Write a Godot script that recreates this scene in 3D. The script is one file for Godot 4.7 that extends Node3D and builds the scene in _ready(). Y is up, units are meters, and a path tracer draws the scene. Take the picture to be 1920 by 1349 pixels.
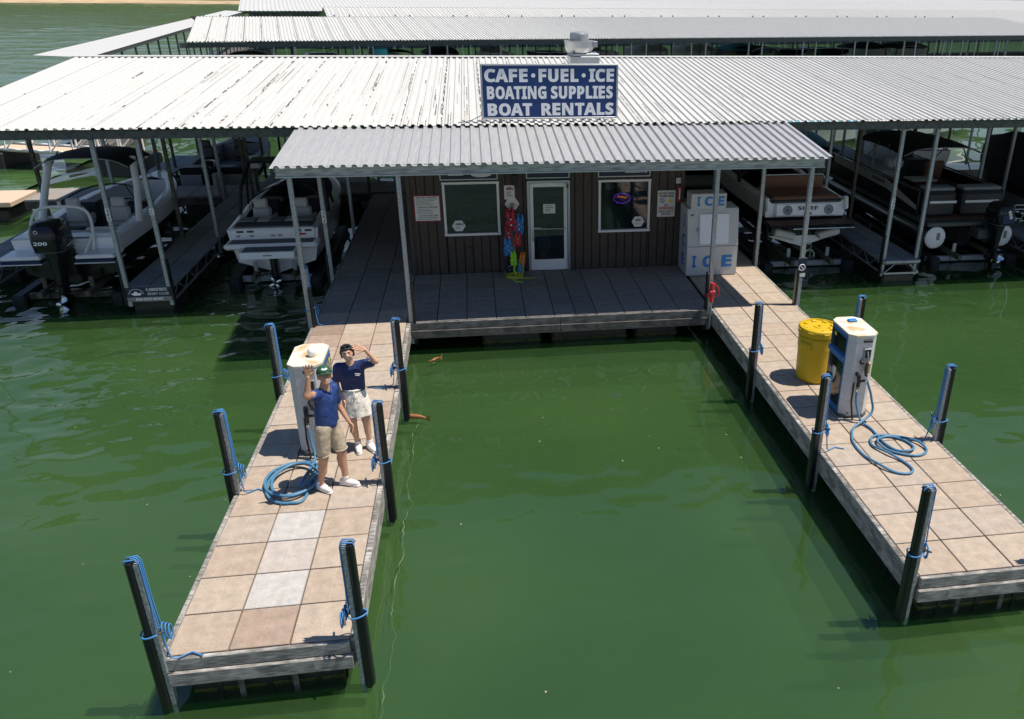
extends Node3D
# A lake marina: fuel docks, cafe shop under a canopy, roofed boat slips behind. Metres, y up, deck top at y = 0, water at y = -0.6.

const WATER_Y := -0.6
var rng := RandomNumberGenerator.new()
var MT := {}
var taken := {}
var bold: SystemFont
var plain_font: SystemFont
var serif: SystemFont
var heavy: FontVariation
var heavy_serif: FontVariation

# ------------------------------------------------------------------ geometry collector
class G:
	var v := PackedVector3Array()
	var n := PackedVector3Array()
	var uv := PackedVector2Array()

	func tri_n(a: Vector3, b: Vector3, c: Vector3, na: Vector3, nb: Vector3, nc: Vector3) -> void:
		v.append(a); v.append(c); v.append(b)
		n.append(na); n.append(nc); n.append(nb)
		uv.append(Vector2.ZERO); uv.append(Vector2.ZERO); uv.append(Vector2.ZERO)

	func tri(a: Vector3, b: Vector3, c: Vector3) -> void:
		var m := (b - a).cross(c - a)
		if m.length_squared() < 1e-14:
			return
		m = m.normalized()
		tri_n(a, b, c, m, m, m)

	func quad(a: Vector3, b: Vector3, c: Vector3, d: Vector3) -> void:
		var m := (c - a).cross(d - b)
		if m.length_squared() < 1e-14:
			return
		m = m.normalized()
		tri_n(a, b, c, m, m, m)
		tri_n(a, c, d, m, m, m)

	func quad_uv(a: Vector3, b: Vector3, c: Vector3, d: Vector3, ua: Vector2, ub: Vector2, uc: Vector2, ud: Vector2) -> void:
		var m := (c - a).cross(d - b).normalized()
		v.append(a); v.append(c); v.append(b); v.append(a); v.append(d); v.append(c)
		for i in 6:
			n.append(m)
		uv.append(ua); uv.append(uc); uv.append(ub); uv.append(ua); uv.append(ud); uv.append(uc)

	func box(c: Vector3, s: Vector3, b := Basis()) -> G:
		var h := s * 0.5
		var p := []
		for i in 8:
			p.append(c + b * Vector3(h.x if i & 1 else -h.x, h.y if i & 2 else -h.y, h.z if i & 4 else -h.z))
		quad(p[4], p[5], p[7], p[6]); quad(p[1], p[0], p[2], p[3])
		quad(p[5], p[1], p[3], p[7]); quad(p[0], p[4], p[6], p[2])
		quad(p[6], p[7], p[3], p[2]); quad(p[0], p[1], p[5], p[4])
		return self

	func span(a: Vector3, b: Vector3) -> G:  # box between two corners
		return box((a + b) * 0.5, (b - a).abs())

	func cbox(c: Vector3, s: Vector3, ch: float, b := Basis(), top_uv := false) -> G:  # chamfered box, 44 triangles
		var h := s * 0.5
		ch = minf(ch, minf(h.x, minf(h.y, h.z)) * 0.9)
		var px := {}
		for sx in [-1, 1]:
			for sy in [-1, 1]:
				for sz in [-1, 1]:
					var q := Vector3(sx * h.x, sy * h.y, sz * h.z)
					px[[sx, sy, sz, 0]] = c + b * (q - Vector3(0, sy * ch, sz * ch))
					px[[sx, sy, sz, 1]] = c + b * (q - Vector3(sx * ch, 0, sz * ch))
					px[[sx, sy, sz, 2]] = c + b * (q - Vector3(sx * ch, sy * ch, 0))
		var mid := c
		for s1 in [-1, 1]:
			face(mid, px[[s1, -1, -1, 0]], px[[s1, 1, -1, 0]], px[[s1, 1, 1, 0]], px[[s1, -1, 1, 0]])
			if top_uv and s1 == 1:
				quad_uv(px[[-1, 1, 1, 1]], px[[1, 1, 1, 1]], px[[1, 1, -1, 1]], px[[-1, 1, -1, 1]], Vector2(0, 1), Vector2(1, 1), Vector2(1, 0), Vector2(0, 0))
			else:
				face(mid, px[[-1, s1, -1, 1]], px[[1, s1, -1, 1]], px[[1, s1, 1, 1]], px[[-1, s1, 1, 1]])
			face(mid, px[[-1, -1, s1, 2]], px[[1, -1, s1, 2]], px[[1, 1, s1, 2]], px[[-1, 1, s1, 2]])
			for s2 in [-1, 1]:
				face(mid, px[[s1, s2, -1, 0]], px[[s1, s2, 1, 0]], px[[s1, s2, 1, 1]], px[[s1, s2, -1, 1]])
				face(mid, px[[s1, -1, s2, 0]], px[[s1, 1, s2, 0]], px[[s1, 1, s2, 2]], px[[s1, -1, s2, 2]])
				face(mid, px[[-1, s1, s2, 1]], px[[1, s1, s2, 1]], px[[1, s1, s2, 2]], px[[-1, s1, s2, 2]])
				for s3 in [-1, 1]:
					var a: Vector3 = px[[s1, s2, s3, 0]]
					var d: Vector3 = px[[s1, s2, s3, 1]]
					var e: Vector3 = px[[s1, s2, s3, 2]]
					if (d - a).cross(e - a).dot(a - mid) > 0:
						tri(a, d, e)
					else:
						tri(a, e, d)
		return self

	func face(mid: Vector3, a: Vector3, b: Vector3, c: Vector3, d: Vector3) -> void:
		if (c - a).cross(d - b).dot((a + c) * 0.5 - mid) > 0:
			quad(a, b, c, d)
		else:
			quad(d, c, b, a)

	func tube(path: Array, r: float, sides := 8, closed := false) -> G:
		var rings := []
		var m := path.size()
		var up := Vector3.UP
		for i in m:
			var a: Vector3 = path[(i - 1 + m) % m] if closed else path[maxi(i - 1, 0)]
			var b: Vector3 = path[(i + 1) % m] if closed else path[mini(i + 1, m - 1)]
			var t := (b - a).normalized()
			if absf(t.dot(up)) > 0.95:
				up = Vector3.RIGHT if absf(t.x) < 0.7 else Vector3.BACK
			var x := t.cross(up).normalized()
			up = x.cross(t).normalized()
			var ring := []
			for k in sides:
				var w := TAU * k / sides
				ring.append([path[i] + (x * cos(w) + up * sin(w)) * r, x * cos(w) + up * sin(w)])
			rings.append(ring)
		var last := m if closed else m - 1
		for i in last:
			var p: Array = rings[i]
			var q: Array = rings[(i + 1) % m]
			for k in sides:
				var l := (k + 1) % sides
				tri_n(p[k][0], q[k][0], q[l][0], p[k][1], q[k][1], q[l][1])
				tri_n(p[k][0], q[l][0], p[l][0], p[k][1], q[l][1], p[l][1])
		if not closed:
			for k in range(1, sides - 1):
				tri(rings[0][0][0], rings[0][k][0], rings[0][k + 1][0])
				tri(rings[m - 1][0][0], rings[m - 1][k + 1][0], rings[m - 1][k][0])
		return self

	func lathe(profile: Array, c := Vector3.ZERO, sides := 24, b := Basis()) -> G:  # [radius, y] from bottom to top
		for i in profile.size() - 1:
			var r0: float = profile[i][0]
			var y0: float = profile[i][1]
			var r1: float = profile[i + 1][0]
			var y1: float = profile[i + 1][1]
			var nn := Vector2(y1 - y0, r0 - r1).normalized()
			for k in sides:
				var w0 := TAU * k / sides
				var w1 := TAU * (k + 1) / sides
				var d0 := Vector3(cos(w0), 0, -sin(w0))
				var d1 := Vector3(cos(w1), 0, -sin(w1))
				var n0 := b * (d0 * nn.x + Vector3.UP * nn.y)
				var n1 := b * (d1 * nn.x + Vector3.UP * nn.y)
				var p00 := c + b * (d0 * r0 + Vector3.UP * y0)
				var p10 := c + b * (d1 * r0 + Vector3.UP * y0)
				var p01 := c + b * (d0 * r1 + Vector3.UP * y1)
				var p11 := c + b * (d1 * r1 + Vector3.UP * y1)
				if r0 > 1e-5:
					tri_n(p00, p10, p11, n0, n1, n1)
				if r1 > 1e-5:
					tri_n(p00, p11, p01, n0, n1, n0)
		return self

	func ball(c: Vector3, r: Vector3, b := Basis(), rows := 8, sides := 12) -> G:
		for i in rows:
			for k in sides:
				var q := []
				for e in [[0, 0], [1, 0], [1, 1], [0, 1]]:
					var th: float = PI * (i + e[1]) / rows - PI / 2
					var ph: float = TAU * (k + e[0]) / sides
					var d := Vector3(cos(th) * cos(ph), sin(th), -cos(th) * sin(ph))
					q.append([c + b * (d * r), (b * (d / r)).normalized()])
				tri_n(q[0][0], q[1][0], q[2][0], q[0][1], q[1][1], q[2][1])
				tri_n(q[0][0], q[2][0], q[3][0], q[0][1], q[2][1], q[3][1])
		return self

	func grid(rows: Array, wrap := false, flip := false) -> G:  # smooth sheet through rows of points
		var h := rows.size()
		var w: int = rows[0].size()
		var nn := []
		for i in h:
			var line := []
			for j in w:
				var a: Vector3 = rows[mini(i + 1, h - 1)][j] - rows[maxi(i - 1, 0)][j]
				var jm := (j - 1 + w) % w if wrap else maxi(j - 1, 0)
				var jp := (j + 1) % w if wrap else mini(j + 1, w - 1)
				var b: Vector3 = rows[i][jp] - rows[i][jm]
				var m := b.cross(a)
				m = m.normalized() if m.length_squared() > 1e-16 else Vector3.UP
				line.append(-m if flip else m)
			nn.append(line)
		for i in h - 1:
			for j in (w if wrap else w - 1):
				var k := (j + 1) % w
				if flip:
					tri_n(rows[i][j], rows[i + 1][j], rows[i + 1][k], nn[i][j], nn[i + 1][j], nn[i + 1][k])
					tri_n(rows[i][j], rows[i + 1][k], rows[i][k], nn[i][j], nn[i + 1][k], nn[i][k])
				else:
					tri_n(rows[i][j], rows[i][k], rows[i + 1][k], nn[i][j], nn[i][k], nn[i + 1][k])
					tri_n(rows[i][j], rows[i + 1][k], rows[i + 1][j], nn[i][j], nn[i + 1][k], nn[i + 1][j])
		return self

	func prism(poly: Array, t: Transform3D, depth: float) -> G:  # a flat outline (x, y), counter-clockwise, pushed from z = -depth to z = 0
		var flat := PackedVector2Array(poly)
		var idx := Geometry2D.triangulate_polygon(flat)
		for i in range(0, idx.size(), 3):
			var a := flat[idx[i]]
			var b := flat[idx[i + 1]]
			var c := flat[idx[i + 2]]
			if (b - a).cross(c - a) < 0:
				var s := b
				b = c
				c = s
			tri(t * Vector3(a.x, a.y, 0), t * Vector3(b.x, b.y, 0), t * Vector3(c.x, c.y, 0))
			tri(t * Vector3(a.x, a.y, -depth), t * Vector3(c.x, c.y, -depth), t * Vector3(b.x, b.y, -depth))
		for i in poly.size():
			var a: Vector2 = poly[i]
			var b: Vector2 = poly[(i + 1) % poly.size()]
			quad(t * Vector3(a.x, a.y, -depth), t * Vector3(b.x, b.y, -depth), t * Vector3(b.x, b.y, 0), t * Vector3(a.x, a.y, 0))
		return self

	func mesh() -> ArrayMesh:
		var a := []
		a.resize(Mesh.ARRAY_MAX)
		a[Mesh.ARRAY_VERTEX] = v
		a[Mesh.ARRAY_NORMAL] = n
		a[Mesh.ARRAY_TEX_UV] = uv
		var m := ArrayMesh.new()
		m.add_surface_from_arrays(Mesh.PRIMITIVE_TRIANGLES, a)
		return m

# ------------------------------------------------------------------ scene helpers
func numbered(called: String) -> String:
	var k: int = taken.get(called, 0)
	taken[called] = k + 1
	return called if k == 0 else "%s_%03d" % [called, k]

func thing(called: String, label: String, category: String, at := Vector3.ZERO, turn := 0.0, group := "") -> Node3D:
	var o := Node3D.new()
	o.name = numbered(called)
	add_child(o)
	o.position = at
	o.rotation.y = turn
	o.set_meta("label", label)
	o.set_meta("category", category)
	if group:
		o.set_meta("group", group)
	return o

func part(parent: Node, called: String, shape, m: Material, at := Vector3.ZERO) -> MeshInstance3D:
	var o := MeshInstance3D.new()
	o.name = called
	o.mesh = shape.mesh() if shape is G else shape
	o.material_override = m
	o.position = at
	parent.add_child(o, true)
	return o

func structure(called: String, shape, m: Material, kind := "structure") -> MeshInstance3D:
	var o := part(self, called, shape, m)
	o.set_meta("kind", kind)
	return o

func copy_of(src: Node3D, label: String, at: Vector3, turn := 0.0) -> Node3D:
	var c: Node3D = src.duplicate()
	var base := String(src.name).rstrip("0123456789").rstrip("_")
	c.name = numbered(base)
	add_child(c)
	c.position = at
	c.rotation.y = turn
	c.set_meta("label", label)
	return c

func lettering(parent: Node, said: String, mid: Vector3, w: float, h: float, m: Material, font: Font = null, basis := Basis(), depth := 0.004, called := "lettering") -> MeshInstance3D:
	var t := TextMesh.new()
	t.text = said
	t.font = font if font else bold
	t.font_size = 48
	t.pixel_size = 0.01
	t.curve_step = 2.0
	t.depth = 0.01
	var box := t.get_aabb()
	var o := MeshInstance3D.new()
	o.name = called
	o.mesh = t
	o.material_override = m
	parent.add_child(o, true)
	var sx := w / box.size.x
	var sy := h / box.size.y if h > 0.0 else sx
	var sc := Vector3(sx, sy, depth / 0.01)
	var b := basis * Basis.from_scale(sc)
	o.transform = Transform3D(b, mid - b * box.get_center())
	return o

# ------------------------------------------------------------------ materials
func lin(r: float, g: float, b: float) -> Color:
	return Color(r, g, b).linear_to_srgb()

func noise(freq: float, octaves := 4, sd := 1, kind := FastNoiseLite.TYPE_SIMPLEX_SMOOTH) -> FastNoiseLite:
	var f := FastNoiseLite.new()
	f.noise_type = kind
	f.frequency = freq
	f.fractal_octaves = octaves
	f.seed = sd
	return f

func ntex(freq: float, stops: Array, octaves := 5, sd := 1, size := 512) -> NoiseTexture2D:  # stops: [offset, grey or Color]
	var t := NoiseTexture2D.new()
	t.width = size
	t.height = size
	t.seamless = true
	t.normalize = true
	t.noise = noise(freq, octaves, sd)
	var g := Gradient.new()
	var off := PackedFloat32Array()
	var col := PackedColorArray()
	for s in stops:
		off.append(s[0])
		col.append(s[1] if s[1] is Color else Color(s[1], s[1], s[1]))
	g.offsets = off
	g.colors = col
	t.color_ramp = g
	return t

func mat(key: String, c: Color, rough := 0.6, metal := 0.0, spec := 0.5) -> StandardMaterial3D:
	var m := StandardMaterial3D.new()
	m.resource_name = key
	m.albedo_color = c
	m.roughness = rough
	m.metallic = metal
	m.metallic_specular = spec
	MT[key] = m
	return m

func textured(m: StandardMaterial3D, t: Texture2D, scale := Vector3.ONE, world := true) -> StandardMaterial3D:
	m.albedo_texture = t
	m.uv1_triplanar = true
	m.uv1_world_triplanar = world
	m.uv1_scale = scale
	return m

func img_tex(im: Image) -> ImageTexture:
	return ImageTexture.create_from_image(im)

func make_roof_image(sd: int, dirt: float, rust: float, seam: float) -> Image:  # one painted sheet, five ribs wide: peeled and dirty streaks that follow the ribs
	var r := RandomNumberGenerator.new()
	r.seed = sd
	var w := 160
	var h := 1024
	var im := Image.create(w, h, false, Image.FORMAT_RGB8)
	var f1 := noise(0.02, 4, sd)
	var f2 := noise(0.15, 3, sd + 5)
	for y in h:
		for x in w:
			var k := 0.95 + 0.028 * f1.get_noise_2d(x * 2.0, y * 0.3) + 0.03 * f2.get_noise_2d(x, y * 0.2)
			im.set_pixel(x, y, Color(k, k, k * 0.995))
	for s in int(dirt):
		var rib := r.randi_range(0, 4)
		var x0 := rib * 32 + (3 if r.randf() < 0.5 else 26) + r.randi_range(-2, 2)
		var y0 := r.randi_range(0, h)
		var length := int(r.randf_range(120, 640))
		var wide := r.randi_range(1, 2)
		if r.randf() < 0.2:
			wide = 4
			length = int(length * 0.4)
		var tone := r.randf_range(0.2, 0.7)
		for y in range(y0, mini(h, y0 + length)):
			var gap := f2.get_noise_2d(y * 0.6, x0 * 7.0)
			if gap < -0.32:
				continue
			for x in wide:
				var q := clampi(x0 + x + int(f1.get_noise_1d(y * 0.8) * 2.0), 0, w - 1)
				im.set_pixel(q, y, Color(tone, tone * 0.96, tone * 0.9))
	for s in int(rust):  # rusty flakes by the eave end
		var cx := r.randi_range(0, 4) * 32 + r.randi_range(-6, 6)
		var cy := h - int(absf(r.randfn(0.0, 60.0))) - 4
		var rr := r.randi_range(1, 2)
		for y in range(-rr * 22, rr * 22):
			for x in range(-rr, rr):
				var qx := posmod(cx + x, w)
				var qy := clampi(cy + y, 0, h - 1)
				if f2.get_noise_2d(qx * 5.0, qy * 0.25) > 0.0:
					im.set_pixel(qx, qy, Color(0.42, 0.3, 0.2))
	for y in h:  # dirt that has run into the side lap
		if f2.get_noise_2d(3.0, y * 0.12) > seam:
			im.set_pixel(1, y, Color(0.3, 0.29, 0.28))
			im.set_pixel(2, y, Color(0.34, 0.33, 0.32))
			im.set_pixel(3, y, Color(0.55, 0.54, 0.53))
			im.set_pixel(w - 1, y, Color(0.26, 0.25, 0.24))
			im.set_pixel(w - 2, y, Color(0.34, 0.33, 0.31))
			im.set_pixel(w - 3, y, Color(0.6, 0.59, 0.57))
	return im

func make_tile_image(sd: int) -> Image:  # concrete deck tile: grain, patchy stain and the faint moulded cross
	var s := 256
	var im := Image.create(s, s, false, Image.FORMAT_RGB8)
	var f1 := noise(0.012, 4, sd)
	var f2 := noise(0.12, 3, sd + 7)
	var f3 := noise(0.5, 2, sd + 13)
	for y in s:
		for x in s:
			var k := 0.88 + 0.07 * f1.get_noise_2d(x, y) + 0.06 * f2.get_noise_2d(x * 0.35, y * 1.6) + 0.08 * f3.get_noise_2d(x, y)
			var red := 0.02 * f1.get_noise_2d(x + 900, y)
			var ex := absf(x - s / 2.0 + 5.0 * f1.get_noise_1d(y * 0.7))
			var ey := absf(y - s / 2.0 + 5.0 * f1.get_noise_1d(x * 0.7 + 300))
			if (ex < 2.0 or ey < 2.0) and f2.get_noise_2d(x * 0.4, y * 0.4) > -0.1:
				k += 0.06
			k += 0.035 * f2.get_noise_2d(x * 2.5, 40.0) + 0.035 * f2.get_noise_2d(70.0, y * 2.5)
			if f1.get_noise_2d(x * 1.7 + 500, y * 1.7) > 0.55:
				k -= 0.06
			var spot := f3.get_noise_2d(x * 0.35 + 77, y * 0.35)
			if spot > 0.62:
				k -= 0.16
			elif spot < -0.66:
				k += 0.1
			k = clampf(k, 0.2, 1.0)
			im.set_pixel(x, y, Color(clampf(k + red, 0, 1), k, clampf(k - red, 0, 1)))
	return im

func make_wood_image(sd: int) -> Image:  # weathered grey board, grain along u
	var w := 512
	var h := 128
	var im := Image.create(w, h, false, Image.FORMAT_RGB8)
	var f1 := noise(0.01, 4, sd)
	var f2 := noise(0.09, 4, sd + 3)
	for y in h:
		for x in w:
			var g := f2.get_noise_2d(x * 0.12, y * 2.4)
			var p := f1.get_noise_2d(x * 0.8, y * 1.5)
			var k := 0.72 + 0.36 * g + 0.26 * p
			k = clampf(k, 0.1, 1.0)
			im.set_pixel(x, y, Color(k, k * 0.985, k * 0.965))
	return im

func build_materials() -> void:
	var speck := ntex(0.08, [[0.0, 0.72], [0.5, 0.92], [1.0, 1.0]], 5, 3)
	var patch := ntex(0.012, [[0.0, 0.6], [0.45, 0.88], [1.0, 1.0]], 5, 11)
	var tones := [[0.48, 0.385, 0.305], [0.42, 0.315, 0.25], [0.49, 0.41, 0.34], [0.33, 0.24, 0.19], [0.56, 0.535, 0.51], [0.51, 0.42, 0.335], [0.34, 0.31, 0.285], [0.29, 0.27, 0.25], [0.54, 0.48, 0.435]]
	for i in 3:
		var t := img_tex(make_tile_image(20 + i * 31))
		for k in tones.size():
			var m := mat("tile_%d_%d" % [i, k], lin(tones[k][0], tones[k][1], tones[k][2]), 0.88)
			m.albedo_texture = t
	var wood := img_tex(make_wood_image(4))
	for w in [["wood_grey", 0.5, 0.495, 0.485], ["wood_dark", 0.17, 0.17, 0.17], ["wood_porch", 0.24, 0.24, 0.245], ["wood_pale", 0.5, 0.44, 0.38], ["wood_green", 0.2, 0.19, 0.14]]:
		textured(mat(w[0], lin(w[1], w[2], w[3]), 0.85), wood, Vector3(0.7, 3.0, 0.7))
	textured(mat("siding", lin(0.085, 0.066, 0.054), 0.75), speck, Vector3(0.8, 0.06, 0.8))
	textured(mat("float_black", lin(0.018, 0.019, 0.022), 0.55), patch, Vector3(0.6, 0.6, 0.6))
	textured(mat("algae", lin(0.11, 0.10, 0.02), 0.8), patch, Vector3(2, 2, 2))
	mat("rubber", lin(0.007, 0.008, 0.011), 0.32)
	textured(mat("steel", lin(0.48, 0.52, 0.555), 0.5, 0.45), ntex(0.03, [[0.0, 0.6], [0.5, 0.85], [1.0, 1.0]], 5, 21), Vector3(1.5, 1.5, 1.5))
	textured(mat("steel_dark", lin(0.10, 0.115, 0.12), 0.6, 0.2), patch, Vector3(1, 1, 1))
	textured(mat("fascia", lin(0.46, 0.50, 0.50), 0.45, 0.5), patch, Vector3(0.35, 2.5, 0.35))
	mat("chrome", lin(0.75, 0.76, 0.78), 0.15, 1.0)
	textured(mat("aluminium", lin(0.62, 0.64, 0.66), 0.35, 0.9), speck, Vector3(2, 2, 2))
	mat("rope_blue", lin(0.05, 0.21, 0.48), 0.7)
	mat("hose_blue", lin(0.065, 0.19, 0.32), 0.45)
	mat("black", lin(0.015, 0.015, 0.017), 0.5)
	mat("black_gloss", lin(0.01, 0.011, 0.014), 0.12)
	mat("white", lin(0.78, 0.78, 0.77), 0.4)
	mat("gelcoat", lin(0.82, 0.83, 0.84), 0.18)
	mat("gelcoat_navy", lin(0.012, 0.02, 0.07), 0.15)
	mat("gelcoat_black", lin(0.012, 0.012, 0.015), 0.14)
	mat("vinyl_cream", lin(0.5, 0.5, 0.48), 0.5)
	mat("vinyl_grey", lin(0.24, 0.26, 0.28), 0.55)
	mat("vinyl_dark", lin(0.03, 0.032, 0.036), 0.5)
	mat("gunmetal", lin(0.22, 0.235, 0.25), 0.22, 0.9)
	mat("band_grey", lin(0.5, 0.5, 0.5), 0.3)
	mat("vinyl_brown", lin(0.2, 0.095, 0.055), 0.45)
	mat("mat_grey", lin(0.12, 0.135, 0.15), 0.8)
	textured(mat("mat_brown", lin(0.2, 0.1, 0.06), 0.6), wood, Vector3(1, 1, 8))
	textured(mat("canvas_black", lin(0.014, 0.016, 0.024), 0.85), speck, Vector3(3, 3, 3))
	textured(mat("canvas_navy", lin(0.012, 0.016, 0.04), 0.85), speck, Vector3(3, 3, 3))
	mat("canvas_teal", lin(0.06, 0.3, 0.42), 0.8)
	mat("sign_blue", lin(0.004, 0.038, 0.165), 0.5)
	mat("sign_navy", lin(0.012, 0.02, 0.05), 0.4)
	mat("letter_white", lin(0.84, 0.85, 0.86), 0.5)
	mat("sign_white", lin(0.72, 0.70, 0.68), 0.5)
	mat("print_black", lin(0.02, 0.02, 0.022), 0.6)
	mat("print_grey", lin(0.2, 0.2, 0.21), 0.6)
	mat("red", lin(0.5, 0.02, 0.025), 0.45)
	mat("maroon", lin(0.3, 0.02, 0.03), 0.5)
	mat("ice_blue", lin(0.008, 0.18, 0.5), 0.5)
	textured(mat("ice_body", lin(0.60, 0.62, 0.63), 0.35), speck, Vector3(1, 1, 1))
	mat("ice_door", lin(0.72, 0.76, 0.82), 0.3)
	textured(mat("drum_yellow", lin(0.72, 0.47, 0.005), 0.42), speck, Vector3(1.5, 1.5, 1.5))
	textured(mat("pump_body", lin(0.56, 0.57, 0.59), 0.4, 0.1), ntex(0.02, [[0.0, 0.9], [0.6, 0.97], [1.0, 1.0]], 5, 31), Vector3(1, 1, 1))
	textured(mat("pump_top", Color(1, 1, 1), 0.6), ntex(0.006, [[0.0, lin(0.62, 0.60, 0.57)], [0.5, lin(0.6, 0.56, 0.5)], [0.68, lin(0.58, 0.46, 0.3)], [0.85, lin(0.5, 0.34, 0.16)], [1.0, lin(0.46, 0.29, 0.12)]], 5, 8), Vector3(0.9, 0.9, 0.9))
	mat("pump_blue", lin(0.035, 0.15, 0.38), 0.35)
	mat("pump_screen", lin(0.008, 0.008, 0.012), 0.08)
	mat("brass", lin(0.6, 0.42, 0.18), 0.35, 0.8)
	mat("yellow", lin(0.75, 0.6, 0.02), 0.5)
	mat("lime", lin(0.35, 0.85, 0.02), 0.5)
	mat("orange", lin(0.85, 0.2, 0.01), 0.5)
	mat("jacket_blue", lin(0.03, 0.22, 0.55), 0.55)
	mat("jacket_red", lin(0.42, 0.015, 0.04), 0.55)
	mat("strap", lin(0.5, 0.5, 0.05), 0.6)
	mat("cyan_tank", lin(0.03, 0.45, 0.62), 0.4)
	mat("skin_man", lin(0.46, 0.25, 0.16), 0.5)
	mat("skin_woman", lin(0.55, 0.32, 0.22), 0.5)
	textured(mat("shirt_navy", lin(0.010, 0.022, 0.105), 0.6), speck, Vector3(2.2, 1.3, 2.2), false)
	textured(mat("shirt_blue", lin(0.010, 0.036, 0.16), 0.55), speck, Vector3(2.2, 1.3, 2.2), false)
	textured(mat("khaki", lin(0.42, 0.35, 0.26), 0.85), speck, Vector3(2.2, 1.3, 2.2), false)
	textured(mat("skirt", lin(0.74, 0.70, 0.63), 0.8), speck, Vector3(2.2, 1.3, 2.2), false)
	var cloth := NoiseTexture2D.new()
	cloth.width = 256
	cloth.height = 256
	cloth.seamless = true
	cloth.as_normal_map = true
	cloth.bump_strength = 9.0
	cloth.noise = noise(0.014, 3, 131)
	for key in ["shirt_navy", "shirt_blue", "khaki", "skirt"]:  # soft creases of worn cloth
		MT[key].normal_enabled = true
		MT[key].normal_texture = cloth
		MT[key].normal_scale = 0.8
		MT[key].albedo_texture = null
	mat("shoe", lin(0.74, 0.72, 0.69), 0.6)
	mat("cap_green", lin(0.012, 0.075, 0.04), 0.8)
	mat("hair", lin(0.018, 0.012, 0.01), 0.6)
	mat("lips", lin(0.4, 0.12, 0.1), 0.5)
	mat("eye_white", lin(0.42, 0.38, 0.35), 0.3)
	mat("eye_dark", lin(0.03, 0.02, 0.018), 0.3)
	mat("fish", lin(0.28, 0.12, 0.05), 0.35)
	mat("tan_dock", lin(0.55, 0.42, 0.32), 0.85)
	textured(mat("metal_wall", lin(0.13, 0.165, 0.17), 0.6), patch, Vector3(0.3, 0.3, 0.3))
	textured(mat("far_white", lin(0.64, 0.645, 0.65), 0.55), speck, Vector3(0.3, 0.3, 0.3))
	var glass := mat("glass", Color(0.12, 0.16, 0.17, 0.5), 0.02, 0.0, 0.72)
	glass.transparency = BaseMaterial3D.TRANSPARENCY_ALPHA
	var shield := mat("windshield", Color(0.2, 0.26, 0.28, 0.1), 0.02, 0.0, 0.4)
	shield.transparency = BaseMaterial3D.TRANSPARENCY_ALPHA
	var neon := mat("neon_violet", lin(0.2, 0.05, 0.6), 0.4)
	neon.emission_enabled = true
	neon.emission = lin(0.16, 0.05, 0.75)
	neon.emission_energy_multiplier = 0.8
	var neon2 := mat("neon_orange", lin(0.6, 0.1, 0.03), 0.4)
	neon2.emission_enabled = true
	neon2.emission = lin(0.9, 0.2, 0.05)
	neon2.emission_energy_multiplier = 1.2
	var roofs := [[1, 2, 0, -0.5], [2, 4, 1, -0.4], [3, 9, 4, 0.1], [4, 12, 6, -0.1], [5, 6, 3, 0.2], [6, 15, 4, -0.2], [7, 2, 0, 0.9], [8, 5, 0, 0.5]]
	for i in roofs.size():
		var m := mat("roof_%d" % i, lin(0.62, 0.62, 0.61), 0.5)
		m.albedo_texture = img_tex(make_roof_image(roofs[i][0] * 17, roofs[i][1], roofs[i][2], roofs[i][3]))
	var cr := mat("canopy_metal", lin(0.46, 0.465, 0.48), 0.42, 0.2)
	textured(cr, ntex(0.02, [[0.0, 0.88], [0.5, 0.96], [1.0, 1.0]], 4, 9), Vector3(2.0, 2.0, 0.15))
	# water: green with algae; the large swell is real geometry, this is the fine ripple
	var wm := mat("water", Color(0.16, 0.36, 0.16, 0.04), 0.012, 0.0, 0.55)
	wm.transparency = BaseMaterial3D.TRANSPARENCY_ALPHA
	var green := ntex(0.006, [[0.0, lin(0.043, 0.100, 0.033)], [0.5, lin(0.053, 0.119, 0.037)], [1.0, lin(0.067, 0.138, 0.042)]], 4, 5)
	for i in 4:  # the algae in the water, in layers: each lets part of the light down to the next
		var a: float = [0.28, 0.36, 0.45, 1.0][i]
		var mm := textured(mat("murk_%d" % i, Color(1, 1, 1, a), 1.0, 0.0, 0.0), green, Vector3(0.045, 0.045, 0.06))
		mm.specular_mode = BaseMaterial3D.SPECULAR_DISABLED
		if a < 1.0:
			mm.transparency = BaseMaterial3D.TRANSPARENCY_ALPHA
	var lm := mat("lake", Color(1, 1, 1), 0.05, 0.0, 0.55)
	lm.albedo_texture = green
	lm.uv1_triplanar = true
	lm.uv1_world_triplanar = true
	lm.uv1_scale = Vector3(0.025, 0.06, 0.07)
	var nt := NoiseTexture2D.new()
	nt.width = 1024
	nt.height = 1024
	nt.seamless = true
	nt.as_normal_map = true
	nt.bump_strength = 3.0
	nt.noise = noise(0.012, 5, 77)
	lm.normal_enabled = true
	lm.normal_texture = nt
	lm.normal_scale = 0.6

# ------------------------------------------------------------------ water and land
func wave(x: float, z: float, f: Array) -> float:
	var calm: float = 0.015 * f[0].get_noise_2d(x * 0.5, z) + 0.0105 * f[1].get_noise_2d(x * 0.55, z) 
	var gust: float = clampf(f[2].get_noise_2d(x, z) * 1.6 + 0.35 + clampf((0.5 - x) * 0.3, 0.0, 1.3), 0.0, 2.4)
	return calm * (0.75 + gust) + 0.0026 * gust * f[3].get_noise_2d(x * 0.8, z)

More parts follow.
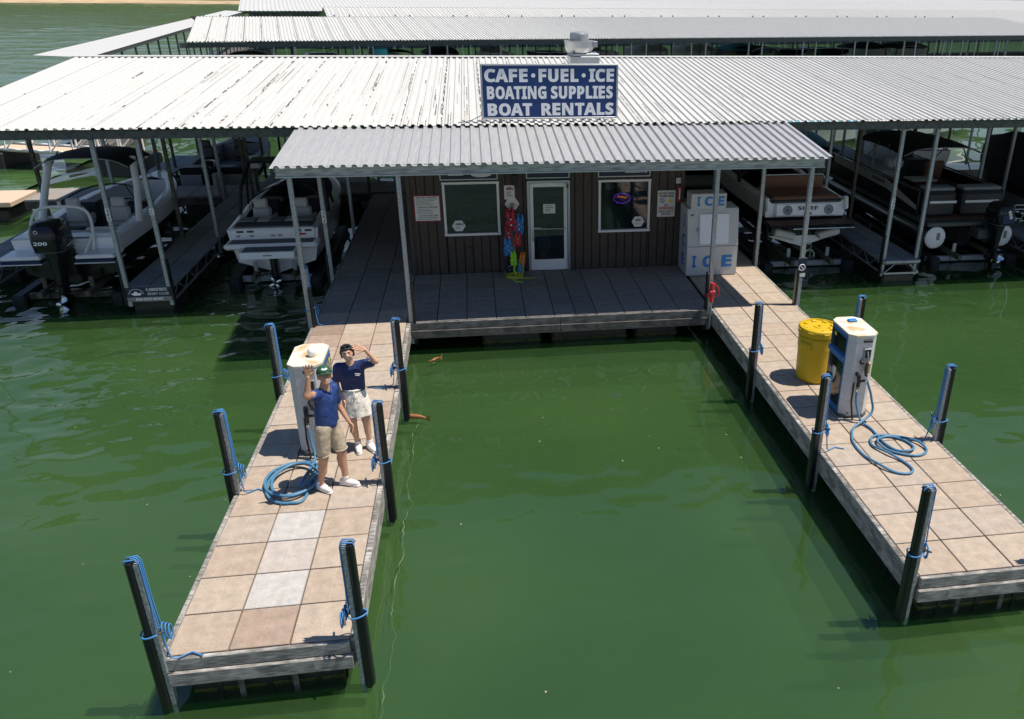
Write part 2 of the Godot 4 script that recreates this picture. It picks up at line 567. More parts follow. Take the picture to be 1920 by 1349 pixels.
func build_water() -> void:
	var f := [noise(0.55, 2, 41), noise(1.5, 2, 42), noise(0.07, 2, 43), noise(4.0, 2, 44)]
	var g := G.new()
	var x0 := -9.0
	var x1 := 15.0
	var z0 := -14.6
	var z1 := 5.4
	var c := 0.08
	var nx := int((x1 - x0) / c)
	var nz := int((z1 - z0) / c)
	var hs := PackedFloat32Array()
	hs.resize((nx + 3) * (nz + 3))
	for j in nz + 3:
		for i in nx + 3:
			hs[j * (nx + 3) + i] = wave(x0 + (i - 1) * c, z0 + (j - 1) * c, f)
	var pts := PackedVector3Array()
	var nrm := PackedVector3Array()
	var uvs := PackedVector2Array()
	for j in nz + 1:
		for i in nx + 1:
			var k := (j + 1) * (nx + 3) + i + 1
			pts.append(Vector3(x0 + i * c, WATER_Y + hs[k], z0 + j * c))
			nrm.append(Vector3(hs[k - 1] - hs[k + 1], 2.0 * c, hs[k - nx - 3] - hs[k + nx + 3]).normalized())
			uvs.append(Vector2.ZERO)
	var idx := PackedInt32Array()
	for j in nz:
		for i in nx:
			var k := j * (nx + 1) + i
			idx.append_array(PackedInt32Array([k, k + 1, k + nx + 1, k + 1, k + nx + 2, k + nx + 1]))
	# the rest of the basin, coarser, joined to the fine sheet
	var ring := [[-60.0, x0, -60.0, 40.0], [x1, 90.0, -60.0, 40.0], [x0, x1, -60.0, z0], [x0, x1, z1, 40.0]]
	for q in ring:
		var steps_x := int(clampf((q[1] - q[0]) / 0.4, 2, 90))
		var steps_z := int(clampf((q[3] - q[2]) / 0.4, 2, 120))
		var from := pts.size()
		for j in steps_z + 1:
			for i in steps_x + 1:
				var x: float = lerpf(q[0], q[1], float(i) / steps_x)
				var z: float = lerpf(q[2], q[3], float(j) / steps_z)
				var e := 0.12
				var edge := i == 0 or j == 0 or i == steps_x or j == steps_z
				pts.append(Vector3(x, WATER_Y + (0.0 if edge else wave(x, z, f)), z))
				nrm.append(Vector3(wave(x - e, z, f) - wave(x + e, z, f), 2.0 * e, wave(x, z - e, f) - wave(x, z + e, f)).normalized())
				uvs.append(Vector2.ZERO)
		for j in steps_z:
			for i in steps_x:
				var k := from + j * (steps_x + 1) + i
				idx.append_array(PackedInt32Array([k, k + 1, k + steps_x + 1, k + 1, k + steps_x + 2, k + steps_x + 1]))
	var a := []
	a.resize(Mesh.ARRAY_MAX)
	a[Mesh.ARRAY_VERTEX] = pts
	a[Mesh.ARRAY_NORMAL] = nrm
	a[Mesh.ARRAY_TEX_UV] = uvs
	a[Mesh.ARRAY_INDEX] = idx
	var m := ArrayMesh.new()
	m.add_surface_from_arrays(Mesh.PRIMITIVE_TRIANGLES, a)
	structure("water", m, MT.water)
	for i in 4:
		var d: float = [0.1, 0.3, 0.6, 1.1][i]
		var y := WATER_Y - d
		var mg := G.new()
		mg.quad(Vector3(-60, y, 40), Vector3(90, y, 40), Vector3(90, y, -60), Vector3(-60, y, -60))
		structure("murky_water", mg, MT["murk_%d" % i])
	# open lake beyond the marina
	var lake := G.new()
	var ly := WATER_Y - 0.01
	lake.quad(Vector3(-900, ly, -60), Vector3(900, ly, -60), Vector3(900, ly, -900), Vector3(-900, ly, -900))
	lake.quad(Vector3(-900, ly, 60), Vector3(-60, ly, 60), Vector3(-60, ly, -60), Vector3(-900, ly, -60))
	lake.quad(Vector3(90, ly, 60), Vector3(900, ly, 60), Vector3(900, ly, -60), Vector3(90, ly, -60))
	structure("lake", lake, MT.lake)
	# wind-ruffled open water, left of and behind the roofs: real wavelets
	var l2 := G.new()
	var w1 := noise(0.16, 3, 91)
	var w2 := noise(0.5, 2, 92)
	var gust := noise(0.012, 2, 93)
	var rows := []
	var z := -14.0
	while z > -352.0:
		var line := []
		var wide := 14.0 - z * 0.75
		for i in 181:
			var x: float = -12.6 - wide * pow(i / 180.0, 1.25)
			var k := 0.75 + 0.6 * gust.get_noise_2d(x, z * 3.0)
			line.append(Vector3(x, WATER_Y + 0.02 + k * (0.13 * w1.get_noise_2d(x * 0.45, z) + 0.03 * w2.get_noise_2d(x * 0.5, z)), z))
		rows.append(line)
		z -= 0.35 + maxf(0.0, -z - 30.0) * 0.0045
	l2.grid(rows)
	structure("open_water", l2, MT.lake)

func build_far_shore() -> void:
	# sandy far bank, rising gently, with trees on it toward the right
	var f := noise(0.012, 3, 8)
	var rows := []
	for j in 9:
		var line := []
		for i in 61:
			var x := -420.0 + i * 20.0
			var z := -352.0 - x * 0.16 - j * 14.0
			var y := -1.2 + minf(j, 2.0) * 0.6 + maxf(0.0, j - 2) * 0.1 * (1.0 + f.get_noise_2d(x, j * 30.0))
			line.append(Vector3(x, y, z))
		rows.append(line)
	var sand := mat("sand", Color(1, 1, 1), 0.95)
	textured(sand, ntex(0.01, [[0.0, lin(0.30, 0.22, 0.13)], [0.5, lin(0.42, 0.31, 0.19)], [1.0, lin(0.5, 0.4, 0.26)]], 5, 51), Vector3(0.02, 0.02, 0.02))
	structure("shore", G.new().grid(rows), sand)
	# wooded hills behind the bank: they stand above the picture, the lake mirrors them
	var hills := []
	var hf := noise(0.006, 4, 19)
	for j in 7:
		var line := []
		for i in 81:
			var x := -1200.0 + i * 30.0
			line.append(Vector3(x, -2.0 + pow(j / 6.0, 0.8) * (34.0 + 22.0 * hf.get_noise_2d(x, 0.0)) + 3.0 * hf.get_noise_2d(x * 6.0, j * 90.0) * minf(j, 1), -395.0 - x * 0.16 - j * 14.0))
		hills.append(line)
	var wooded := mat("woods", Color(1, 1, 1), 0.95)
	textured(wooded, ntex(0.05, [[0.0, lin(0.02, 0.035, 0.015)], [1.0, lin(0.05, 0.075, 0.03)]], 5, 61), Vector3(0.01, 0.01, 0.01))
	structure("hills", G.new().grid(hills), wooded)
	# a few trees on the far bank
	var leafy := mat("leaves", lin(0.03, 0.055, 0.022), 0.9)
	var bark := mat("bark", lin(0.08, 0.06, 0.045), 0.9)
	rng.seed = 5
	var proto_trunk := G.new().lathe([[0.45, 0.0], [0.3, 3.0], [0.15, 7.0]], Vector3.ZERO, 7).mesh()
	var crowns := []
	for k in 3:
		var g := G.new()
		for i in 420:
			var d := Vector3(rng.randfn(), rng.randfn() * 0.8, rng.randfn()).normalized() * pow(rng.randf(), 0.4)
			var p := Vector3(d.x * 4.2, 7.5 + d.y * 4.2 + rng.randf_range(-0.6, 0.6), d.z * 4.2)
			var b := Basis(Vector3(rng.randfn(), rng.randfn(), rng.randfn()).normalized(), rng.randf() * TAU)
			var s := rng.randf_range(0.5, 1.0)
			g.tri(p + b * Vector3(-s, 0, 0), p + b * Vector3(s, 0, -0.2), p + b * Vector3(0, s * 0.4, s))
			g.tri(p + b * Vector3(-s, 0.1, 0.2), p + b * Vector3(0, s, 0), p + b * Vector3(s, -0.3, 0))
		crowns.append(g.mesh())
	for i in 34:
		var x := 60.0 + i * 8.5 + rng.randf_range(-3, 3)
		var z := -352.0 - x * 0.16 - 26.0 - rng.randf_range(0, 30)
		var t := thing("shore_tree", "dark leafy tree on the far bank above the marina roofs", "tree", Vector3(x, 0.4, z), rng.randf() * TAU, "trees on the far bank")
		part(t, "trunk", proto_trunk, bark)
		part(t, "crown", crowns[i % 3], leafy)
		t.scale = Vector3.ONE * rng.randf_range(0.8, 1.25)

# ------------------------------------------------------------------ docks
var tile_meshes := {}
func tile_mesh(w: float, d: float) -> ArrayMesh:
	var key := Vector2(snappedf(w, 0.005), snappedf(d, 0.005))
	if not tile_meshes.has(key):
		tile_meshes[key] = G.new().cbox(Vector3(0, -0.03, 0), Vector3(w - 0.016, 0.06, d - 0.016), 0.006, Basis(), true).mesh()
	return tile_meshes[key]

var pale_tiles := {}
func lay_tiles(t: Node3D, xs: Array, zs: Array, special := {}, even := false) -> void:  # xs, zs: joint lines in the thing's own axes
	for j in zs.size() - 1:
		for i in xs.size() - 1:
			var tone: int = special.get(Vector2i(i, j), -1)
			if tone < 0:
				var q := rng.randf()
				tone = (6 if q < 0.7 else 7) if t.position.z + (zs[j] + zs[j + 1]) * 0.5 < -8.9 - (0.7 if t.position.x < 1.0 else 0.0) and not even else 0 if q < 0.42 else 2 if q < 0.62 else 5 if q < 0.86 or even else 1 if q < 0.97 else 3  # roofed stretches get the greyer tones: their shade is put into the tile colour
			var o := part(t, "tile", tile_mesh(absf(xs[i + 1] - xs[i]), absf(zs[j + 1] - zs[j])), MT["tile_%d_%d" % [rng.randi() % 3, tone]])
			o.position = Vector3((xs[i] + xs[i + 1]) * 0.5, rng.randf_range(-0.004, 0.0), (zs[j] + zs[j + 1]) * 0.5)
			o.rotation = Vector3(rng.randf_range(-0.002, 0.002), (rng.randi() % 4) * PI / 2 if is_equal_approx(absf(xs[i + 1] - xs[i]), absf(zs[j + 1] - zs[j])) else 0.0, rng.randf_range(-0.002, 0.002))

func steps(a: float, b: float, count: int) -> Array:
	var r := []
	for i in count + 1:
		r.append(lerpf(a, b, float(i) / count))
	return r

func board(t: Node, called: String, a: Vector3, b: Vector3, m: Material) -> MeshInstance3D:
	return part(t, called, G.new().cbox((a + b) * 0.5, (b - a).abs(), 0.008), m)

func dock_frame(t: Node3D, x0: float, x1: float, z_near: float, z_far: float, long_boards: Array, floats: Array) -> void:
	# under the tiles: a dark timber frame, two boards along each side, black floats in the water with an algae line
	part(t, "frame", G.new().span(Vector3(x0 + 0.02, -0.12, z_far), Vector3(x1 - 0.02, -0.066, z_near)), MT.wood_dark)
	for s in long_boards:
		var x: float = s
		var dir := signf(x - (x0 + x1) * 0.5)
		var z := z_near
		while z > z_far + 0.1:
			var e := maxf(z - 3.6, z_far)
			board(t, "side_board", Vector3(x, -0.168, e + 0.003), Vector3(x + dir * 0.055, -0.008, z - 0.003), MT.wood_grey)
			board(t, "side_board", Vector3(x, -0.335, e + 0.003), Vector3(x + dir * 0.062, -0.174, z - 0.003), MT.wood_grey)
			z = e
	for q in floats:
		var g := G.new().cbox(Vector3(0, -0.11, 0), Vector3(q[2], 0.62, q[3]), 0.04)
		var n := int(q[3] / 0.3)
		for i in n:
			g.box(Vector3(0, -0.1, -q[3] / 2 + (i + 0.5) * q[3] / n), Vector3(q[2] + 0.03, 0.5, 0.05))
		var nb := int(q[2] / 0.45)
		for i in nb:
			g.box(Vector3(-q[2] / 2 + (i + 0.5) * q[2] / nb, -0.1, 0), Vector3(0.06, 0.5, q[3] + 0.03))
		var o := part(t, "float", g, MT.float_black, Vector3(q[0], -0.43, q[1]))
		part(o, "algae_line", G.new().box(Vector3(0, -0.17, 0), Vector3(q[2] + 0.012, 0.05, q[3] + 0.012)), MT.algae)

func build_docks() -> void:
	rng.seed = 71
	# the walkway on the left: fuel dock in front, running on under the roof beside the shop
	var t := thing("fuel_dock", "long tiled dock that the two people stand on", "dock", Vector3(0, 0, 0), 0.0, "docks of the fuel station")
	var sp := {Vector2i(0, 0): 0, Vector2i(1, 0): 1, Vector2i(2, 0): 5, Vector2i(0, 1): 5, Vector2i(1, 1): 4, Vector2i(2, 1): 0, Vector2i(0, 2): 0, Vector2i(1, 2): 8, Vector2i(2, 2): 5, Vector2i(0, 3): 2, Vector2i(1, 3): 4, Vector2i(2, 3): 0, Vector2i(0, 4): 0, Vector2i(1, 4): 0, Vector2i(2, 4): 2}
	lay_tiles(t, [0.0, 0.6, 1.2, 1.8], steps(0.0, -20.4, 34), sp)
	dock_frame(t, 0.0, 1.8, 0.0, -20.4, [0.0], [[0.9, -0.75, 1.5, 1.3], [0.9, -3.9, 1.5, 1.3], [0.9, -7.2, 1.5, 1.3], [0.9, -10.5, 1.5, 1.3], [0.9, -14.5, 1.5, 1.3], [0.9, -18.5, 1.5, 1.3]])
	for z in [0.0, -2.96, -5.92]:
		board(t, "side_board", Vector3(1.8, -0.175, z - 2.955), Vector3(1.875, -0.006, z), MT.wood_grey)
		board(t, "side_board", Vector3(1.8, -0.345, z - 2.955), Vector3(1.868, -0.18, z), MT.wood_grey)
	board(t, "end_board", Vector3(0.0, -0.165, 0.0), Vector3(1.8, -0.012, 0.05), MT.wood_grey)
	board(t, "end_board", Vector3(0.01, -0.34, 0.004), Vector3(1.82, -0.17, 0.085), MT.wood_grey)
	for x in [0.62, 1.16]:
		board(t, "bracket", Vector3(x, -0.66, -0.02), Vector3(x + 0.06, -0.33, 0.0), MT.wood_dark)
	# right fuel dock
	t = thing("fuel_dock", "tiled dock that carries the yellow drum", "dock", Vector3(8.2, 0, -0.1), 0.0, "docks of the fuel station")
	lay_tiles(t, [0.0, 0.6, 1.2, 1.8], steps(0.0, -20.4, 34), {}, true)
	dock_frame(t, 0.0, 1.8, 0.0, -20.4, [1.8], [[0.9, -0.75, 1.5, 1.3], [0.9, -3.9, 1.5, 1.3], [0.9, -7.2, 1.5, 1.3], [0.9, -10.5, 1.5, 1.3], [0.9, -14.5, 1.5, 1.3], [0.9, -18.5, 1.5, 1.3]])
	for z in [0.0, -2.93, -5.86]:
		board(t, "side_board", Vector3(-0.07, -0.175, z - 2.925), Vector3(0.0, -0.006, z), MT.wood_grey)
		board(t, "side_board", Vector3(-0.062, -0.345, z - 2.925), Vector3(0.0, -0.18, z), MT.wood_grey)
	board(t, "end_board", Vector3(0.0, -0.165, 0.0), Vector3(1.8, -0.012, 0.05), MT.wood_grey)
	board(t, "end_board", Vector3(-0.02, -0.34, 0.004), Vector3(1.8, -0.17, 0.085), MT.wood_grey)
	for x in [0.55, 1.12]:
		board(t, "bracket", Vector3(x, -0.66, -0.02), Vector3(x + 0.06, -0.33, 0.0), MT.wood_dark)
	# porch in front of the shop, between the two
	t = thing("porch_dock", "shaded tiled platform in front of the shop door", "dock", Vector3(1.8, 0, -8.88))
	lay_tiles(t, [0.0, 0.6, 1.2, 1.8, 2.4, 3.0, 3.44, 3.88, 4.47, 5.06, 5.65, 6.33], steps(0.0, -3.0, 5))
	dock_frame(t, 0.0, 6.33, 0.0, -3.0, [], [[2.1, -0.6, 1.2, 0.9], [3.75, -0.6, 1.6, 0.9], [5.2, -0.6, 0.9, 0.9]])
	for q in [[0.08, 3.1], [3.106, 6.25]]:
		board(t, "front_board", Vector3(q[0], -0.17, 0.0), Vector3(q[1], -0.01, 0.06), MT.wood_porch)
		board(t, "front_board", Vector3(q[0], -0.345, 0.004), Vector3(q[1], -0.176, 0.085), MT.wood_dark)
	# cross walkway behind the shop
	t = thing("cross_dock", "shaded cross walkway behind the front row of slips", "dock", Vector3(-10.6, 0, -20.7))
	lay_tiles(t, steps(0.0, 39.6, 33), [0.0, -0.8, -1.6])
	part(t, "frame", G.new().span(Vector3(0, -0.3, -1.58), Vector3(39.6, -0.066, -0.02)), MT.wood_dark)
	for i in 11:
		part(t, "float", G.new().cbox(Vector3.ZERO, Vector3(1.8, 0.5, 1.2), 0.04), MT.float_black, Vector3(1.8 + i * 3.7, -0.54, -0.8))
	# slip fingers
	var fingers := [[-4.52, -3.56, -11.8, "narrow slip dock carrying the blue boat club sign", 1], [-8.9, -7.95, -11.8, "narrow slip dock beside the outboard boat, at the picture's edge", 1], [13.43, 14.39, -11.62, "narrow slip dock between the surf boat and the pontoon boat", 2], [18.3, 19.25, -11.7, "narrow slip dock past the pontoon boat's ladder", 2]]
	for q in fingers:
		var w: float = q[1] - q[0]
		t = thing("slip_dock", q[3], "dock", Vector3(q[0], 0, q[2]), 0.0, "slip docks under the roof")
		var length: float = 20.7 + q[2]
		length = 20.69 - absf(q[2])
		lay_slip(t, w, length)
	var where_said := ["first", "second", "third", "fourth", "fifth", "sixth", "seventh"]
	for x in [-8.4, -3.9, 0.6, 5.5, 9.5, 13.9, 18.6]:
		t = thing("rear_slip_dock", "shaded back row slip dock, %s from the lake side" % where_said.pop_front(), "dock", Vector3(x, 0, -22.32), 0.0, "slip docks of the back row")
		lay_slip(t, 0.95, 5.6)

func lay_slip(t: Node3D, w: float, length: float) -> void:
	var n := int(round(length / 0.62))
	var zs := steps(0.0, -length, n)
	for j in n:
		for i in 2:
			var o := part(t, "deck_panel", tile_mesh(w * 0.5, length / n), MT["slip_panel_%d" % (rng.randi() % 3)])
			o.position = Vector3(w * (0.25 + 0.5 * i), rng.randf_range(-0.003, 0), (zs[j] + zs[j + 1]) * 0.5)
	part(t, "frame", G.new().span(Vector3(0.02, -0.12, -length), Vector3(w - 0.02, -0.066, -0.01)), MT.steel_dark)
	# steel lattice sides and front
	for s in 2:
		var x := 0.0 if s == 0 else w
		var g := G.new()
		g.span(Vector3(x - 0.02, -0.075, -length), Vector3(x + 0.02, -0.012, 0.0))
		g.span(Vector3(x - 0.02, -0.36, -length), Vector3(x + 0.02, -0.32, 0.0))
		var z := 0.0
		while z > -length + 0.8:
			g.tube([Vector3(x, -0.34, z), Vector3(x, -0.05, z - 0.4), Vector3(x, -0.34, z - 0.8)], 0.014, 5)
			z -= 0.8
		part(t, "side_truss", g, MT.steel)
	var f := G.new()
	f.span(Vector3(0.025, -0.07, -0.01), Vector3(w - 0.025, -0.012, 0.03)).span(Vector3(0.025, -0.36, -0.01), Vector3(w - 0.025, -0.32, 0.03))
	f.tube([Vector3(0.03, -0.32, 0.01), Vector3(0.28, -0.1, 0.01)], 0.016, 5).tube([Vector3(w - 0.03, -0.32, 0.01), Vector3(w - 0.28, -0.1, 0.01)], 0.016, 5)
	part(t, "end_truss", f, MT.steel)
	for z in [-0.55, -3.2, -6.2]:
		if z > -length + 0.5:
			part(t, "float", G.new().cbox(Vector3(0, 0, 0), Vector3(w - 0.1, 0.4, 1.0), 0.04), MT.float_black, Vector3(w * 0.5, -0.57, z))

# ------------------------------------------------------------------ mooring posts with blue rope
func mooring_posts() -> void:
	var p := thing("mooring_post", "x", "post", Vector3.ZERO, 0.0, "black mooring posts of the fuel docks")
	# own axes: dock lies toward +x
	part(p, "bumper", G.new().cbox(Vector3(-0.035, 0.28, 0), Vector3(0.07, 1.88, 0.105), 0.02), MT.rubber)
	part(p, "post_core", G.new().cbox(Vector3(0.026, 0.24, 0), Vector3(0.05, 1.9, 0.075), 0.006), MT.steel)
	part(p, "lower_sleeve", G.new().cbox(Vector3(-0.045, -0.14, 0), Vector3(0.1, 0.95, 0.125), 0.02), MT.rubber)
	var g := G.new()
	g.cbox(Vector3(0.075, 0.36, 0.0), Vector3(0.05, 0.03, 0.05), 0.006)
	g.tube([Vector3(0.1, 0.3, -0.12), Vector3(0.11, 0.35, -0.04), Vector3(0.11, 0.37, 0.04), Vector3(0.1, 0.42, 0.12)], 0.012, 6)
	part(p, "cleat", g, MT.steel_dark)
	var spots := [
		[-0.035, 0.03, 0, "near corner post of the people's dock, on its lake side"],
		[-0.035, -2.95, 0, "post beside the coiled hose behind the waving man"],
		[-0.035, -5.9, 0, "post behind the fuel pump that the people stand by"],
		[-0.04, -8.93, 0, "post under the canopy corner by the two-seat boat"],
		[1.905, 0.03, 1, "near corner post of the people's dock, on its basin side"],
		[1.905, -2.95, 1, "basin side post right of the waving man's legs"],
		[1.905, -5.9, 1, "basin side post beyond the waving woman"],
		[8.1, -0.1, 0, "near corner post of the yellow drum's dock"],
		[8.1, -2.95, 0, "post in front of the fuel pump beside the yellow drum"],
		[8.1, -5.9, 0, "post on the basin side before the yellow drum"],
		[10.04, -3.03, 1, "outer post beside the loose hose coil of the drum's dock"],
		[10.04, -6.0, 1, "outer post showing just above the fuel pump behind the drum"],
		[10.04, -0.1, 1, "outermost near corner post of the drum's dock"]]
	for i in spots.size():
		var s: Array = spots[i]
		var label: String = "black " + s[3]
		var at := Vector3(s[0], 0, s[1])
		if i == 0:
			p.set_meta("label", label)
			p.position = at
		else:
			copy_of(p, label, at, PI if s[2] else 0.0)
		var r := thing("mooring_rope", "blue rope looped over the " + String(s[3]).replace("near corner post", "near corner post"), "rope", at, PI if s[2] else 0.0, "blue ropes on the mooring posts")
		var rr := RandomNumberGenerator.new()
		rr.seed = 100 + i
		g = G.new()
		for k in 3:
			var zz := -0.03 + 0.03 * k
			var x := -0.076 - 0.004 * k
			var path := [Vector3(0.068, 0.4, zz * 1.6), Vector3(0.064, 0.7, zz + rr.randf_range(-0.01, 0.01)), Vector3(0.062, 1.05, zz), Vector3(0.06, 1.2, zz), Vector3(0.035, 1.245, zz), Vector3(-0.02, 1.238, zz)]
			if k != 1:
				path.append_array([Vector3(-0.066, 1.235, zz), Vector3(x, 1.2, zz)])
			g.tube(path, 0.0075, 6)
		part(r, "draped_strands", g, MT.rope_blue)
		g = G.new()
		var wrap := []
		for k in 20:
			var w := TAU * k / 20
			wrap.append(Vector3(-0.012 + 0.098 * cos(w) * 1.0, 0.34 + 0.012 * sin(w * 2.0), 0.082 * sin(w)))
		g.tube(wrap, 0.009, 6, true)
		for k in 3:
			var lp := []
			for m in 12:
				var w := TAU * m / 12
				lp.append(Vector3(0.105 + 0.02 * k, 0.36 - 0.03 * k + 0.09 * cos(w), 0.045 * sin(w) - 0.02 * k))
			g.tube(lp, 0.008, 5, true)
		part(r, "wrapped_knot", g, MT.rope_blue)
		if i in [0, 1, 3, 6, 8, 10]:
			var e := 0.12 + rr.randf() * 0.2
			part(r, "tail", G.new().tube([Vector3(0.1, 0.36, 0.03), Vector3(0.11, 0.2, 0.05), Vector3(0.13, 0.05, 0.06), Vector3(0.17, 0.012, 0.03), Vector3(0.2 + e * 0.6, 0.012, -0.04), Vector3(0.25 + e, 0.012, 0.02)], 0.009, 6), MT.rope_blue)

# ------------------------------------------------------------------ corrugated roofs
func rib_profile(width: float, ribs: int, depth: float) -> Array:
	var r := []
	var p := width / ribs
	for i in ribs:
		var x := i * p
		r.append_array([Vector2(x, 0), Vector2(x + p * 0.40, 0), Vector2(x + p * 0.52, depth), Vector2(x + p * 0.82, depth)])
	r.append(Vector2(width + 0.006, 0.005))
	return r

func roof_sheet(width: float, ribs: int, depth: float, length: float, flip := false) -> ArrayMesh:  # eave edge at z = 0, running to -z; a lap at the right edge
	var g := G.new()
	var p := rib_profile(width, ribs, depth)
	for i in p.size() - 1:
		var a: Vector2 = p[i]
		var b: Vector2 = p[i + 1]
		var ua := a.x / width
		var ub := minf(b.x / width, 1.0)
		g.quad_uv(Vector3(a.x, a.y, 0), Vector3(b.x, b.y, 0), Vector3(b.x, b.y, -length), Vector3(a.x, a.y, -length), Vector2(ua, 1), Vector2(ub, 1), Vector2(ub, 0), Vector2(ua, 0))
	return g.mesh()

func roof_slope(t: Node3D, from_x: float, count: int, width: float, ribs: int, depth: float, length: float, slope: float, at: Vector3, mats: Callable, turn := 0.0) -> void:
	var m := roof_sheet(width, ribs, depth, length)
	for i in count:
		var o := part(t, "roof_sheet", m, mats.call(i, from_x + i * width))
		o.transform = Transform3D(Basis(Vector3.UP, turn) * Basis(Vector3.RIGHT, slope + rng.randf_range(-0.0006, 0.0006)), at + Basis(Vector3.UP, turn) * Vector3(from_x + i * width, rng.randf_range(0, 0.004), rng.randf_range(-0.008, 0.008)))

func build_boathouse() -> void:
	rng.seed = 9
	var t := thing("boathouse", "open boathouse with long white corrugated roof behind the shop sign", "boathouse", Vector3(0, 0, -20.07))
	var ez := 8.67
	var slope := atan(0.0866)
	var ridge_y := 4.215
	var eave_y := ridge_y - ez * 0.0866
	var pick := func(_i: int, x: float) -> Material:
		var q := rng.randf()
		if x < -4.0:
			return MT["roof_6"] if q < 0.6 else MT["roof_7"]
		if x < 2.0:
			return MT["roof_%d" % [2, 4, 3, 7][int(q * 3.99)]]
		if x < 10.0:
			return MT["roof_%d" % [3, 5, 4, 5][int(q * 3.99)]]
		return MT["roof_%d" % [0, 1, 0, 1][int(q * 3.99)]]
	var n := 42
	var left := -7.85
	roof_slope(t, left, n, 0.875, 5, 0.036, ez / cos(slope), slope, Vector3(0, eave_y, ez), pick)
	# far slope, same sheets turned round
	roof_slope(t, -(left + n * 0.875), n, 0.875, 5, 0.036, ez / cos(slope), slope, Vector3(0, eave_y, -ez), pick, PI)
	var right := left + n * 0.875
	var cap := G.new()
	var cy := ridge_y + 0.055
	cap.quad(Vector3(left - 0.02, cy - 0.02, 0.2), Vector3(right, cy - 0.02, 0.2), Vector3(right, cy, 0), Vector3(left - 0.02, cy, 0))
	cap.quad(Vector3(left - 0.02, cy, 0), Vector3(right, cy, 0), Vector3(right, cy - 0.02, -0.2), Vector3(left - 0.02, cy - 0.02, -0.2))
	cap.quad(Vector3(left - 0.02, cy - 0.035, 0.2), Vector3(right, cy - 0.035, 0.2), Vector3(right, cy - 0.02, 0.2), Vector3(left - 0.02, cy - 0.02, 0.2))
	part(t, "ridge_cap", cap, MT.far_white)
	# eave beams and purlins
	for z in [8.45, 4.5, 0.0, -4.5, -8.45]:
		var y: float = ridge_y - absf(z) * 0.0866 - 0.03
		part(t, "roof_beam", G.new().span(Vector3(left + 0.15, y - 0.2, z - 0.06), Vector3(right - 0.1, y - 0.03, z + 0.06)), MT.steel_dark)
	var xs := [-7.6, -4.48, -3.6, -0.06, 10.08, 13.47, 14.35, 18.34, 19.2, 23.0, 24.0, 28.0]
	for x in xs:
		for s in [-1, 1]:
			var g := G.new()
			g.quad(Vector3(x - 0.04, eave_y - 0.1, s * 8.4), Vector3(x + 0.04, eave_y - 0.1, s * 8.4), Vector3(x + 0.04, ridge_y - 0.1, 0), Vector3(x - 0.04, ridge_y - 0.1, 0))
			g.quad(Vector3(x - 0.04, eave_y - 0.24, s * 8.4), Vector3(x + 0.04, eave_y - 0.24, s * 8.4), Vector3(x + 0.04, ridge_y - 0.24, 0), Vector3(x - 0.04, ridge_y - 0.24, 0))
			g.quad(Vector3(x, eave_y - 0.24, s * 8.4), Vector3(x, eave_y - 0.1, s * 8.4), Vector3(x, ridge_y - 0.1, 0), Vector3(x, ridge_y - 0.24, 0))
			part(t, "rafter", g, MT.steel_dark)
	for x in xs:
		for z in [8.3, 4.3, 0.15, -2.6, -5.4, -8.3]:
			var front: bool = z > 8.0
			var y: float = ridge_y - absf(z) * 0.0866 - 0.2
			part(t, "post", G.new().cbox(Vector3(x, (y - 0.45) * 0.5, z), Vector3(0.085, y + 0.45, 0.085), 0.006), MT.steel if front or (int(x) + int(z)) % 3 else MT.wood_green)
			if front:
				part(t, "post_bumper", G.new().cbox(Vector3(x + (0.065 if x in [-3.6, 14.35, 19.2, 24.0] else -0.065), 0.1, z + 0.01), Vector3(0.045, 1.05, 0.12), 0.01), MT.rubber)
	var extra := [[-6.2, 0.15], [-2.2, 0.15], [11.8, 0.15], [16.3, 0.15], [-6.2, -8.3], [-2.2, -8.3], [2.5, -8.3], [5.0, -8.3], [7.5, -8.3], [11.8, -8.3], [16.3, -8.3]]
	for q in extra:
		var y: float = ridge_y - absf(q[1]) * 0.0866 - 0.2
		part(t, "post", G.new().cbox(Vector3(q[0], (y - 0.6) * 0.5, q[1]), Vector3(0.085, y + 0.6, 0.085), 0.006), MT.steel_dark)

func build_canopy() -> void:
	rng.seed = 12
	var t := thing("porch_canopy", "grey corrugated canopy over the shop porch on steel posts", "canopy", Vector3(5.03, 0, -8.85))
	var m: Material = MT.canopy_metal
	roof_slope(t, -5.39, 11, 0.98, 5, 0.045, 2.80, atan(0.104), Vector3(0, 3.14, 0.11), func(_i, _x): return m)
	# front fascia channel with lips
	part(t, "fascia", G.new().span(Vector3(-5.3, 2.98, -0.03), Vector3(5.24, 3.155, 0.03)), MT.fascia)
	part(t, "fascia_lip", G.new().span(Vector3(-5.31, 2.955, -0.03), Vector3(5.25, 2.978, 0.055)), MT.aluminium)
	part(t, "side_beam", G.new().span(Vector3(-5.3, 3.0, -2.5), Vector3(-5.24, 3.15, -0.04)), MT.fascia)
	part(t, "side_beam", G.new().span(Vector3(5.18, 3.0, -2.5), Vector3(5.24, 3.15, -0.04)), MT.fascia)
	for x in [-3.2, -1.0, 1.2, 3.4]:
		part(t, "joist", G.new().span(Vector3(x, 3.0, -2.5), Vector3(x + 0.05, 3.15, -0.04)), MT.steel_dark)
	for x in [-5.09, -3.14, 3.06, 5.03]:
		part(t, "post", G.new().cbox(Vector3(x, 1.24, -0.05), Vector3(0.085, 3.43, 0.085), 0.006), MT.steel)
		part(t, "post_bumper", G.new().cbox(Vector3(x + (0.07 if x < 0 else -0.07), 0.16, -0.03), Vector3(0.055, 1.3, 0.12), 0.012), MT.rubber)

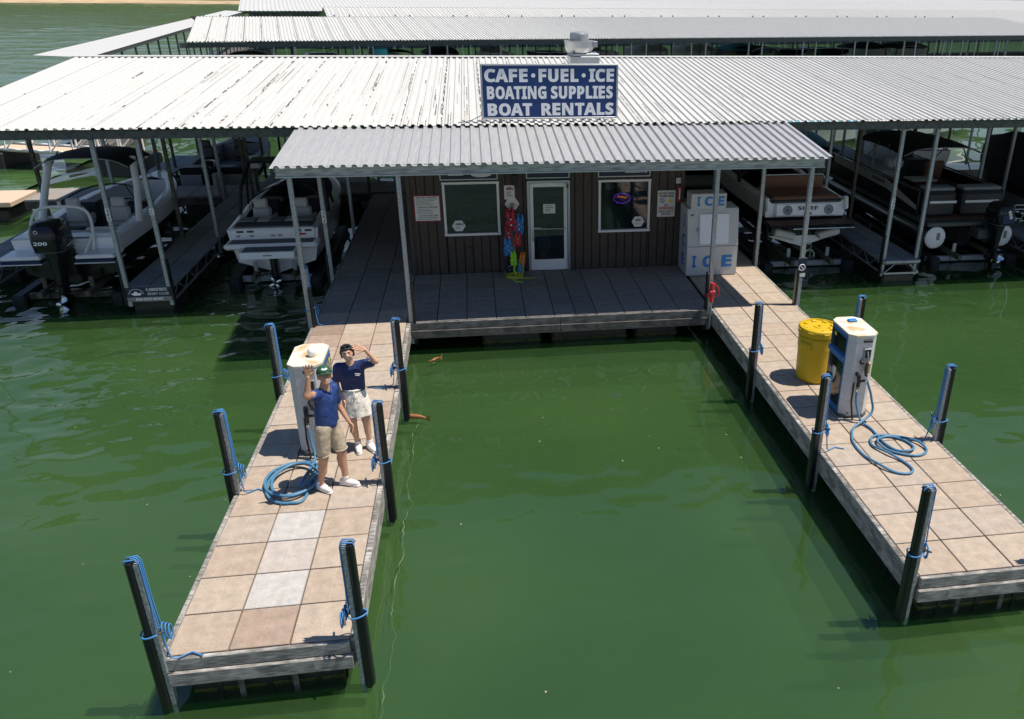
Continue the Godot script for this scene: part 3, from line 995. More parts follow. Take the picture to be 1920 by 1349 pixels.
func build_far_roofs() -> void:
	rng.seed = 15
	var th := deg_to_rad(11.7)
	# second boathouse: rotated 11.7 degrees, eave's left end at (-11.3, -40.4)
	var o2 := Vector3(-11.3, 0, -40.4)
	var t := thing("far_boathouse", "second white roofed boathouse behind the shop's roof", "boathouse", o2, th, "boathouses behind")
	far_house(t, 0.0, 62.0, 8.7, 3.46, 4.38, 0.9, true, 1)
	var t3 := thing("far_boathouse", "streaky roofed boathouse third from the camera", "boathouse", on_px(0), th, "boathouses behind")
	far_house(t3, 0.0, 92.0, 9.0, 3.3, 4.5, 0.9, false, 2)
	var t4 := thing("far_boathouse", "fourth white roofed boathouse with a dark gap under its eave", "boathouse", on_px(1), th, "boathouses behind")
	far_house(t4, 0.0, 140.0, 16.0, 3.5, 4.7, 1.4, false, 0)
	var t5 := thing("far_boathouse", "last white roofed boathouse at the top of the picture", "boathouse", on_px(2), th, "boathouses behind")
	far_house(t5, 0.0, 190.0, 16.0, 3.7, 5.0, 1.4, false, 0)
	# low roof of the breakwater walkway running away on the left
	t = thing("walkway_roof", "long low white roof running away beside the open lake", "roof", Vector3(-12.0, 0, -31.2), deg_to_rad(8.25))
	for i in 22:
		var g := G.new()
		g.quad(Vector3(-1.95, 3.5, -i * 3.1), Vector3(0.0, 3.4, -i * 3.1), Vector3(0.0, 3.4, -i * 3.1 - 3.09), Vector3(-1.95, 3.5, -i * 3.1 - 3.09))
		part(t, "roof_sheet", g, MT.far_white)
	part(t, "eave_beam", G.new().span(Vector3(-0.1, 3.22, -68.2), Vector3(-0.02, 3.38, 0)), MT.steel_dark)
	for i in 23:
		part(t, "post", G.new().span(Vector3(-0.12, -0.7, -i * 3.1 - 0.04), Vector3(-0.02, 3.3, -i * 3.1 + 0.04)), MT.steel_dark)
	part(t, "walkway", G.new().span(Vector3(-1.8, -0.65, -68.2), Vector3(0.05, -0.1, 0)), MT.wood_dark)

func on_px(i: int) -> Vector3:
	return [Vector3(-7.0, 0, -62.5), Vector3(-22.0, 0, -97.0), Vector3(-27.0, 0, -140.0)][i]

func far_house(t: Node3D, x0: float, x1: float, half: float, eave: float, ridge: float, sheet: float, ribs: bool, dirt: int) -> void:
	# own axes: eave along x at z = 0, ridge at z = -half
	var n := int((x1 - x0) / sheet)
	var a := atan((ridge - eave) / half)
	var length := half / cos(a)
	var slope_mesh := roof_sheet(sheet, 5 if ribs else 3, 0.04, length)
	for i in n:
		var m: Material = MT.far_white
		if dirt == 1:
			m = MT["roof_%d" % (rng.randi() % 2)]
		elif dirt == 2:
			m = MT["roof_%d" % ([5, 3, 5][rng.randi() % 3] if i < 30 else 1 + 3 * (rng.randi() % 2))]
		var o := part(t, "roof_sheet", slope_mesh, m)
		o.transform = Transform3D(Basis(Vector3.RIGHT, a), Vector3(x0 + i * sheet + (0.35 if ribs else 0.0), eave + rng.randf() * 0.004, 0))
	var g := G.new()
	g.quad(Vector3(x0, eave, -2 * half), Vector3(x0, ridge + 0.03, -half), Vector3(x0 + n * sheet, ridge + 0.03, -half), Vector3(x0 + n * sheet, eave, -2 * half))
	part(t, "rear_slope", g, MT.far_white)
	part(t, "eave_beam", G.new().span(Vector3(x0, eave - 0.28, -0.2), Vector3(x1, eave - 0.05, -0.08)), MT.steel_dark)
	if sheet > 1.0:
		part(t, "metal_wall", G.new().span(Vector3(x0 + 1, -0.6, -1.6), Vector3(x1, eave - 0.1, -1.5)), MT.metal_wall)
	for r in (3 if ribs else 1):
		var x := x0 + 0.4
		var k := 0
		while x < x1:
			part(t, "post", G.new().span(Vector3(x - 0.04, -0.7, -0.3 - r * 7.0), Vector3(x + 0.04, eave - 0.1 + r * 0.5, -0.22 - r * 7.0)), MT.steel if r == 0 else MT.steel_dark)
			x += 1.0 if k % 2 == 0 else 3.1
			k += 1
	part(t, "walkway", G.new().span(Vector3(x0, -0.65, -9.6), Vector3(x1, -0.05, -8.0)), MT.wood_dark)
	if ribs:
		for i in 15:
			part(t, "slip_deck", G.new().span(Vector3(x0 + 0.4 + i * 4.1, -0.65, -8.0), Vector3(x0 + 1.4 + i * 4.1, -0.02, -0.3)), MT.wood_dark)

# ------------------------------------------------------------------ shop
const WALL_Z := -11.88
func build_shop() -> void:
	var t := thing("cafe_shop", "brown board-sided shop with white framed windows under the canopy", "shop", Vector3(4.97, 0, WALL_Z))
	var x0 := 1.78 - 4.97
	var x1 := 8.16 - 4.97
	var holes := [[2.6 - 4.97, 3.79 - 4.97, 0.96, 2.12], [4.47 - 4.97, 5.46 - 4.97, -0.1, 2.15], [6.18 - 4.97, 7.33 - 4.97, 0.94, 2.1]]
	var w := 0.2
	var x := x0
	var sheath := G.new()
	while x < x1 - 0.01:
		var e := minf(x + w, x1)
		var cuts := [[0.0, 3.25]]
		# boards are sawn round the openings
		var xs := [x, e]
		for h in holes:
			for q in [h[0], h[1]]:
				if q > x + 0.005 and q < e - 0.005:
					xs.append(q)
		xs.sort()
		for i in xs.size() - 1:
			var mid: float = (xs[i] + xs[i + 1]) * 0.5
			cuts = [[0.0, 3.25]]
			for h in holes:
				if mid > h[0] and mid < h[1]:
					cuts = [[h[3], 3.25]]
					if h[2] > 0:
						cuts.append([0.0, h[2]])
			for c in cuts:
				var g := G.new().cbox(Vector3(mid, (c[0] + c[1]) * 0.5, -0.035), Vector3(xs[i + 1] - xs[i] - 0.014, c[1] - c[0], 0.07), 0.01)
				sheath.box(Vector3(mid, (c[0] + c[1]) * 0.5, -0.085), Vector3(xs[i + 1] - xs[i], c[1] - c[0], 0.02))
				part(t, "siding_board", g, MT.siding)
		x = e
	part(t, "sheathing", sheath, MT.black)
	# other walls, floor, ceiling: a closed dark room behind the glass
	part(t, "side_wall", G.new().span(Vector3(x0, 0, -7.9), Vector3(x0 + 0.12, 3.25, -0.1)), MT.siding)
	part(t, "side_wall", G.new().span(Vector3(x1 - 0.12, 0, -7.9), Vector3(x1, 3.25, -0.1)), MT.siding)
	part(t, "back_wall", G.new().span(Vector3(x0, 0, -8.0), Vector3(x1, 3.25, -7.9)), MT.siding)
	part(t, "floor", G.new().span(Vector3(x0, -0.3, -8.0), Vector3(x1, -0.01, -0.02)), MT.wood_dark)
	part(t, "ceiling", G.new().span(Vector3(x0 + 0.12, 2.6, -7.9), Vector3(x1 - 0.12, 2.7, -0.1)), MT.siding)
	part(t, "counter", G.new().cbox(Vector3(-0.5, 0.5, -3.2), Vector3(4.0, 1.0, 0.6), 0.02), MT.wood_dark)
	for sx in [-2.2, 2.1]:
		part(t, "shelf", G.new().cbox(Vector3(sx, 0.75, -1.6), Vector3(0.9, 1.5, 0.4), 0.02), MT.wood_dark)
	part(t, "corner_trim", G.new().cbox(Vector3(x0 + 0.02, 1.6, 0.02), Vector3(0.09, 3.2, 0.03), 0.006), MT.siding)
	part(t, "corner_trim", G.new().cbox(Vector3(x1 - 0.02, 1.6, 0.02), Vector3(0.09, 3.2, 0.03), 0.006), MT.siding)
	# windows
	for i in [0, 2]:
		var h: Array = holes[i]
		var f := G.new()
		var d := 0.055
		f.cbox(Vector3((h[0] + h[1]) / 2, h[3] + d * 0.3, 0.005), Vector3(h[1] - h[0] + d * 2, d, 0.07), 0.006)
		f.cbox(Vector3((h[0] + h[1]) / 2, h[2] - d * 0.3, 0.008), Vector3(h[1] - h[0] + d * 2, d, 0.085), 0.006)
		f.cbox(Vector3(h[0] - d * 0.3, (h[2] + h[3]) / 2, 0.0), Vector3(d, h[3] - h[2] - d * 0.4, 0.07), 0.006)
		f.cbox(Vector3(h[1] + d * 0.3, (h[2] + h[3]) / 2, 0.0), Vector3(d, h[3] - h[2] - d * 0.4, 0.07), 0.006)
		var win := part(t, "window", f, MT.white)
		part(win, "pane", G.new().span(Vector3(h[0], h[2], -0.03), Vector3(h[1], h[3], -0.022)), MT.glass)
	# door
	var a: float = holes[1][0]
	var b: float = holes[1][1]
	var fr := G.new()
	fr.cbox(Vector3(a + 0.025, 1.075, 0.0), Vector3(0.06, 2.15, 0.12), 0.006).cbox(Vector3(b - 0.025, 1.075, 0.0), Vector3(0.06, 2.15, 0.12), 0.006).cbox(Vector3((a + b) / 2, 2.135, 0.003), Vector3(b - a, 0.06, 0.12), 0.006)
	var door := part(t, "door", fr, MT.aluminium)
	var leaf := G.new()
	var l0 := a + 0.06
	var l1 := b - 0.06
	leaf.cbox(Vector3(l0 + 0.04, 1.05, -0.01), Vector3(0.08, 2.08, 0.05), 0.005).cbox(Vector3(l1 - 0.04, 1.05, -0.01), Vector3(0.08, 2.08, 0.05), 0.005)
	leaf.cbox(Vector3((l0 + l1) / 2, 2.05, -0.009), Vector3(l1 - l0 - 0.16, 0.09, 0.05), 0.005).cbox(Vector3((l0 + l1) / 2, 0.14, -0.009), Vector3(l1 - l0 - 0.16, 0.26, 0.05), 0.005)
	part(door, "leaf_frame", leaf, MT.white)
	part(door, "pane", G.new().span(Vector3(l0 + 0.08, 0.27, -0.02), Vector3(l1 - 0.08, 2.005, -0.012)), MT.glass)
	part(door, "push_bar", G.new().cbox(Vector3((l0 + l1) / 2 + 0.05, 1.02, 0.02), Vector3(l1 - l0 - 0.16, 0.03, 0.03), 0.006).cbox(Vector3(l0 + 0.16, 1.04, 0.025), Vector3(0.16, 0.05, 0.03), 0.006), MT.aluminium)
	part(door, "handle", G.new().tube([Vector3(l0 + 0.04, 0.98, 0.01), Vector3(l0 + 0.05, 0.97, 0.06), Vector3(l0 + 0.06, 0.86, 0.07), Vector3(l0 + 0.05, 0.75, 0.06), Vector3(l0 + 0.04, 0.74, 0.01)], 0.012, 6), MT.aluminium)
	part(door, "hinge", G.new().cbox(Vector3(l1 + 0.005, 2.03, 0.07), Vector3(0.04, 0.1, 0.03), 0.005), MT.steel_dark)
	part(t, "outlet_box", G.new().cbox(Vector3(3.08 - 4.97, 0.56, 0.03), Vector3(0.12, 0.17, 0.06), 0.01), MT.siding)
	part(t, "outlet_box", G.new().cbox(Vector3(6.68 - 4.97, 0.58, 0.03), Vector3(0.12, 0.17, 0.06), 0.01), MT.siding)
	part(t, "wall_lamp", G.new().cbox(Vector3(4.2 - 4.97, 2.22, 0.06), Vector3(0.12, 0.2, 0.12), 0.02).cbox(Vector3(4.22 - 4.97, 2.05, 0.05), Vector3(0.05, 0.14, 0.05), 0.01), MT.black)

func wall_board(called: String, label: String, category: String, a: Vector2, b: Vector2, m: Material, edge: Material = null, thick := 0.012) -> Node3D:  # a flat board screwed to the shop front; a, b: lower left and upper right in x, y
	var c := (a + b) * 0.5
	var t := thing(called, label, category, Vector3(c.x, a.y, WALL_Z + 0.012))
	var h := b - a
	part(t, "board", G.new().cbox(Vector3(0, h.y / 2, 0), Vector3(h.x, h.y, thick), 0.003), edge if edge else m)
	if edge:
		part(t, "face", G.new().box(Vector3(0, h.y / 2, thick * 0.5 + 0.001), Vector3(h.x - 0.05, h.y - 0.05, 0.004)), m)
	return t

func printed(t: Node3D, y0: float, y1: float, w: float, rows: int, x := 0.0, z := 0.0115, m: Material = null) -> void:  # lines of print too small to read in the photograph
	var g := G.new()
	for i in rows:
		var y := lerpf(y1, y0, (i + 0.5) / rows)
		var l := w * rng.randf_range(0.6, 1.0)
		g.box(Vector3(x - (w - l) * 0.5, y, z), Vector3(l, (y1 - y0) / rows * 0.32, 0.002))
	part(t, "print_lines", g, m if m else MT.print_grey)

func hexagon(r: float) -> Array:
	var p := []
	for i in 6:
		p.append(Vector2(r * cos(TAU * i / 6), r * 0.92 * sin(TAU * i / 6)))
	return p

func build_signs() -> void:
	rng.seed = 33
	# roof sign
	var t := thing("roof_sign", "large blue cafe, fuel and ice sign standing on the roof", "sign", Vector3(5.02, 3.5, -11.62))
	part(t, "panel", G.new().span(Vector3(-1.45, 0.085, -0.05), Vector3(1.45, 1.175, 0.02)), MT.sign_blue)
	var fr := G.new()
	fr.cbox(Vector3(0, 1.18, -0.01), Vector3(2.98, 0.035, 0.09), 0.006).cbox(Vector3(0, 0.08, -0.01), Vector3(2.98, 0.035, 0.09), 0.006)
	fr.cbox(Vector3(-1.47, 0.63, -0.01), Vector3(0.035, 1.07, 0.09), 0.006).cbox(Vector3(1.47, 0.63, -0.01), Vector3(0.035, 1.07, 0.09), 0.006)
	part(t, "frame", fr, MT.aluminium)
	lettering(t, "CAFE", Vector3(-0.94, 0.965, 0.024), 0.92, 0.27, MT.letter_white, heavy)
	lettering(t, "FUEL", Vector3(0.185, 0.965, 0.024), 0.86, 0.27, MT.letter_white, heavy)
	lettering(t, "ICE", Vector3(1.12, 0.965, 0.024), 0.55, 0.27, MT.letter_white, heavy)
	for x in [-0.36, 0.73]:
		part(t, "dot", G.new().lathe([[0.045, 0.0], [0.045, 0.006], [0.0, 0.006]], Vector3(x, 0.965, 0.021), 14, Basis(Vector3.RIGHT, PI / 2)), MT.letter_white)
	lettering(t, "BOATING", Vector3(-0.72, 0.615, 0.024), 1.28, 0.265, MT.letter_white, heavy)
	lettering(t, "SUPPLIES", Vector3(0.695, 0.615, 0.024), 1.36, 0.265, MT.letter_white, heavy)
	lettering(t, "BOAT", Vector3(-0.88, 0.265, 0.024), 0.96, 0.26, MT.letter_white, heavy)
	lettering(t, "RENTALS", Vector3(0.6, 0.265, 0.024), 1.6, 0.26, MT.letter_white, heavy)
	for x in [-1.1, 0.0, 1.1]:
		part(t, "brace", G.new().tube([Vector3(x, 0.05, -0.04), Vector3(x, -0.03, -0.04)], 0.025, 6).tube([Vector3(x, 0.9, -0.06), Vector3(x, 0.09, -0.9)], 0.02, 6), MT.steel)
	part(t, "power_cable", G.new().tube([Vector3(-1.46, 0.16, -0.02), Vector3(-1.6, 0.1, 0.0), Vector3(-1.72, 0.05, 0.06), Vector3(-1.85, 0.03, 0.1), Vector3(-1.96, 0.02, 0.16)], 0.008, 5), MT.steel_dark)
	# exhaust fan by the ridge
	t = thing("exhaust_fan", "round metal exhaust fan on a square curb near the roof ridge", "vent", Vector3(6.62, 4.05, -18.4))
	part(t, "curb", G.new().cbox(Vector3(0, 0.13, 0), Vector3(0.86, 0.42, 0.8), 0.01), MT.aluminium)
	part(t, "curb_lid", G.new().cbox(Vector3(0.02, 0.38, -0.02), Vector3(0.8, 0.07, 0.74), 0.01), MT.aluminium)
	part(t, "bowl", G.new().lathe([[0.26, 0.38], [0.36, 0.44], [0.42, 0.56], [0.43, 0.72], [0.45, 0.73], [0.45, 0.75], [0.28, 0.76]], Vector3(-0.12, 0, 0), 28), MT.aluminium)
	part(t, "motor_cap", G.new().lathe([[0.27, 0.75], [0.27, 0.93], [0.25, 0.97], [0.1, 1.0], [0.0, 1.0]], Vector3(-0.12, 0, 0), 24), MT.steel)
	part(t, "junction_box", G.new().cbox(Vector3(0.33, 0.66, 0.12), Vector3(0.13, 0.16, 0.12), 0.01), MT.steel)
	part(t, "conduit", G.new().tube([Vector3(-0.36, -0.05, 0.36), Vector3(-0.36, 0.46, 0.36), Vector3(-0.3, 0.5, 0.3), Vector3(-0.26, 0.5, 0.2)], 0.02, 6), MT.steel)
	# shop front boards
	t = wall_board("fueling_notice", "white notice with red border and before fueling rules", "sign", Vector2(1.9, 1.27), Vector2(2.5, 1.88), MT.sign_white, MT.maroon)
	lettering(t, "BEFORE FUELING", Vector3(0, 0.555, 0.01), 0.46, 0.035, MT.print_black)
	printed(t, 0.375, 0.525, 0.5, 6)
	lettering(t, "DURING FUELING", Vector3(0, 0.335, 0.01), 0.44, 0.035, MT.print_black)
	printed(t, 0.18, 0.305, 0.48, 4)
	lettering(t, "AFTER FUELING", Vector3(0.02, 0.14, 0.01), 0.42, 0.035, MT.print_black)
	printed(t, 0.045, 0.11, 0.46, 2)
	for q in [["window_banner", "navy banner above the window beside the fueling notice", 2.52, 3.82, "left"], ["window_banner", "short navy banner above the shop door", 4.46, 5.46, "door"], ["window_banner", "navy banner above the window with the neon sign", 6.12, 7.36, "right"]]:
		t = wall_board(q[0], q[1], "sign", Vector2(q[2], 2.2), Vector2(q[3], 2.56), MT.sign_navy, MT.aluminium)
		t.set_meta("group", "navy banners on the shop front")
		var script_font: Font = serif
		if q[4] == "left":
			printed(t, 0.09, 0.15, 0.42, 1, -0.25, 0.011, MT.letter_white)
			part(t, "oval_badge", G.new().ball(Vector3(0.28, 0.13, 0.01), Vector3(0.24, 0.07, 0.006), Basis(), 6, 18), MT.sign_white)
		elif q[4] == "door":
			printed(t, 0.1, 0.18, 0.6, 1, 0.1, 0.011, MT.letter_white)
		else:
			lettering(t, "Manitou", Vector3(0.28, 0.155, 0.011), 0.52, 0.12, MT.letter_white, script_font)
			printed(t, 0.1, 0.17, 0.4, 1, -0.33, 0.011, MT.letter_white)
	t = wall_board("hazard_sign", "white electric shock hazard and no swimming sign", "sign", Vector2(7.55, 1.23), Vector2(7.98, 1.86), MT.sign_white)
	lettering(t, "ELECTRIC SHOCK", Vector3(0, 0.565, 0.009), 0.38, 0.05, MT.print_black)
	lettering(t, "HAZARD RISK!", Vector3(0, 0.5, 0.009), 0.33, 0.05, MT.print_black)
	var ring := []
	for i in 16:
		ring.append(Vector3(-0.1 + 0.05 * cos(TAU * i / 16), 0.395, 0.009) + Vector3(0, 0.05 * sin(TAU * i / 16), 0))
	part(t, "no_swim_symbol", G.new().tube(ring, 0.007, 5, true).tube([Vector3(-0.135, 0.43, 0.009), Vector3(-0.065, 0.36, 0.009)], 0.006, 5), MT.print_black)
	part(t, "shock_symbol", G.new().prism([Vector2(0.04, 0.35), Vector2(0.16, 0.35), Vector2(0.1, 0.45)], Transform3D(Basis(), Vector3(0, 0, 0.009)), 0.003), MT.yellow)
	lettering(t, "NO", Vector3(0, 0.285, 0.009), 0.1, 0.055, MT.red)
	lettering(t, "SWIMMING", Vector3(0, 0.21, 0.009), 0.37, 0.07, MT.red)
	lettering(t, "WITHIN 100 YARDS OF", Vector3(0, 0.13, 0.009), 0.38, 0.04, MT.print_black)
	lettering(t, "BOAT DOCK", Vector3(0, 0.07, 0.009), 0.22, 0.05, MT.print_black)
	t = wall_board("extinguisher_arrow", "small red sign with a white arrow pointing down", "sign", Vector2(8.02, 1.58), Vector2(8.15, 1.94), MT.red)
	part(t, "arrow", G.new().prism([Vector2(0.0, 0.04), Vector2(0.04, 0.11), Vector2(0.02, 0.11), Vector2(0.02, 0.3), Vector2(0.035, 0.32), Vector2(-0.035, 0.32), Vector2(-0.02, 0.3), Vector2(-0.02, 0.11), Vector2(-0.04, 0.11)], Transform3D(Basis(), Vector3(0, 0, 0.01)), 0.004), MT.letter_white)
	t = wall_board("small_notice", "small white notice near the shop corner above the arrow sign", "sign", Vector2(7.98, 2.02), Vector2(8.15, 2.15), MT.sign_white)
	printed(t, 0.02, 0.11, 0.13, 3, 0.0, 0.009)
	t = wall_board("jacket_notice", "white life jacket loaner notice above the hanging jackets", "sign", Vector2(3.95, 1.74), Vector2(4.19, 2.06), MT.sign_white)
	part(t, "red_emblem", G.new().box(Vector3(-0.045, 0.235, 0.009), Vector3(0.05, 0.04, 0.003)).box(Vector3(0.01, 0.235, 0.009), Vector3(0.04, 0.04, 0.003)).box(Vector3(0.065, 0.235, 0.009), Vector3(0.04, 0.035, 0.003)), MT.maroon)
	part(t, "black_emblem", G.new().box(Vector3(0.0, 0.268, 0.009), Vector3(0.1, 0.02, 0.003)), MT.print_black)
	printed(t, 0.06, 0.19, 0.14, 3, 0.0, 0.009, MT.print_black)
	t = thing("hexagon_notice", "white hexagonal notice behind the top of the hanging jackets", "sign", Vector3(4.12, 1.5, WALL_Z + 0.012))
	part(t, "board", G.new().prism(hexagon(0.17), Transform3D(Basis(), Vector3(0, 0.13, 0.0)), 0.01), MT.sign_white)
	printed(t, 0.05, 0.13, 0.2, 3, 0.03, 0.002)
	# stickers on the panes
	t = thing("window_sticker", "pale hexagonal fish sticker on the window beside the fueling notice", "sticker", Vector3(2.88, 1.0, WALL_Z - 0.019), 0.0, "hexagonal stickers on the panes")
	part(t, "sheet", G.new().prism(hexagon(0.155), Transform3D(Basis(), Vector3(0, 0.14, 0)), 0.003), MT.sign_white)
	part(t, "fish_print", G.new().ball(Vector3(0, 0.18, 0.001), Vector3(0.08, 0.028, 0.002), Basis(), 5, 12).prism([Vector2(0.06, 0.18), Vector2(0.11, 0.15), Vector2(0.11, 0.21)], Transform3D(Basis(), Vector3(0, 0, 0.002)), 0.002), MT.print_grey)
	printed(t, 0.07, 0.12, 0.16, 2, 0.0, 0.001)
	t = thing("window_sticker", "hexagonal fish sticker on the window with the neon sign", "sticker", Vector3(7.1, 0.98, WALL_Z - 0.019), 0.0, "hexagonal stickers on the panes")
	part(t, "sheet", G.new().prism(hexagon(0.155), Transform3D(Basis(), Vector3(0, 0.14, 0)), 0.003), MT.sign_white)
	part(t, "fish_print", G.new().ball(Vector3(0, 0.18, 0.001), Vector3(0.08, 0.028, 0.002), Basis(), 5, 12), MT.print_grey)
	printed(t, 0.07, 0.12, 0.16, 2, 0.0, 0.001)
	t = thing("door_notice", "small white paper notice on the shop door glass", "notice", Vector3(4.98, 1.38, WALL_Z - 0.009))
	part(t, "sheet", G.new().box(Vector3(0, 0.11, 0), Vector3(0.28, 0.22, 0.004)), MT.sign_white)
	printed(t, 0.04, 0.2, 0.2, 4, 0.0, 0.003, MT.print_black)
	# neon oval inside the window
	t = thing("neon_sign", "lit oval neon sign hanging inside the shop window", "neon sign", Vector3(6.73, 1.66, WALL_Z - 0.15))
	var oval := []
	for i in 28:
		oval.append(Vector3(0.2 * cos(TAU * i / 28), 0.12 * sin(TAU * i / 28), 0))
	part(t, "violet_tube", G.new().tube(oval, 0.01, 6, true), MT.neon_violet)
	part(t, "orange_tube", G.new().tube([Vector3(-0.12, 0.03, 0), Vector3(-0.08, 0.06, 0), Vector3(-0.04, 0.02, 0), Vector3(0.0, 0.05, 0), Vector3(0.05, 0.0, 0), Vector3(0.1, 0.03, 0)], 0.012, 6), MT.neon_orange)
	part(t, "backing", G.new().box(Vector3(0, 0, -0.03), Vector3(0.36, 0.2, 0.01)), MT.black)
	var l := OmniLight3D.new()
	l.light_color = Color(0.6, 0.4, 1.0)
	l.light_energy = 0.02
	l.light_size = 0.1
	l.omni_range = 8.0
	l.omni_attenuation = 2.0
	l.shadow_enabled = true
	l.position = Vector3(0, 0, 0.06)
	t.add_child(l)
	# number plates on the slip posts and the notice on the canopy post
	for q in [["102", Vector3(-4.48, 1.52, -11.725), "white plate numbered 102 on the post before the outboard boat"], ["104", Vector3(-0.06, 1.35, -11.725), "white plate numbered 104 on the post by the two-seat boat"], ["110", Vector3(13.47, 1.3, -11.725), "white plate numbered 110 on the post before the pontoon boat"]]:
		t = thing("number_plate", q[2], "plate", q[1], 0.0, "slip number plates")
		part(t, "plate", G.new().cbox(Vector3(0, 0.13, 0), Vector3(0.09, 0.27, 0.006), 0.002), MT.sign_white)
		for i in 3:
			lettering(t, String(q[0])[i], Vector3(0, 0.215 - i * 0.085, 0.005), 0.045, 0.065, MT.print_black, bold, Basis(), 0.003, "numeral")
	t = thing("post_label", "small white label on the post above the boat club sign", "plate", Vector3(-3.6, 1.62, -11.725))
	part(t, "plate", G.new().cbox(Vector3(0, 0.07, 0), Vector3(0.1, 0.14, 0.006), 0.002), MT.sign_white)
	printed(t, 0.015, 0.12, 0.07, 3, 0.0, 0.005, MT.print_black)
	t = thing("post_notice", "navy no smoking plate on the canopy's outer corner post", "sign", Vector3(10.06, 0.62, -8.855))
	part(t, "plate", G.new().cbox(Vector3(0, 0.22, 0.006), Vector3(0.2, 0.44, 0.012), 0.003), MT.sign_navy)
	ring = []
	for i in 16:
		ring.append(Vector3(0.065 * cos(TAU * i / 16), 0.23 + 0.065 * sin(TAU * i / 16), 0.014))
	part(t, "round_symbol", G.new().tube(ring, 0.009, 5, true).tube([Vector3(-0.045, 0.275, 0.014), Vector3(0.045, 0.185, 0.014)], 0.008, 5), MT.letter_white)
	part(t, "white_strip", G.new().box(Vector3(0, 0.06, 0.013), Vector3(0.17, 0.08, 0.003)), MT.sign_white)
	# boat club sign on the slip end
	t = thing("club_sign", "blue boat club sign on the end of the slip dock", "sign", Vector3(-4.04, -0.33, -11.735))
	part(t, "board", G.new().cbox(Vector3(0, 0.16, 0), Vector3(0.96, 0.33, 0.02), 0.004), MT.sign_navy)
	part(t, "lower_band", G.new().box(Vector3(0, 0.05, 0.011), Vector3(0.94, 0.09, 0.004)), MT.print_grey)
	lettering(t, "CAREFREE", Vector3(0.18, 0.27, 0.013), 0.44, 0.065, MT.letter_white, serif)
	lettering(t, "BOAT CLUB", Vector3(0.2, 0.17, 0.013), 0.43, 0.055, MT.letter_white, plain_font)
	lettering(t, "844-2GO-BOAT", Vector3(0.0, 0.05, 0.015), 0.58, 0.06, MT.letter_white)
	var em := G.new()
	var arc := []
	for i in 13:
		arc.append(Vector3(-0.26 + 0.15 * cos(PI * i / 12), 0.17 + 0.12 * sin(PI * i / 12), 0.012))
	em.tube(arc, 0.005, 5)
	em.prism([Vector2(-0.37, 0.19), Vector2(-0.32, 0.14), Vector2(-0.18, 0.14), Vector2(-0.14, 0.2), Vector2(-0.22, 0.19), Vector2(-0.25, 0.23), Vector2(-0.29, 0.23), Vector2(-0.31, 0.19)], Transform3D(Basis(), Vector3(0, 0, 0.014)), 0.004)
	part(t, "boat_emblem", em, MT.letter_white)

# ------------------------------------------------------------------ fuel pumps, drum, ice chest, life jackets
func octagon(w: float, d: float, c: float) -> Array:  # footprint, counter-clockwise seen from above in (x, -z)
	return [Vector2(-w / 2 + c, -d / 2), Vector2(w / 2 - c, -d / 2), Vector2(w / 2, -d / 2 + c), Vector2(w / 2, d / 2 - c), Vector2(w / 2 - c, d / 2), Vector2(-w / 2 + c, d / 2), Vector2(-w / 2, d / 2 - c), Vector2(-w / 2, -d / 2 + c)]

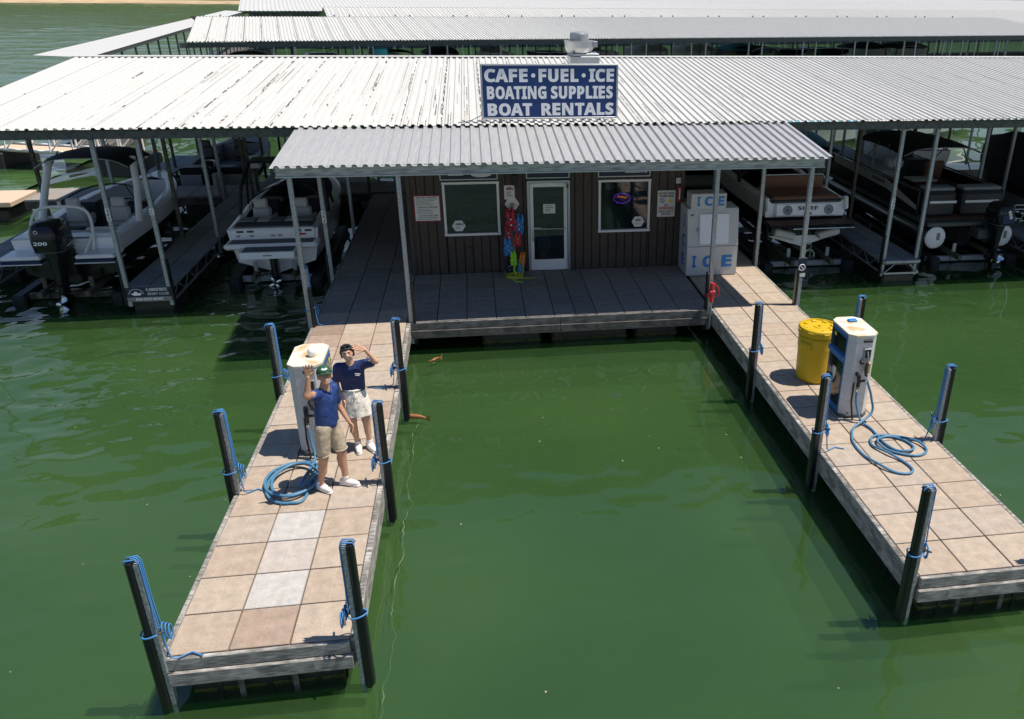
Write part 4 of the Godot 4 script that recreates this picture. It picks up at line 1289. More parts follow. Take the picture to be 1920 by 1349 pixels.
func make_pump(at: Vector3, label: String, mirrored: bool) -> Node3D:
	# own axes: the hose end faces +z, the screen side faces -x (or +x when mirrored)
	var t := thing("fuel_pump", label, "fuel pump", at, 0.0, "fuel pumps on the docks")
	var up := Basis(Vector3(1, 0, 0), Vector3(0, 0, -1), Vector3(0, 1, 0))
	var s := 1.0 if mirrored else -1.0
	part(t, "cabinet", G.new().prism(octagon(0.46, 0.78, 0.1), Transform3D(up, Vector3(0, 1.39, 0)), 1.37), MT.pump_body)
	part(t, "plinth", G.new().prism(octagon(0.49, 0.81, 0.1), Transform3D(up, Vector3(0, 0.05, 0)), 0.05), MT.steel_dark)
	part(t, "top_cover", G.new().prism(octagon(0.475, 0.795, 0.1), Transform3D(up, Vector3(0, 1.415, 0)), 0.03), MT.pump_top)
	var x := s * 0.232
	var screen := part(t, "screen_side", G.new().box(Vector3(x, 0.71, 0), Vector3(0.012, 1.34, 0.56)), MT.pump_blue)
	part(screen, "upper_display", G.new().box(Vector3(x + s * 0.007, 1.18, 0), Vector3(0.012, 0.26, 0.5)), MT.pump_screen)
	part(screen, "ledge", G.new().cbox(Vector3(x + s * 0.02, 0.98, 0), Vector3(0.06, 0.09, 0.54), 0.015), MT.pump_blue)
	part(screen, "advert_glass", G.new().box(Vector3(x + s * 0.007, 0.52, 0), Vector3(0.012, 0.74, 0.5)), MT.pump_screen)
	part(screen, "yellow_tag", G.new().box(Vector3(x + s * 0.014, 1.26, -0.12), Vector3(0.004, 0.06, 0.07)), MT.yellow)
	part(screen, "badge", G.new().prism([Vector2(-0.06, 0.66), Vector2(0.0, 0.5), Vector2(0.06, 0.66), Vector2(0.06, 0.74), Vector2(-0.06, 0.74)], Transform3D(Basis(Vector3(0, 0, -s), Vector3.UP, Vector3(s, 0, 0)), Vector3(x + s * 0.016, 0, 0)), 0.003), MT.sign_white)
	var lines := G.new()
	for i in 4:
		lines.box(Vector3(x + s * 0.0145, 0.42 - i * 0.045, 0.02 * i - 0.05), Vector3(0.003, 0.012, 0.2))
	part(screen, "print_lines", lines, MT.brass)
	# hose end
	var f := 0.392
	part(t, "lock", G.new().cbox(Vector3(0.05, 1.32, f), Vector3(0.14, 0.045, 0.03), 0.006), MT.black)
	var hol := part(t, "nozzle_boot", G.new().cbox(Vector3(0.06, 1.1, f + 0.01), Vector3(0.12, 0.2, 0.03), 0.006), MT.steel)
	part(hol, "recess", G.new().box(Vector3(0.06, 1.12, f + 0.026), Vector3(0.09, 0.14, 0.004)), MT.black)
	var nz := G.new()
	nz.tube([Vector3(0.05, 1.16, f + 0.03), Vector3(0.06, 1.08, f + 0.05), Vector3(0.075, 0.98, f + 0.06)], 0.012, 8)
	part(t, "nozzle_spout", nz, MT.chrome)
	part(t, "nozzle", G.new().cbox(Vector3(0.08, 0.9, f + 0.06), Vector3(0.05, 0.2, 0.07), 0.015), MT.brass)
	part(t, "nozzle_lever", G.new().tube([Vector3(0.05, 0.98, f + 0.07), Vector3(0.02, 0.9, f + 0.1), Vector3(0.05, 0.78, f + 0.08), Vector3(0.08, 0.76, f + 0.06)], 0.02, 6), MT.black)
	part(t, "hook_knob", G.new().ball(Vector3(-0.02, 0.98, f + 0.03), Vector3(0.035, 0.035, 0.04)), MT.black)
	part(t, "hose_coupling", G.new().tube([Vector3(-0.06, 0.78, f), Vector3(-0.05, 0.76, f + 0.06), Vector3(-0.045, 0.68, f + 0.08), Vector3(-0.05, 0.58, f + 0.07)], 0.03, 8).tube([Vector3(-0.04, 0.68, f + 0.08), Vector3(0.08, 0.68, f + 0.06)], 0.02, 8), MT.black)
	part(t, "coupling_ring", G.new().lathe([[0.026, 0.0], [0.026, 0.05]], Vector3(-0.05, 0.5, f + 0.07), 10).lathe([[0.026, 0.0], [0.026, 0.03]], Vector3(0.08, 0.66, f + 0.06), 10), MT.chrome)
	part(t, "vapour_line", G.new().tube([Vector3(-0.09, 0.62, f + 0.02), Vector3(-0.1, 0.3, f + 0.04), Vector3(-0.07, 0.02, f + 0.1)], 0.014, 6), MT.black)
	part(t, "access_bolt", G.new().lathe([[0.014, 0.0], [0.014, 0.01], [0.0, 0.01]], Vector3(-0.12, 0.09, f - 0.002), 8, Basis(Vector3.RIGHT, PI / 2)), MT.black)
	return t

func smooth_path(pts: Array, fine := 8) -> Array:
	var c := Curve3D.new()
	for i in pts.size():
		var a: Vector3 = pts[maxi(i - 1, 0)]
		var b: Vector3 = pts[mini(i + 1, pts.size() - 1)]
		var tn := (b - a) / 6.0
		c.add_point(pts[i], -tn, tn)
	var r := []
	for i in (pts.size() - 1) * fine + 1:
		r.append(c.sample(mini(int(i / float(fine)), pts.size() - 2), i / float(fine) - mini(int(i / float(fine)), pts.size() - 2)))
	return r

func build_pumps() -> void:
	# right: loose loops of hose in front
	var t := make_pump(Vector3(9.08, 0, -4.24), "grey fuel pump beside the yellow drum", false)
	var f := 0.46
	var y := 0.02
	var px := [[-0.05, 0.5, f], [-0.04, 0.3, f + 0.03], [0.02, 0.06, f + 0.13], [0.1, y, f + 0.34], [0.1, y, f + 0.6]]
	var pts := []
	for q in px:
		pts.append(Vector3(q[0], q[1], q[2]))
	for q in [[0.42, 0.95], [0.52, 1.15], [0.72, 1.2], [0.84, 1.06], [0.78, 0.86], [0.6, 0.74], [0.42, 0.76], [0.3, 0.9], [0.36, 1.1], [0.56, 1.26], [0.8, 1.32], [1.0, 1.2], [0.98, 0.98], [0.78, 0.78], [0.5, 0.68], [0.28, 0.74], [0.18, 0.95], [0.3, 1.2], [0.44, 1.42], [0.48, 1.66], [0.36, 1.76], [0.16, 1.7], [0.0, 1.5], [-0.1, 1.2], [-0.1, 0.86], [0.0, 0.6], [0.14, 0.4]]:
		pts.append(Vector3(q[0] * 0.9 - 0.27, y + (0.022 if pts.size() % 5 == 2 else 0.0), q[1] + 0.33))
	pts.append(Vector3(0.2, 0.16, f + 0.1))
	pts.append(Vector3(0.19, 0.4, f + 0.04))
	pts.append(Vector3(0.12, 0.62, f + 0.0))
	pts.append(Vector3(0.08, 0.68, f))
	part(t, "hose", G.new().tube(smooth_path(pts), 0.019, 8), MT.hose_blue)
	part(t, "blue_tray", G.new().cbox(Vector3(0.04, 1.43, -0.2), Vector3(0.14, 0.03, 0.09), 0.008), MT.ice_blue)
	# left: a round coil by the waving man
	t = make_pump(Vector3(0.87, 0, -4.19), "grey fuel pump behind the waving man", true)
	pts = [Vector3(0.08, 0.66, f), Vector3(0.13, 0.5, f + 0.02), Vector3(0.12, 0.25, f + 0.06), Vector3(0.12, 0.05, f + 0.12), Vector3(0.06, 0.03, f + 0.3)]
	var c := Vector3(-0.2, 0.02, 1.1)
	for k in 34:
		var w := -0.9 - k * TAU / 11.0
		var rr := 0.36 - 0.035 * floorf(k / 11.0)
		pts.append(c + Vector3(cos(w) * rr + 0.035 * sin(k * 0.31), 0.026 * (k / 11.0), -sin(w) * rr * 1.3 + 0.05 * cos(k * 0.27)))
	pts.append(Vector3(0.02, 0.08, 0.66))
	pts.append(Vector3(-0.02, 0.25, f + 0.05))
	pts.append(Vector3(-0.05, 0.5, f + 0.005))
	part(t, "hose", G.new().tube(smooth_path(pts), 0.02, 8), MT.hose_blue)
	part(t, "globe_lamp", G.new().ball(Vector3(0.06, 1.48, 0.06), Vector3(0.06, 0.075, 0.06), Basis(), 8, 12), MT.white)
	# yellow overpack drum
	t = thing("yellow_drum", "yellow plastic spill drum with a screw lid", "drum", Vector3(9.0, 0, -5.35))
	var b := G.new().lathe([[0.24, 0.0], [0.285, 0.015], [0.3, 0.05], [0.305, 0.06], [0.315, 0.5], [0.325, 0.62], [0.33, 0.64], [0.33, 0.8], [0.325, 0.82], [0.3, 0.84], [0.3, 0.87]], Vector3.ZERO, 36)
	part(t, "drum_body", b, MT.drum_yellow)
	var lid := G.new().lathe([[0.315, 0.845], [0.34, 0.85], [0.345, 0.87], [0.345, 0.955], [0.335, 0.98], [0.31, 0.99], [0.29, 0.99], [0.28, 0.965], [0.1, 0.962], [0.09, 0.975], [0.03, 0.975], [0.0, 0.965]], Vector3.ZERO, 36)
	for i in 8:
		var w := TAU * i / 8
		lid.cbox(Vector3(0.24 * cos(w), 0.972, 0.24 * sin(w)), Vector3(0.07, 0.03, 0.09), 0.01, Basis(Vector3.UP, -w))
		lid.cbox(Vector3(0.345 * cos(w), 0.915, 0.345 * sin(w)), Vector3(0.02, 0.07, 0.1), 0.006, Basis(Vector3.UP, -w))
	var lo := part(t, "screw_lid", lid, MT.drum_yellow)
	part(lo, "drain_hole", G.new().lathe([[0.022, 0.0], [0.0, 0.001]], Vector3(0.0, 0.977, 0), 10).lathe([[0.02, 0.0], [0.0, 0.001]], Vector3(0.14, 0.966, 0.09), 10), MT.black)
	for i in 3:
		var w := TAU * i / 3 + 0.5
		part(t, "grip", G.new().cbox(Vector3(0.335 * cos(w), 0.7, 0.335 * sin(w)), Vector3(0.05, 0.11, 0.22), 0.02, Basis(Vector3.UP, -w)), MT.drum_yellow)

func build_ice_chest() -> void:
	var t := thing("ice_chest", "white ice merchandiser with blue ice lettering beside the shop", "ice chest", Vector3(8.72, 0, -11.4))
	var w := 1.22
	# side outline (z, y): slanted upper front
	var side := [Vector2(-0.4, 0.0), Vector2(0.4, 0.0), Vector2(0.4, 0.7), Vector2(0.26, 1.5), Vector2(0.24, 1.56), Vector2(-0.4, 1.56)]
	var bas := Basis(Vector3(0, 0, 1), Vector3(0, 1, 0), Vector3(-1, 0, 0))
	part(t, "cabinet", G.new().prism(side, Transform3D(bas, Vector3(-w / 2, 0.02, 0)), w), MT.ice_body)
	part(t, "seam", G.new().box(Vector3(0, 0.72, 0.4), Vector3(w + 0.006, 0.012, 0.006)), MT.steel_dark)
	var tilt := Basis(Vector3.RIGHT, -atan2(0.14, 0.8))
	var mid := Vector3(0, 1.12, 0.335)
	var door := part(t, "door", G.new().cbox(mid + tilt * Vector3(0.02, 0, 0.015), Vector3(0.7, 0.7, 0.03), 0.01, tilt), MT.ice_door)
	part(door, "latch", G.new().cbox(mid + tilt * Vector3(-0.36, -0.02, 0.03), Vector3(0.05, 0.1, 0.04), 0.01, tilt), MT.steel)
	part(t, "maker_plate", G.new().box(mid + tilt * Vector3(-0.5, 0.33, 0.004), Vector3(0.06, 0.03, 0.006), tilt), MT.print_black)
	part(t, "kick", G.new().box(Vector3(0, 0.01, 0), Vector3(w - 0.06, 0.02, 0.74)), MT.black)
	for q in [["I", -0.43, 0.11], ["C", -0.1, 0.27], ["E", 0.36, 0.28]]:
		lettering(t, q[0], Vector3(q[1], 0.36, 0.403), q[2] * 0.92, 0.29, MT.ice_blue, heavy)
	var sideb := Basis(Vector3(0, 0, 1), Vector3.UP, Vector3(-1, 0, 0))
	for i in 3:
		lettering(t, "ICE"[i], Vector3(-w / 2 - 0.003, 1.26 - i * 0.46, 0.02), 0.24 if i else 0.1, 0.3, MT.ice_blue, heavy, sideb)
	var top := part(t, "sign_box", G.new().cbox(Vector3(-0.12, 1.755, 0.05), Vector3(0.84, 0.35, 0.42), 0.01), MT.ice_body)
	for q in [["I", -0.36, 0.08], ["C", -0.12, 0.2], ["E", 0.16, 0.18]]:
		lettering(top, q[0], Vector3(q[1], 1.755, 0.264), q[2], 0.22, MT.ice_blue, heavy)
	# red fire hose valve on the canopy post
	t = thing("fire_nozzle", "red fire hose valve on the post in front of the ice chest", "valve", Vector3(8.09, 0.2, -8.8))
	part(t, "valve_body", G.new().tube([Vector3(0, 0.0, 0.06), Vector3(0, 0.42, 0.06)], 0.045, 10).cbox(Vector3(0.0, 0.22, 0.06), Vector3(0.13, 0.08, 0.1), 0.015), MT.red)
	part(t, "lever", G.new().tube([Vector3(0.04, 0.4, 0.07), Vector3(0.13, 0.32, 0.08), Vector3(0.15, 0.16, 0.08), Vector3(0.05, 0.12, 0.08)], 0.014, 6), MT.red)
	part(t, "clamp", G.new().cbox(Vector3(-0.06, 0.12, 0.03), Vector3(0.08, 0.06, 0.08), 0.01), MT.red)
	part(t, "riser_pipe", G.new().tube([Vector3(0, 0.0, 0.06), Vector3(0, -0.55, 0.07)], 0.022, 8), MT.steel)

func make_jacket(at: Vector3, label: String, m: Material, size: float, lean: float) -> void:
	# a folded-flat foam vest: two front panels, shoulder loops, belts
	var t := thing("life_jacket", label, "life jacket", at, lean * 0.4, "life jackets hung beside the shop door")
	var g := G.new()
	for s in [-1, 1]:
		var rows := []
		for j in 9:
			var v := j / 8.0
			var ring := []
			var wx := 0.062 * (0.55 + 0.45 * sin(PI * clampf(v * 1.05 + 0.05, 0, 1)) + (0.15 if v < 0.4 else 0.0))
			for i in 12:
				var w := TAU * i / 12
				ring.append(Vector3(s * (0.065 - 0.01 * v) + wx * cos(w), v * 0.46, 0.045 * sin(w) * (0.5 + 0.5 * sin(PI * clampf(v, 0.08, 0.92)))) * size)
			rows.append(ring)
		g.grid(rows, true)
		g.ball(Vector3(s * 0.065, 0.0, 0) * size, Vector3(0.06, 0.02, 0.025) * size)
		g.tube([Vector3(s * 0.075, 0.44, 0) * size, Vector3(s * 0.065, 0.52, -0.02) * size, Vector3(s * 0.03, 0.54, -0.05) * size, Vector3(s * 0.05, 0.42, -0.07) * size], 0.022 * size, 7)
	g.cbox(Vector3(0, 0.24, -0.06) * size, Vector3(0.22, 0.4, 0.04) * size, 0.015)
	part(t, "vest", g, m)
	var b := G.new()
	for y in [0.14, 0.28]:
		b.cbox(Vector3(0, y, 0.045) * size, Vector3(0.24, 0.022, 0.012) * size, 0.003)
	part(t, "belt", b, MT.black)
	part(t, "buckle", G.new().cbox(Vector3(0, 0.14, 0.055) * size, Vector3(0.04, 0.035, 0.012) * size, 0.003).cbox(Vector3(0, 0.28, 0.055) * size, Vector3(0.04, 0.035, 0.012) * size, 0.003), MT.white)
	t.rotation.z = lean

func build_jackets() -> void:
	var t := thing("jacket_stand", "wooden stand holding the hanging life jackets", "stand", Vector3(4.12, 0, -11.7))
	part(t, "upright", G.new().cbox(Vector3(0, 0.84, -0.06), Vector3(0.07, 1.68, 0.05), 0.01), MT.wood_pale)
	part(t, "peg", G.new().tube([Vector3(-0.16, 1.42, 0), Vector3(0.16, 1.42, 0)], 0.012, 6).tube([Vector3(-0.16, 0.95, 0), Vector3(0.16, 0.95, 0)], 0.012, 6), MT.wood_pale)
	part(t, "foot", G.new().cbox(Vector3(0, 0.03, 0), Vector3(0.5, 0.05, 0.3), 0.02), MT.wood_pale)
	make_jacket(Vector3(4.08, 1.08, -11.62), "red life jacket at the top of the hanging stack", MT.jacket_red, 0.95, 0.05)
	make_jacket(Vector3(4.24, 0.98, -11.66), "bright blue life jacket beside the top red one", MT.jacket_blue, 0.85, -0.12)
	make_jacket(Vector3(4.02, 0.84, -11.56), "dark red life jacket in the middle of the stack", MT.maroon, 0.7, 0.1)
	make_jacket(Vector3(4.2, 0.72, -11.55), "red and black life jacket beside the door frame", MT.red, 0.62, -0.08)
	make_jacket(Vector3(3.99, 0.52, -11.53), "blue life jacket low on the window side of the stack", MT.jacket_blue, 0.8, 0.06)
	make_jacket(Vector3(4.1, 0.28, -11.49), "lime yellow life jacket low in the stack", MT.lime, 0.62, 0.02)
	make_jacket(Vector3(4.27, 0.24, -11.52), "orange life jacket low by the door", MT.orange, 0.62, -0.15)
	make_jacket(Vector3(4.0, 0.1, -11.5), "small navy life jacket under the lime one", MT.canvas_navy, 0.55, 0.08)
	make_jacket(Vector3(4.24, 0.08, -11.5), "small teal life jacket at the bottom of the stack", MT.canvas_teal, 0.52, -0.05)
	t = thing("yellow_rope", "loose yellow rope hanging to the porch below the life jackets", "rope", Vector3(4.12, 0.0, -11.4))
	part(t, "hanging_strand", G.new().tube(smooth_path([Vector3(0.0, 0.62, -0.08), Vector3(0.02, 0.4, 0.0), Vector3(-0.03, 0.2, 0.03), Vector3(0.03, 0.1, 0.06), Vector3(-0.06, 0.02, 0.14), Vector3(0.0, 0.012, 0.3), Vector3(0.14, 0.012, 0.36)]), 0.011, 6), MT.lime)
	part(t, "floor_strand", G.new().tube(smooth_path([Vector3(0.2, 0.5, -0.08), Vector3(0.19, 0.2, -0.02), Vector3(0.16, 0.02, 0.06), Vector3(0.3, 0.012, 0.1), Vector3(0.48, 0.012, 0.06)]), 0.011, 6), MT.strap)
	var coil := []
	for i in 40:
		coil.append(Vector3(-0.02 + 0.22 * cos(i * 0.5) * (1 - i * 0.008), 0.014 + 0.002 * i, 0.02 + 0.13 * sin(i * 0.5)))
	part(t, "coil", G.new().tube(coil, 0.012, 6), MT.strap)

func build_fish() -> void:
	for q in [[2.06, -5.9, -0.5, "brown carp breaking the surface beside the people's dock", 0.34], [2.33, -8.26, 0.5, "small brown fish at the surface near the porch", 0.2]]:
		var t := thing("carp", q[3], "fish", Vector3(q[0], WATER_Y, q[1]), q[2], "fish at the surface")
		var rows := []
		for j in 11:
			var v := j / 10.0
			var r: float = q[4] * 0.16 * pow(sin(PI * clampf(v * 0.9 + 0.06, 0, 1)), 0.8)
			var ring := []
			for i in 10:
				var w := TAU * i / 10
				ring.append(Vector3((v - 0.5) * q[4] * 1.4, 0.012 + r * sin(w) * 0.8 + 0.02 * sin(v * 3.0), r * cos(w) * 0.7 + 0.03 * sin(v * 5.0)))
			rows.append(ring)
		part(t, "fish_body", G.new().grid(rows, true, true), MT.fish)
		var e: float = q[4] * 0.7
		part(t, "tail_fin", G.new().prism([Vector2(-e * 0.05, -0.008), Vector2(e * 0.4, -0.06), Vector2(e * 0.3, 0.0), Vector2(e * 0.42, 0.07)], Transform3D(Basis(Vector3.UP, 0.4), Vector3(e * 0.92, 0.02, 0)), 0.006), MT.fish)
		part(t, "back_fin", G.new().prism([Vector2(-e * 0.3, 0.0), Vector2(e * 0.2, 0.0), Vector2(-e * 0.1, 0.035)], Transform3D(Basis(), Vector3(0, 0.035, 0)), 0.005), MT.fish)

func build_flotsam() -> void:
	# a pale line of scum along the people's dock and scattered specks on the water
	var f := noise(0.9, 3, 17)
	var g := G.new()
	var rows := [[], []]
	for i in 150:
		var z := 1.6 - i * 0.055
		var x := 2.12 + 0.1 * f.get_noise_1d(z * 1.1) + 0.03 * f.get_noise_1d(z * 6.0) + 0.02 * maxf(0.0, z)
		var w := 0.0015 + 0.014 * maxf(0.0, f.get_noise_1d(z * 3.0 + 40.0) + 0.02)
		rows[0].append(Vector3(x - w, WATER_Y + 0.014, z))
		rows[1].append(Vector3(x + w, WATER_Y + 0.014, z))
	g.grid(rows, false, true)
	var m := mat("scum", lin(0.09, 0.14, 0.06), 0.9)
	var o := structure("scum_line", g, m, "stuff")
	o.set_meta("label", "thin pale line of scum on the water along the people's dock")
	o.set_meta("category", "scum")
	rng.seed = 404
	var d := G.new()
	for i in 70:
		var c := Vector3(rng.randf_range(-6.0, 13.0), WATER_Y + 0.016, rng.randf_range(-8.5, 1.5))
		if (c.x > -0.3 and c.x < 2.1) or (c.x > 7.9 and c.x < 10.2):
			continue
		var b := Basis(Vector3.UP, rng.randf() * TAU)
		var s := rng.randf_range(0.006, 0.018)
		d.quad(c + b * Vector3(-s, 0, s * 0.4), c + b * Vector3(0, 0, s), c + b * Vector3(s, 0, -s * 0.3), c + b * Vector3(0, 0, -s))
	o = structure("floating_specks", d, mat("speck", lin(0.3, 0.3, 0.2), 0.9), "stuff")
	o.set_meta("label", "tiny pale specks of leaf and foam drifting on the basin")
	o.set_meta("category", "flotsam")

# ------------------------------------------------------------------ boats. Own axes: stern at z = 0, bow at z = -length, keel at y = 0
func hb(s: float, beam: float) -> float:
	var k := 0.93 + 0.07 * minf(s * 2.5, 1.0)
	if s > 0.45:
		k *= 1.0 - pow((s - 0.45) / 0.55, 2.3) * 0.97
	return beam * 0.5 * k

func sheer(s: float, d: float) -> float:
	return d + 0.2 * pow(s, 1.6)

func make_hull(t: Node3D, length: float, beam: float, d: float, mats: Array, open0: float, open1: float, gw: float, floor_y: float) -> void:
	# mats: bottom, lower side, upper side, deck, liner, floor
	var n := 22
	var keel := []
	var chine := []
	var mid := []
	var top := []
	for i in n + 1:
		var s := float(i) / n
		var z := -length * s
		var h := hb(s, beam)
		var rise := pow(maxf(0.0, (s - 0.55) / 0.45), 2.0)
		var sy := sheer(s, d)
		var ky := rise * (sy - 0.3)
		var cy := lerpf(0.3, sy - 0.2, rise * 0.9)
		keel.append(Vector3(0, ky, z))
		chine.append(Vector3(h * 0.86, cy, z))
		mid.append(Vector3(h * 0.955, lerpf(cy, sy, 0.55), z))
		top.append(Vector3(h, sy, z))
	var flipx := func(a: Array) -> Array:
		var r := []
		for p in a:
			r.append(Vector3(-p.x, p.y, p.z))
		return r
	var strips := [[keel, chine, "hull_bottom", mats[0]], [chine, mid, "hull_side", mats[1]], [mid, top, "hull_topside", mats[2]]]
	for q in strips:
		var g := G.new()
		g.grid([q[0], q[1]])
		g.grid([flipx.call(q[0]), flipx.call(q[1])], false, true)
		if q[2] == "hull_bottom":
			g.tri(keel[0], chine[0], Vector3(-chine[0].x, chine[0].y, 0))
		elif q[2] == "hull_side":
			g.quad(Vector3(-chine[0].x, chine[0].y, 0), chine[0], mid[0], Vector3(-mid[0].x, mid[0].y, 0))
		else:
			g.quad(Vector3(-mid[0].x, mid[0].y, 0), mid[0], top[0], Vector3(-top[0].x, top[0].y, 0))
		part(t, q[2], g, q[3])
	# deck: gunwales round the opening, foredeck, afterdeck
	var deck := G.new()
	var liner := G.new()
	var cap := []
	var inner := []
	var low := []
	for i in n + 1:
		var s := float(i) / n
		var p: Vector3 = top[i]
		var ins := maxf(p.x - gw, 0.0) if s > open0 and s < open1 else 0.0
		cap.append([p, Vector3(maxf(p.x - gw * 0.5, p.x * 0.5), p.y + 0.035, p.z), Vector3(ins, p.y + 0.03 + (0.02 if ins == 0.0 else 0.0), p.z)])
		if ins > 0.03:
			inner.append(Vector3(ins, p.y + 0.03, p.z))
			low.append(Vector3(ins - 0.03, floor_y, p.z))
	for sgn in [1, -1]:
		var rows := []
		for c in cap:
			var line := []
			for p in c:
				line.append(Vector3(p.x * sgn, p.y, p.z))
			rows.append(line)
		for i in n:  # not smooth across the edge of the opening
			var a: bool = rows[i][2].x == 0.0
			var b: bool = rows[i + 1][2].x == 0.0
			if a != b:
				rows[i + (1 if b else 0)] = rows[i + (1 if b else 0)]
			deck.grid([rows[i], rows[i + 1]], false, sgn < 0)
		var wall := [[], []]
		for i in inner.size():
			wall[0].append(Vector3(inner[i].x * sgn, inner[i].y, inner[i].z))
			wall[1].append(Vector3(low[i].x * sgn, low[i].y, low[i].z))
		liner.grid(wall, false, sgn < 0)
	part(t, "deck", deck, mats[3])
	var m := inner.size() - 1
	for e in [0, m]:
		var a: Vector3 = inner[e]
		var b: Vector3 = low[e]
		var q := [Vector3(-b.x, b.y, b.z), b, a, Vector3(-a.x, a.y, a.z)]
		if e == 0:
			liner.quad(q[3], q[2], q[1], q[0])
		else:
			liner.quad(q[0], q[1], q[2], q[3])
	part(t, "liner", liner, mats[4])
	var fl := G.new()
	for i in m:
		fl.quad(Vector3(-low[i].x, floor_y, low[i].z), low[i], low[i + 1], Vector3(-low[i + 1].x, floor_y, low[i + 1].z))
	part(t, "cockpit_floor", fl, mats[5])

func windshield(t: Node3D, half: float, y: float, z: float, depth: float, h: float, frame: Material) -> void:
	var lo := []
	var hi := []
	for i in 13:
		var u := -1.0 + i / 6.0
		var zz := z - depth * (1.0 - pow(absf(u), 2.6))
		lo.append(Vector3(u * half, y + 0.02, zz))
		hi.append(Vector3(u * half * 0.93, y + h * (1.0 - 0.45 * pow(absf(u), 3.0)), zz + h * 0.75))
	var g := G.new().grid([lo, hi])
	var ws := part(t, "windshield", g, MT.windshield)
	var f := G.new().tube(hi, 0.02, 6).tube(lo, 0.018, 6)
	for i in [0, 4, 8, 12]:
		f.tube([lo[i], hi[i]], 0.016, 6)
	part(ws, "frame", f, frame)

func seat(t: Node3D, at: Vector3, size: Vector3, turn: float, m: Material, back := 0.45) -> void:
	var b := Basis(Vector3.UP, turn)
	var g := G.new()
	g.cbox(at + Vector3(0, size.y * 0.5, 0), size, 0.05, b)
	if back > 0.0:
		g.cbox(at + Vector3(0, size.y + back * 0.5 - 0.03, 0) + b * Vector3(0, 0, size.z * 0.5 - 0.06), Vector3(size.x, back, 0.13), 0.05, b * Basis(Vector3.RIGHT, 0.12))
	part(t, "seat", g, m)

func bucket_seat(t: Node3D, at: Vector3, m: Material) -> void:
	var g := G.new()
	g.cbox(at + Vector3(0, 0.3, 0), Vector3(0.5, 0.16, 0.48), 0.06)
	g.cbox(at + Vector3(0, 0.56, 0.2), Vector3(0.46, 0.42, 0.12), 0.055, Basis(Vector3.RIGHT, -0.1))
	g.cbox(at + Vector3(0, 0.86, 0.24), Vector3(0.34, 0.26, 0.1), 0.05, Basis(Vector3.RIGHT, -0.1))
	for s in [-1, 1]:
		g.cbox(at + Vector3(s * 0.25, 0.44, 0.02), Vector3(0.1, 0.18, 0.4), 0.04)
	var o := part(t, "bucket_seat", g, m)
	part(o, "pedestal", G.new().lathe([[0.14, 0.0], [0.06, 0.05], [0.05, 0.24]], at, 12), MT.steel_dark)

func bimini(t: Node3D, x: float, y: float, z0: float, z1: float, half: float, m: Material) -> void:
	var rows := []
	for j in 9:
		var v := j / 8.0
		var line := []
		for i in 13:
			var u := -1.0 + i / 6.0
			line.append(Vector3(x + u * half, y + 0.06 * sin(PI * v) - 0.22 * pow(absf(u), 3.5) - 0.015 * absf(sin(v * PI * 3.0)), lerpf(z0, z1, v)))
		rows.append(line)
	var o := part(t, "bimini_canvas", G.new().grid(rows), m)
	var under := []
	for r in rows:
		var line := []
		for p in r:
			line.append(p + Vector3(0, -0.02, 0))
		under.append(line)
	part(o, "lining", G.new().grid(under, false, true), m)
	for v in [0, 4, 8]:
		var line: Array = under[v]
		part(o, "bow", G.new().tube(line, 0.014, 6), MT.steel)

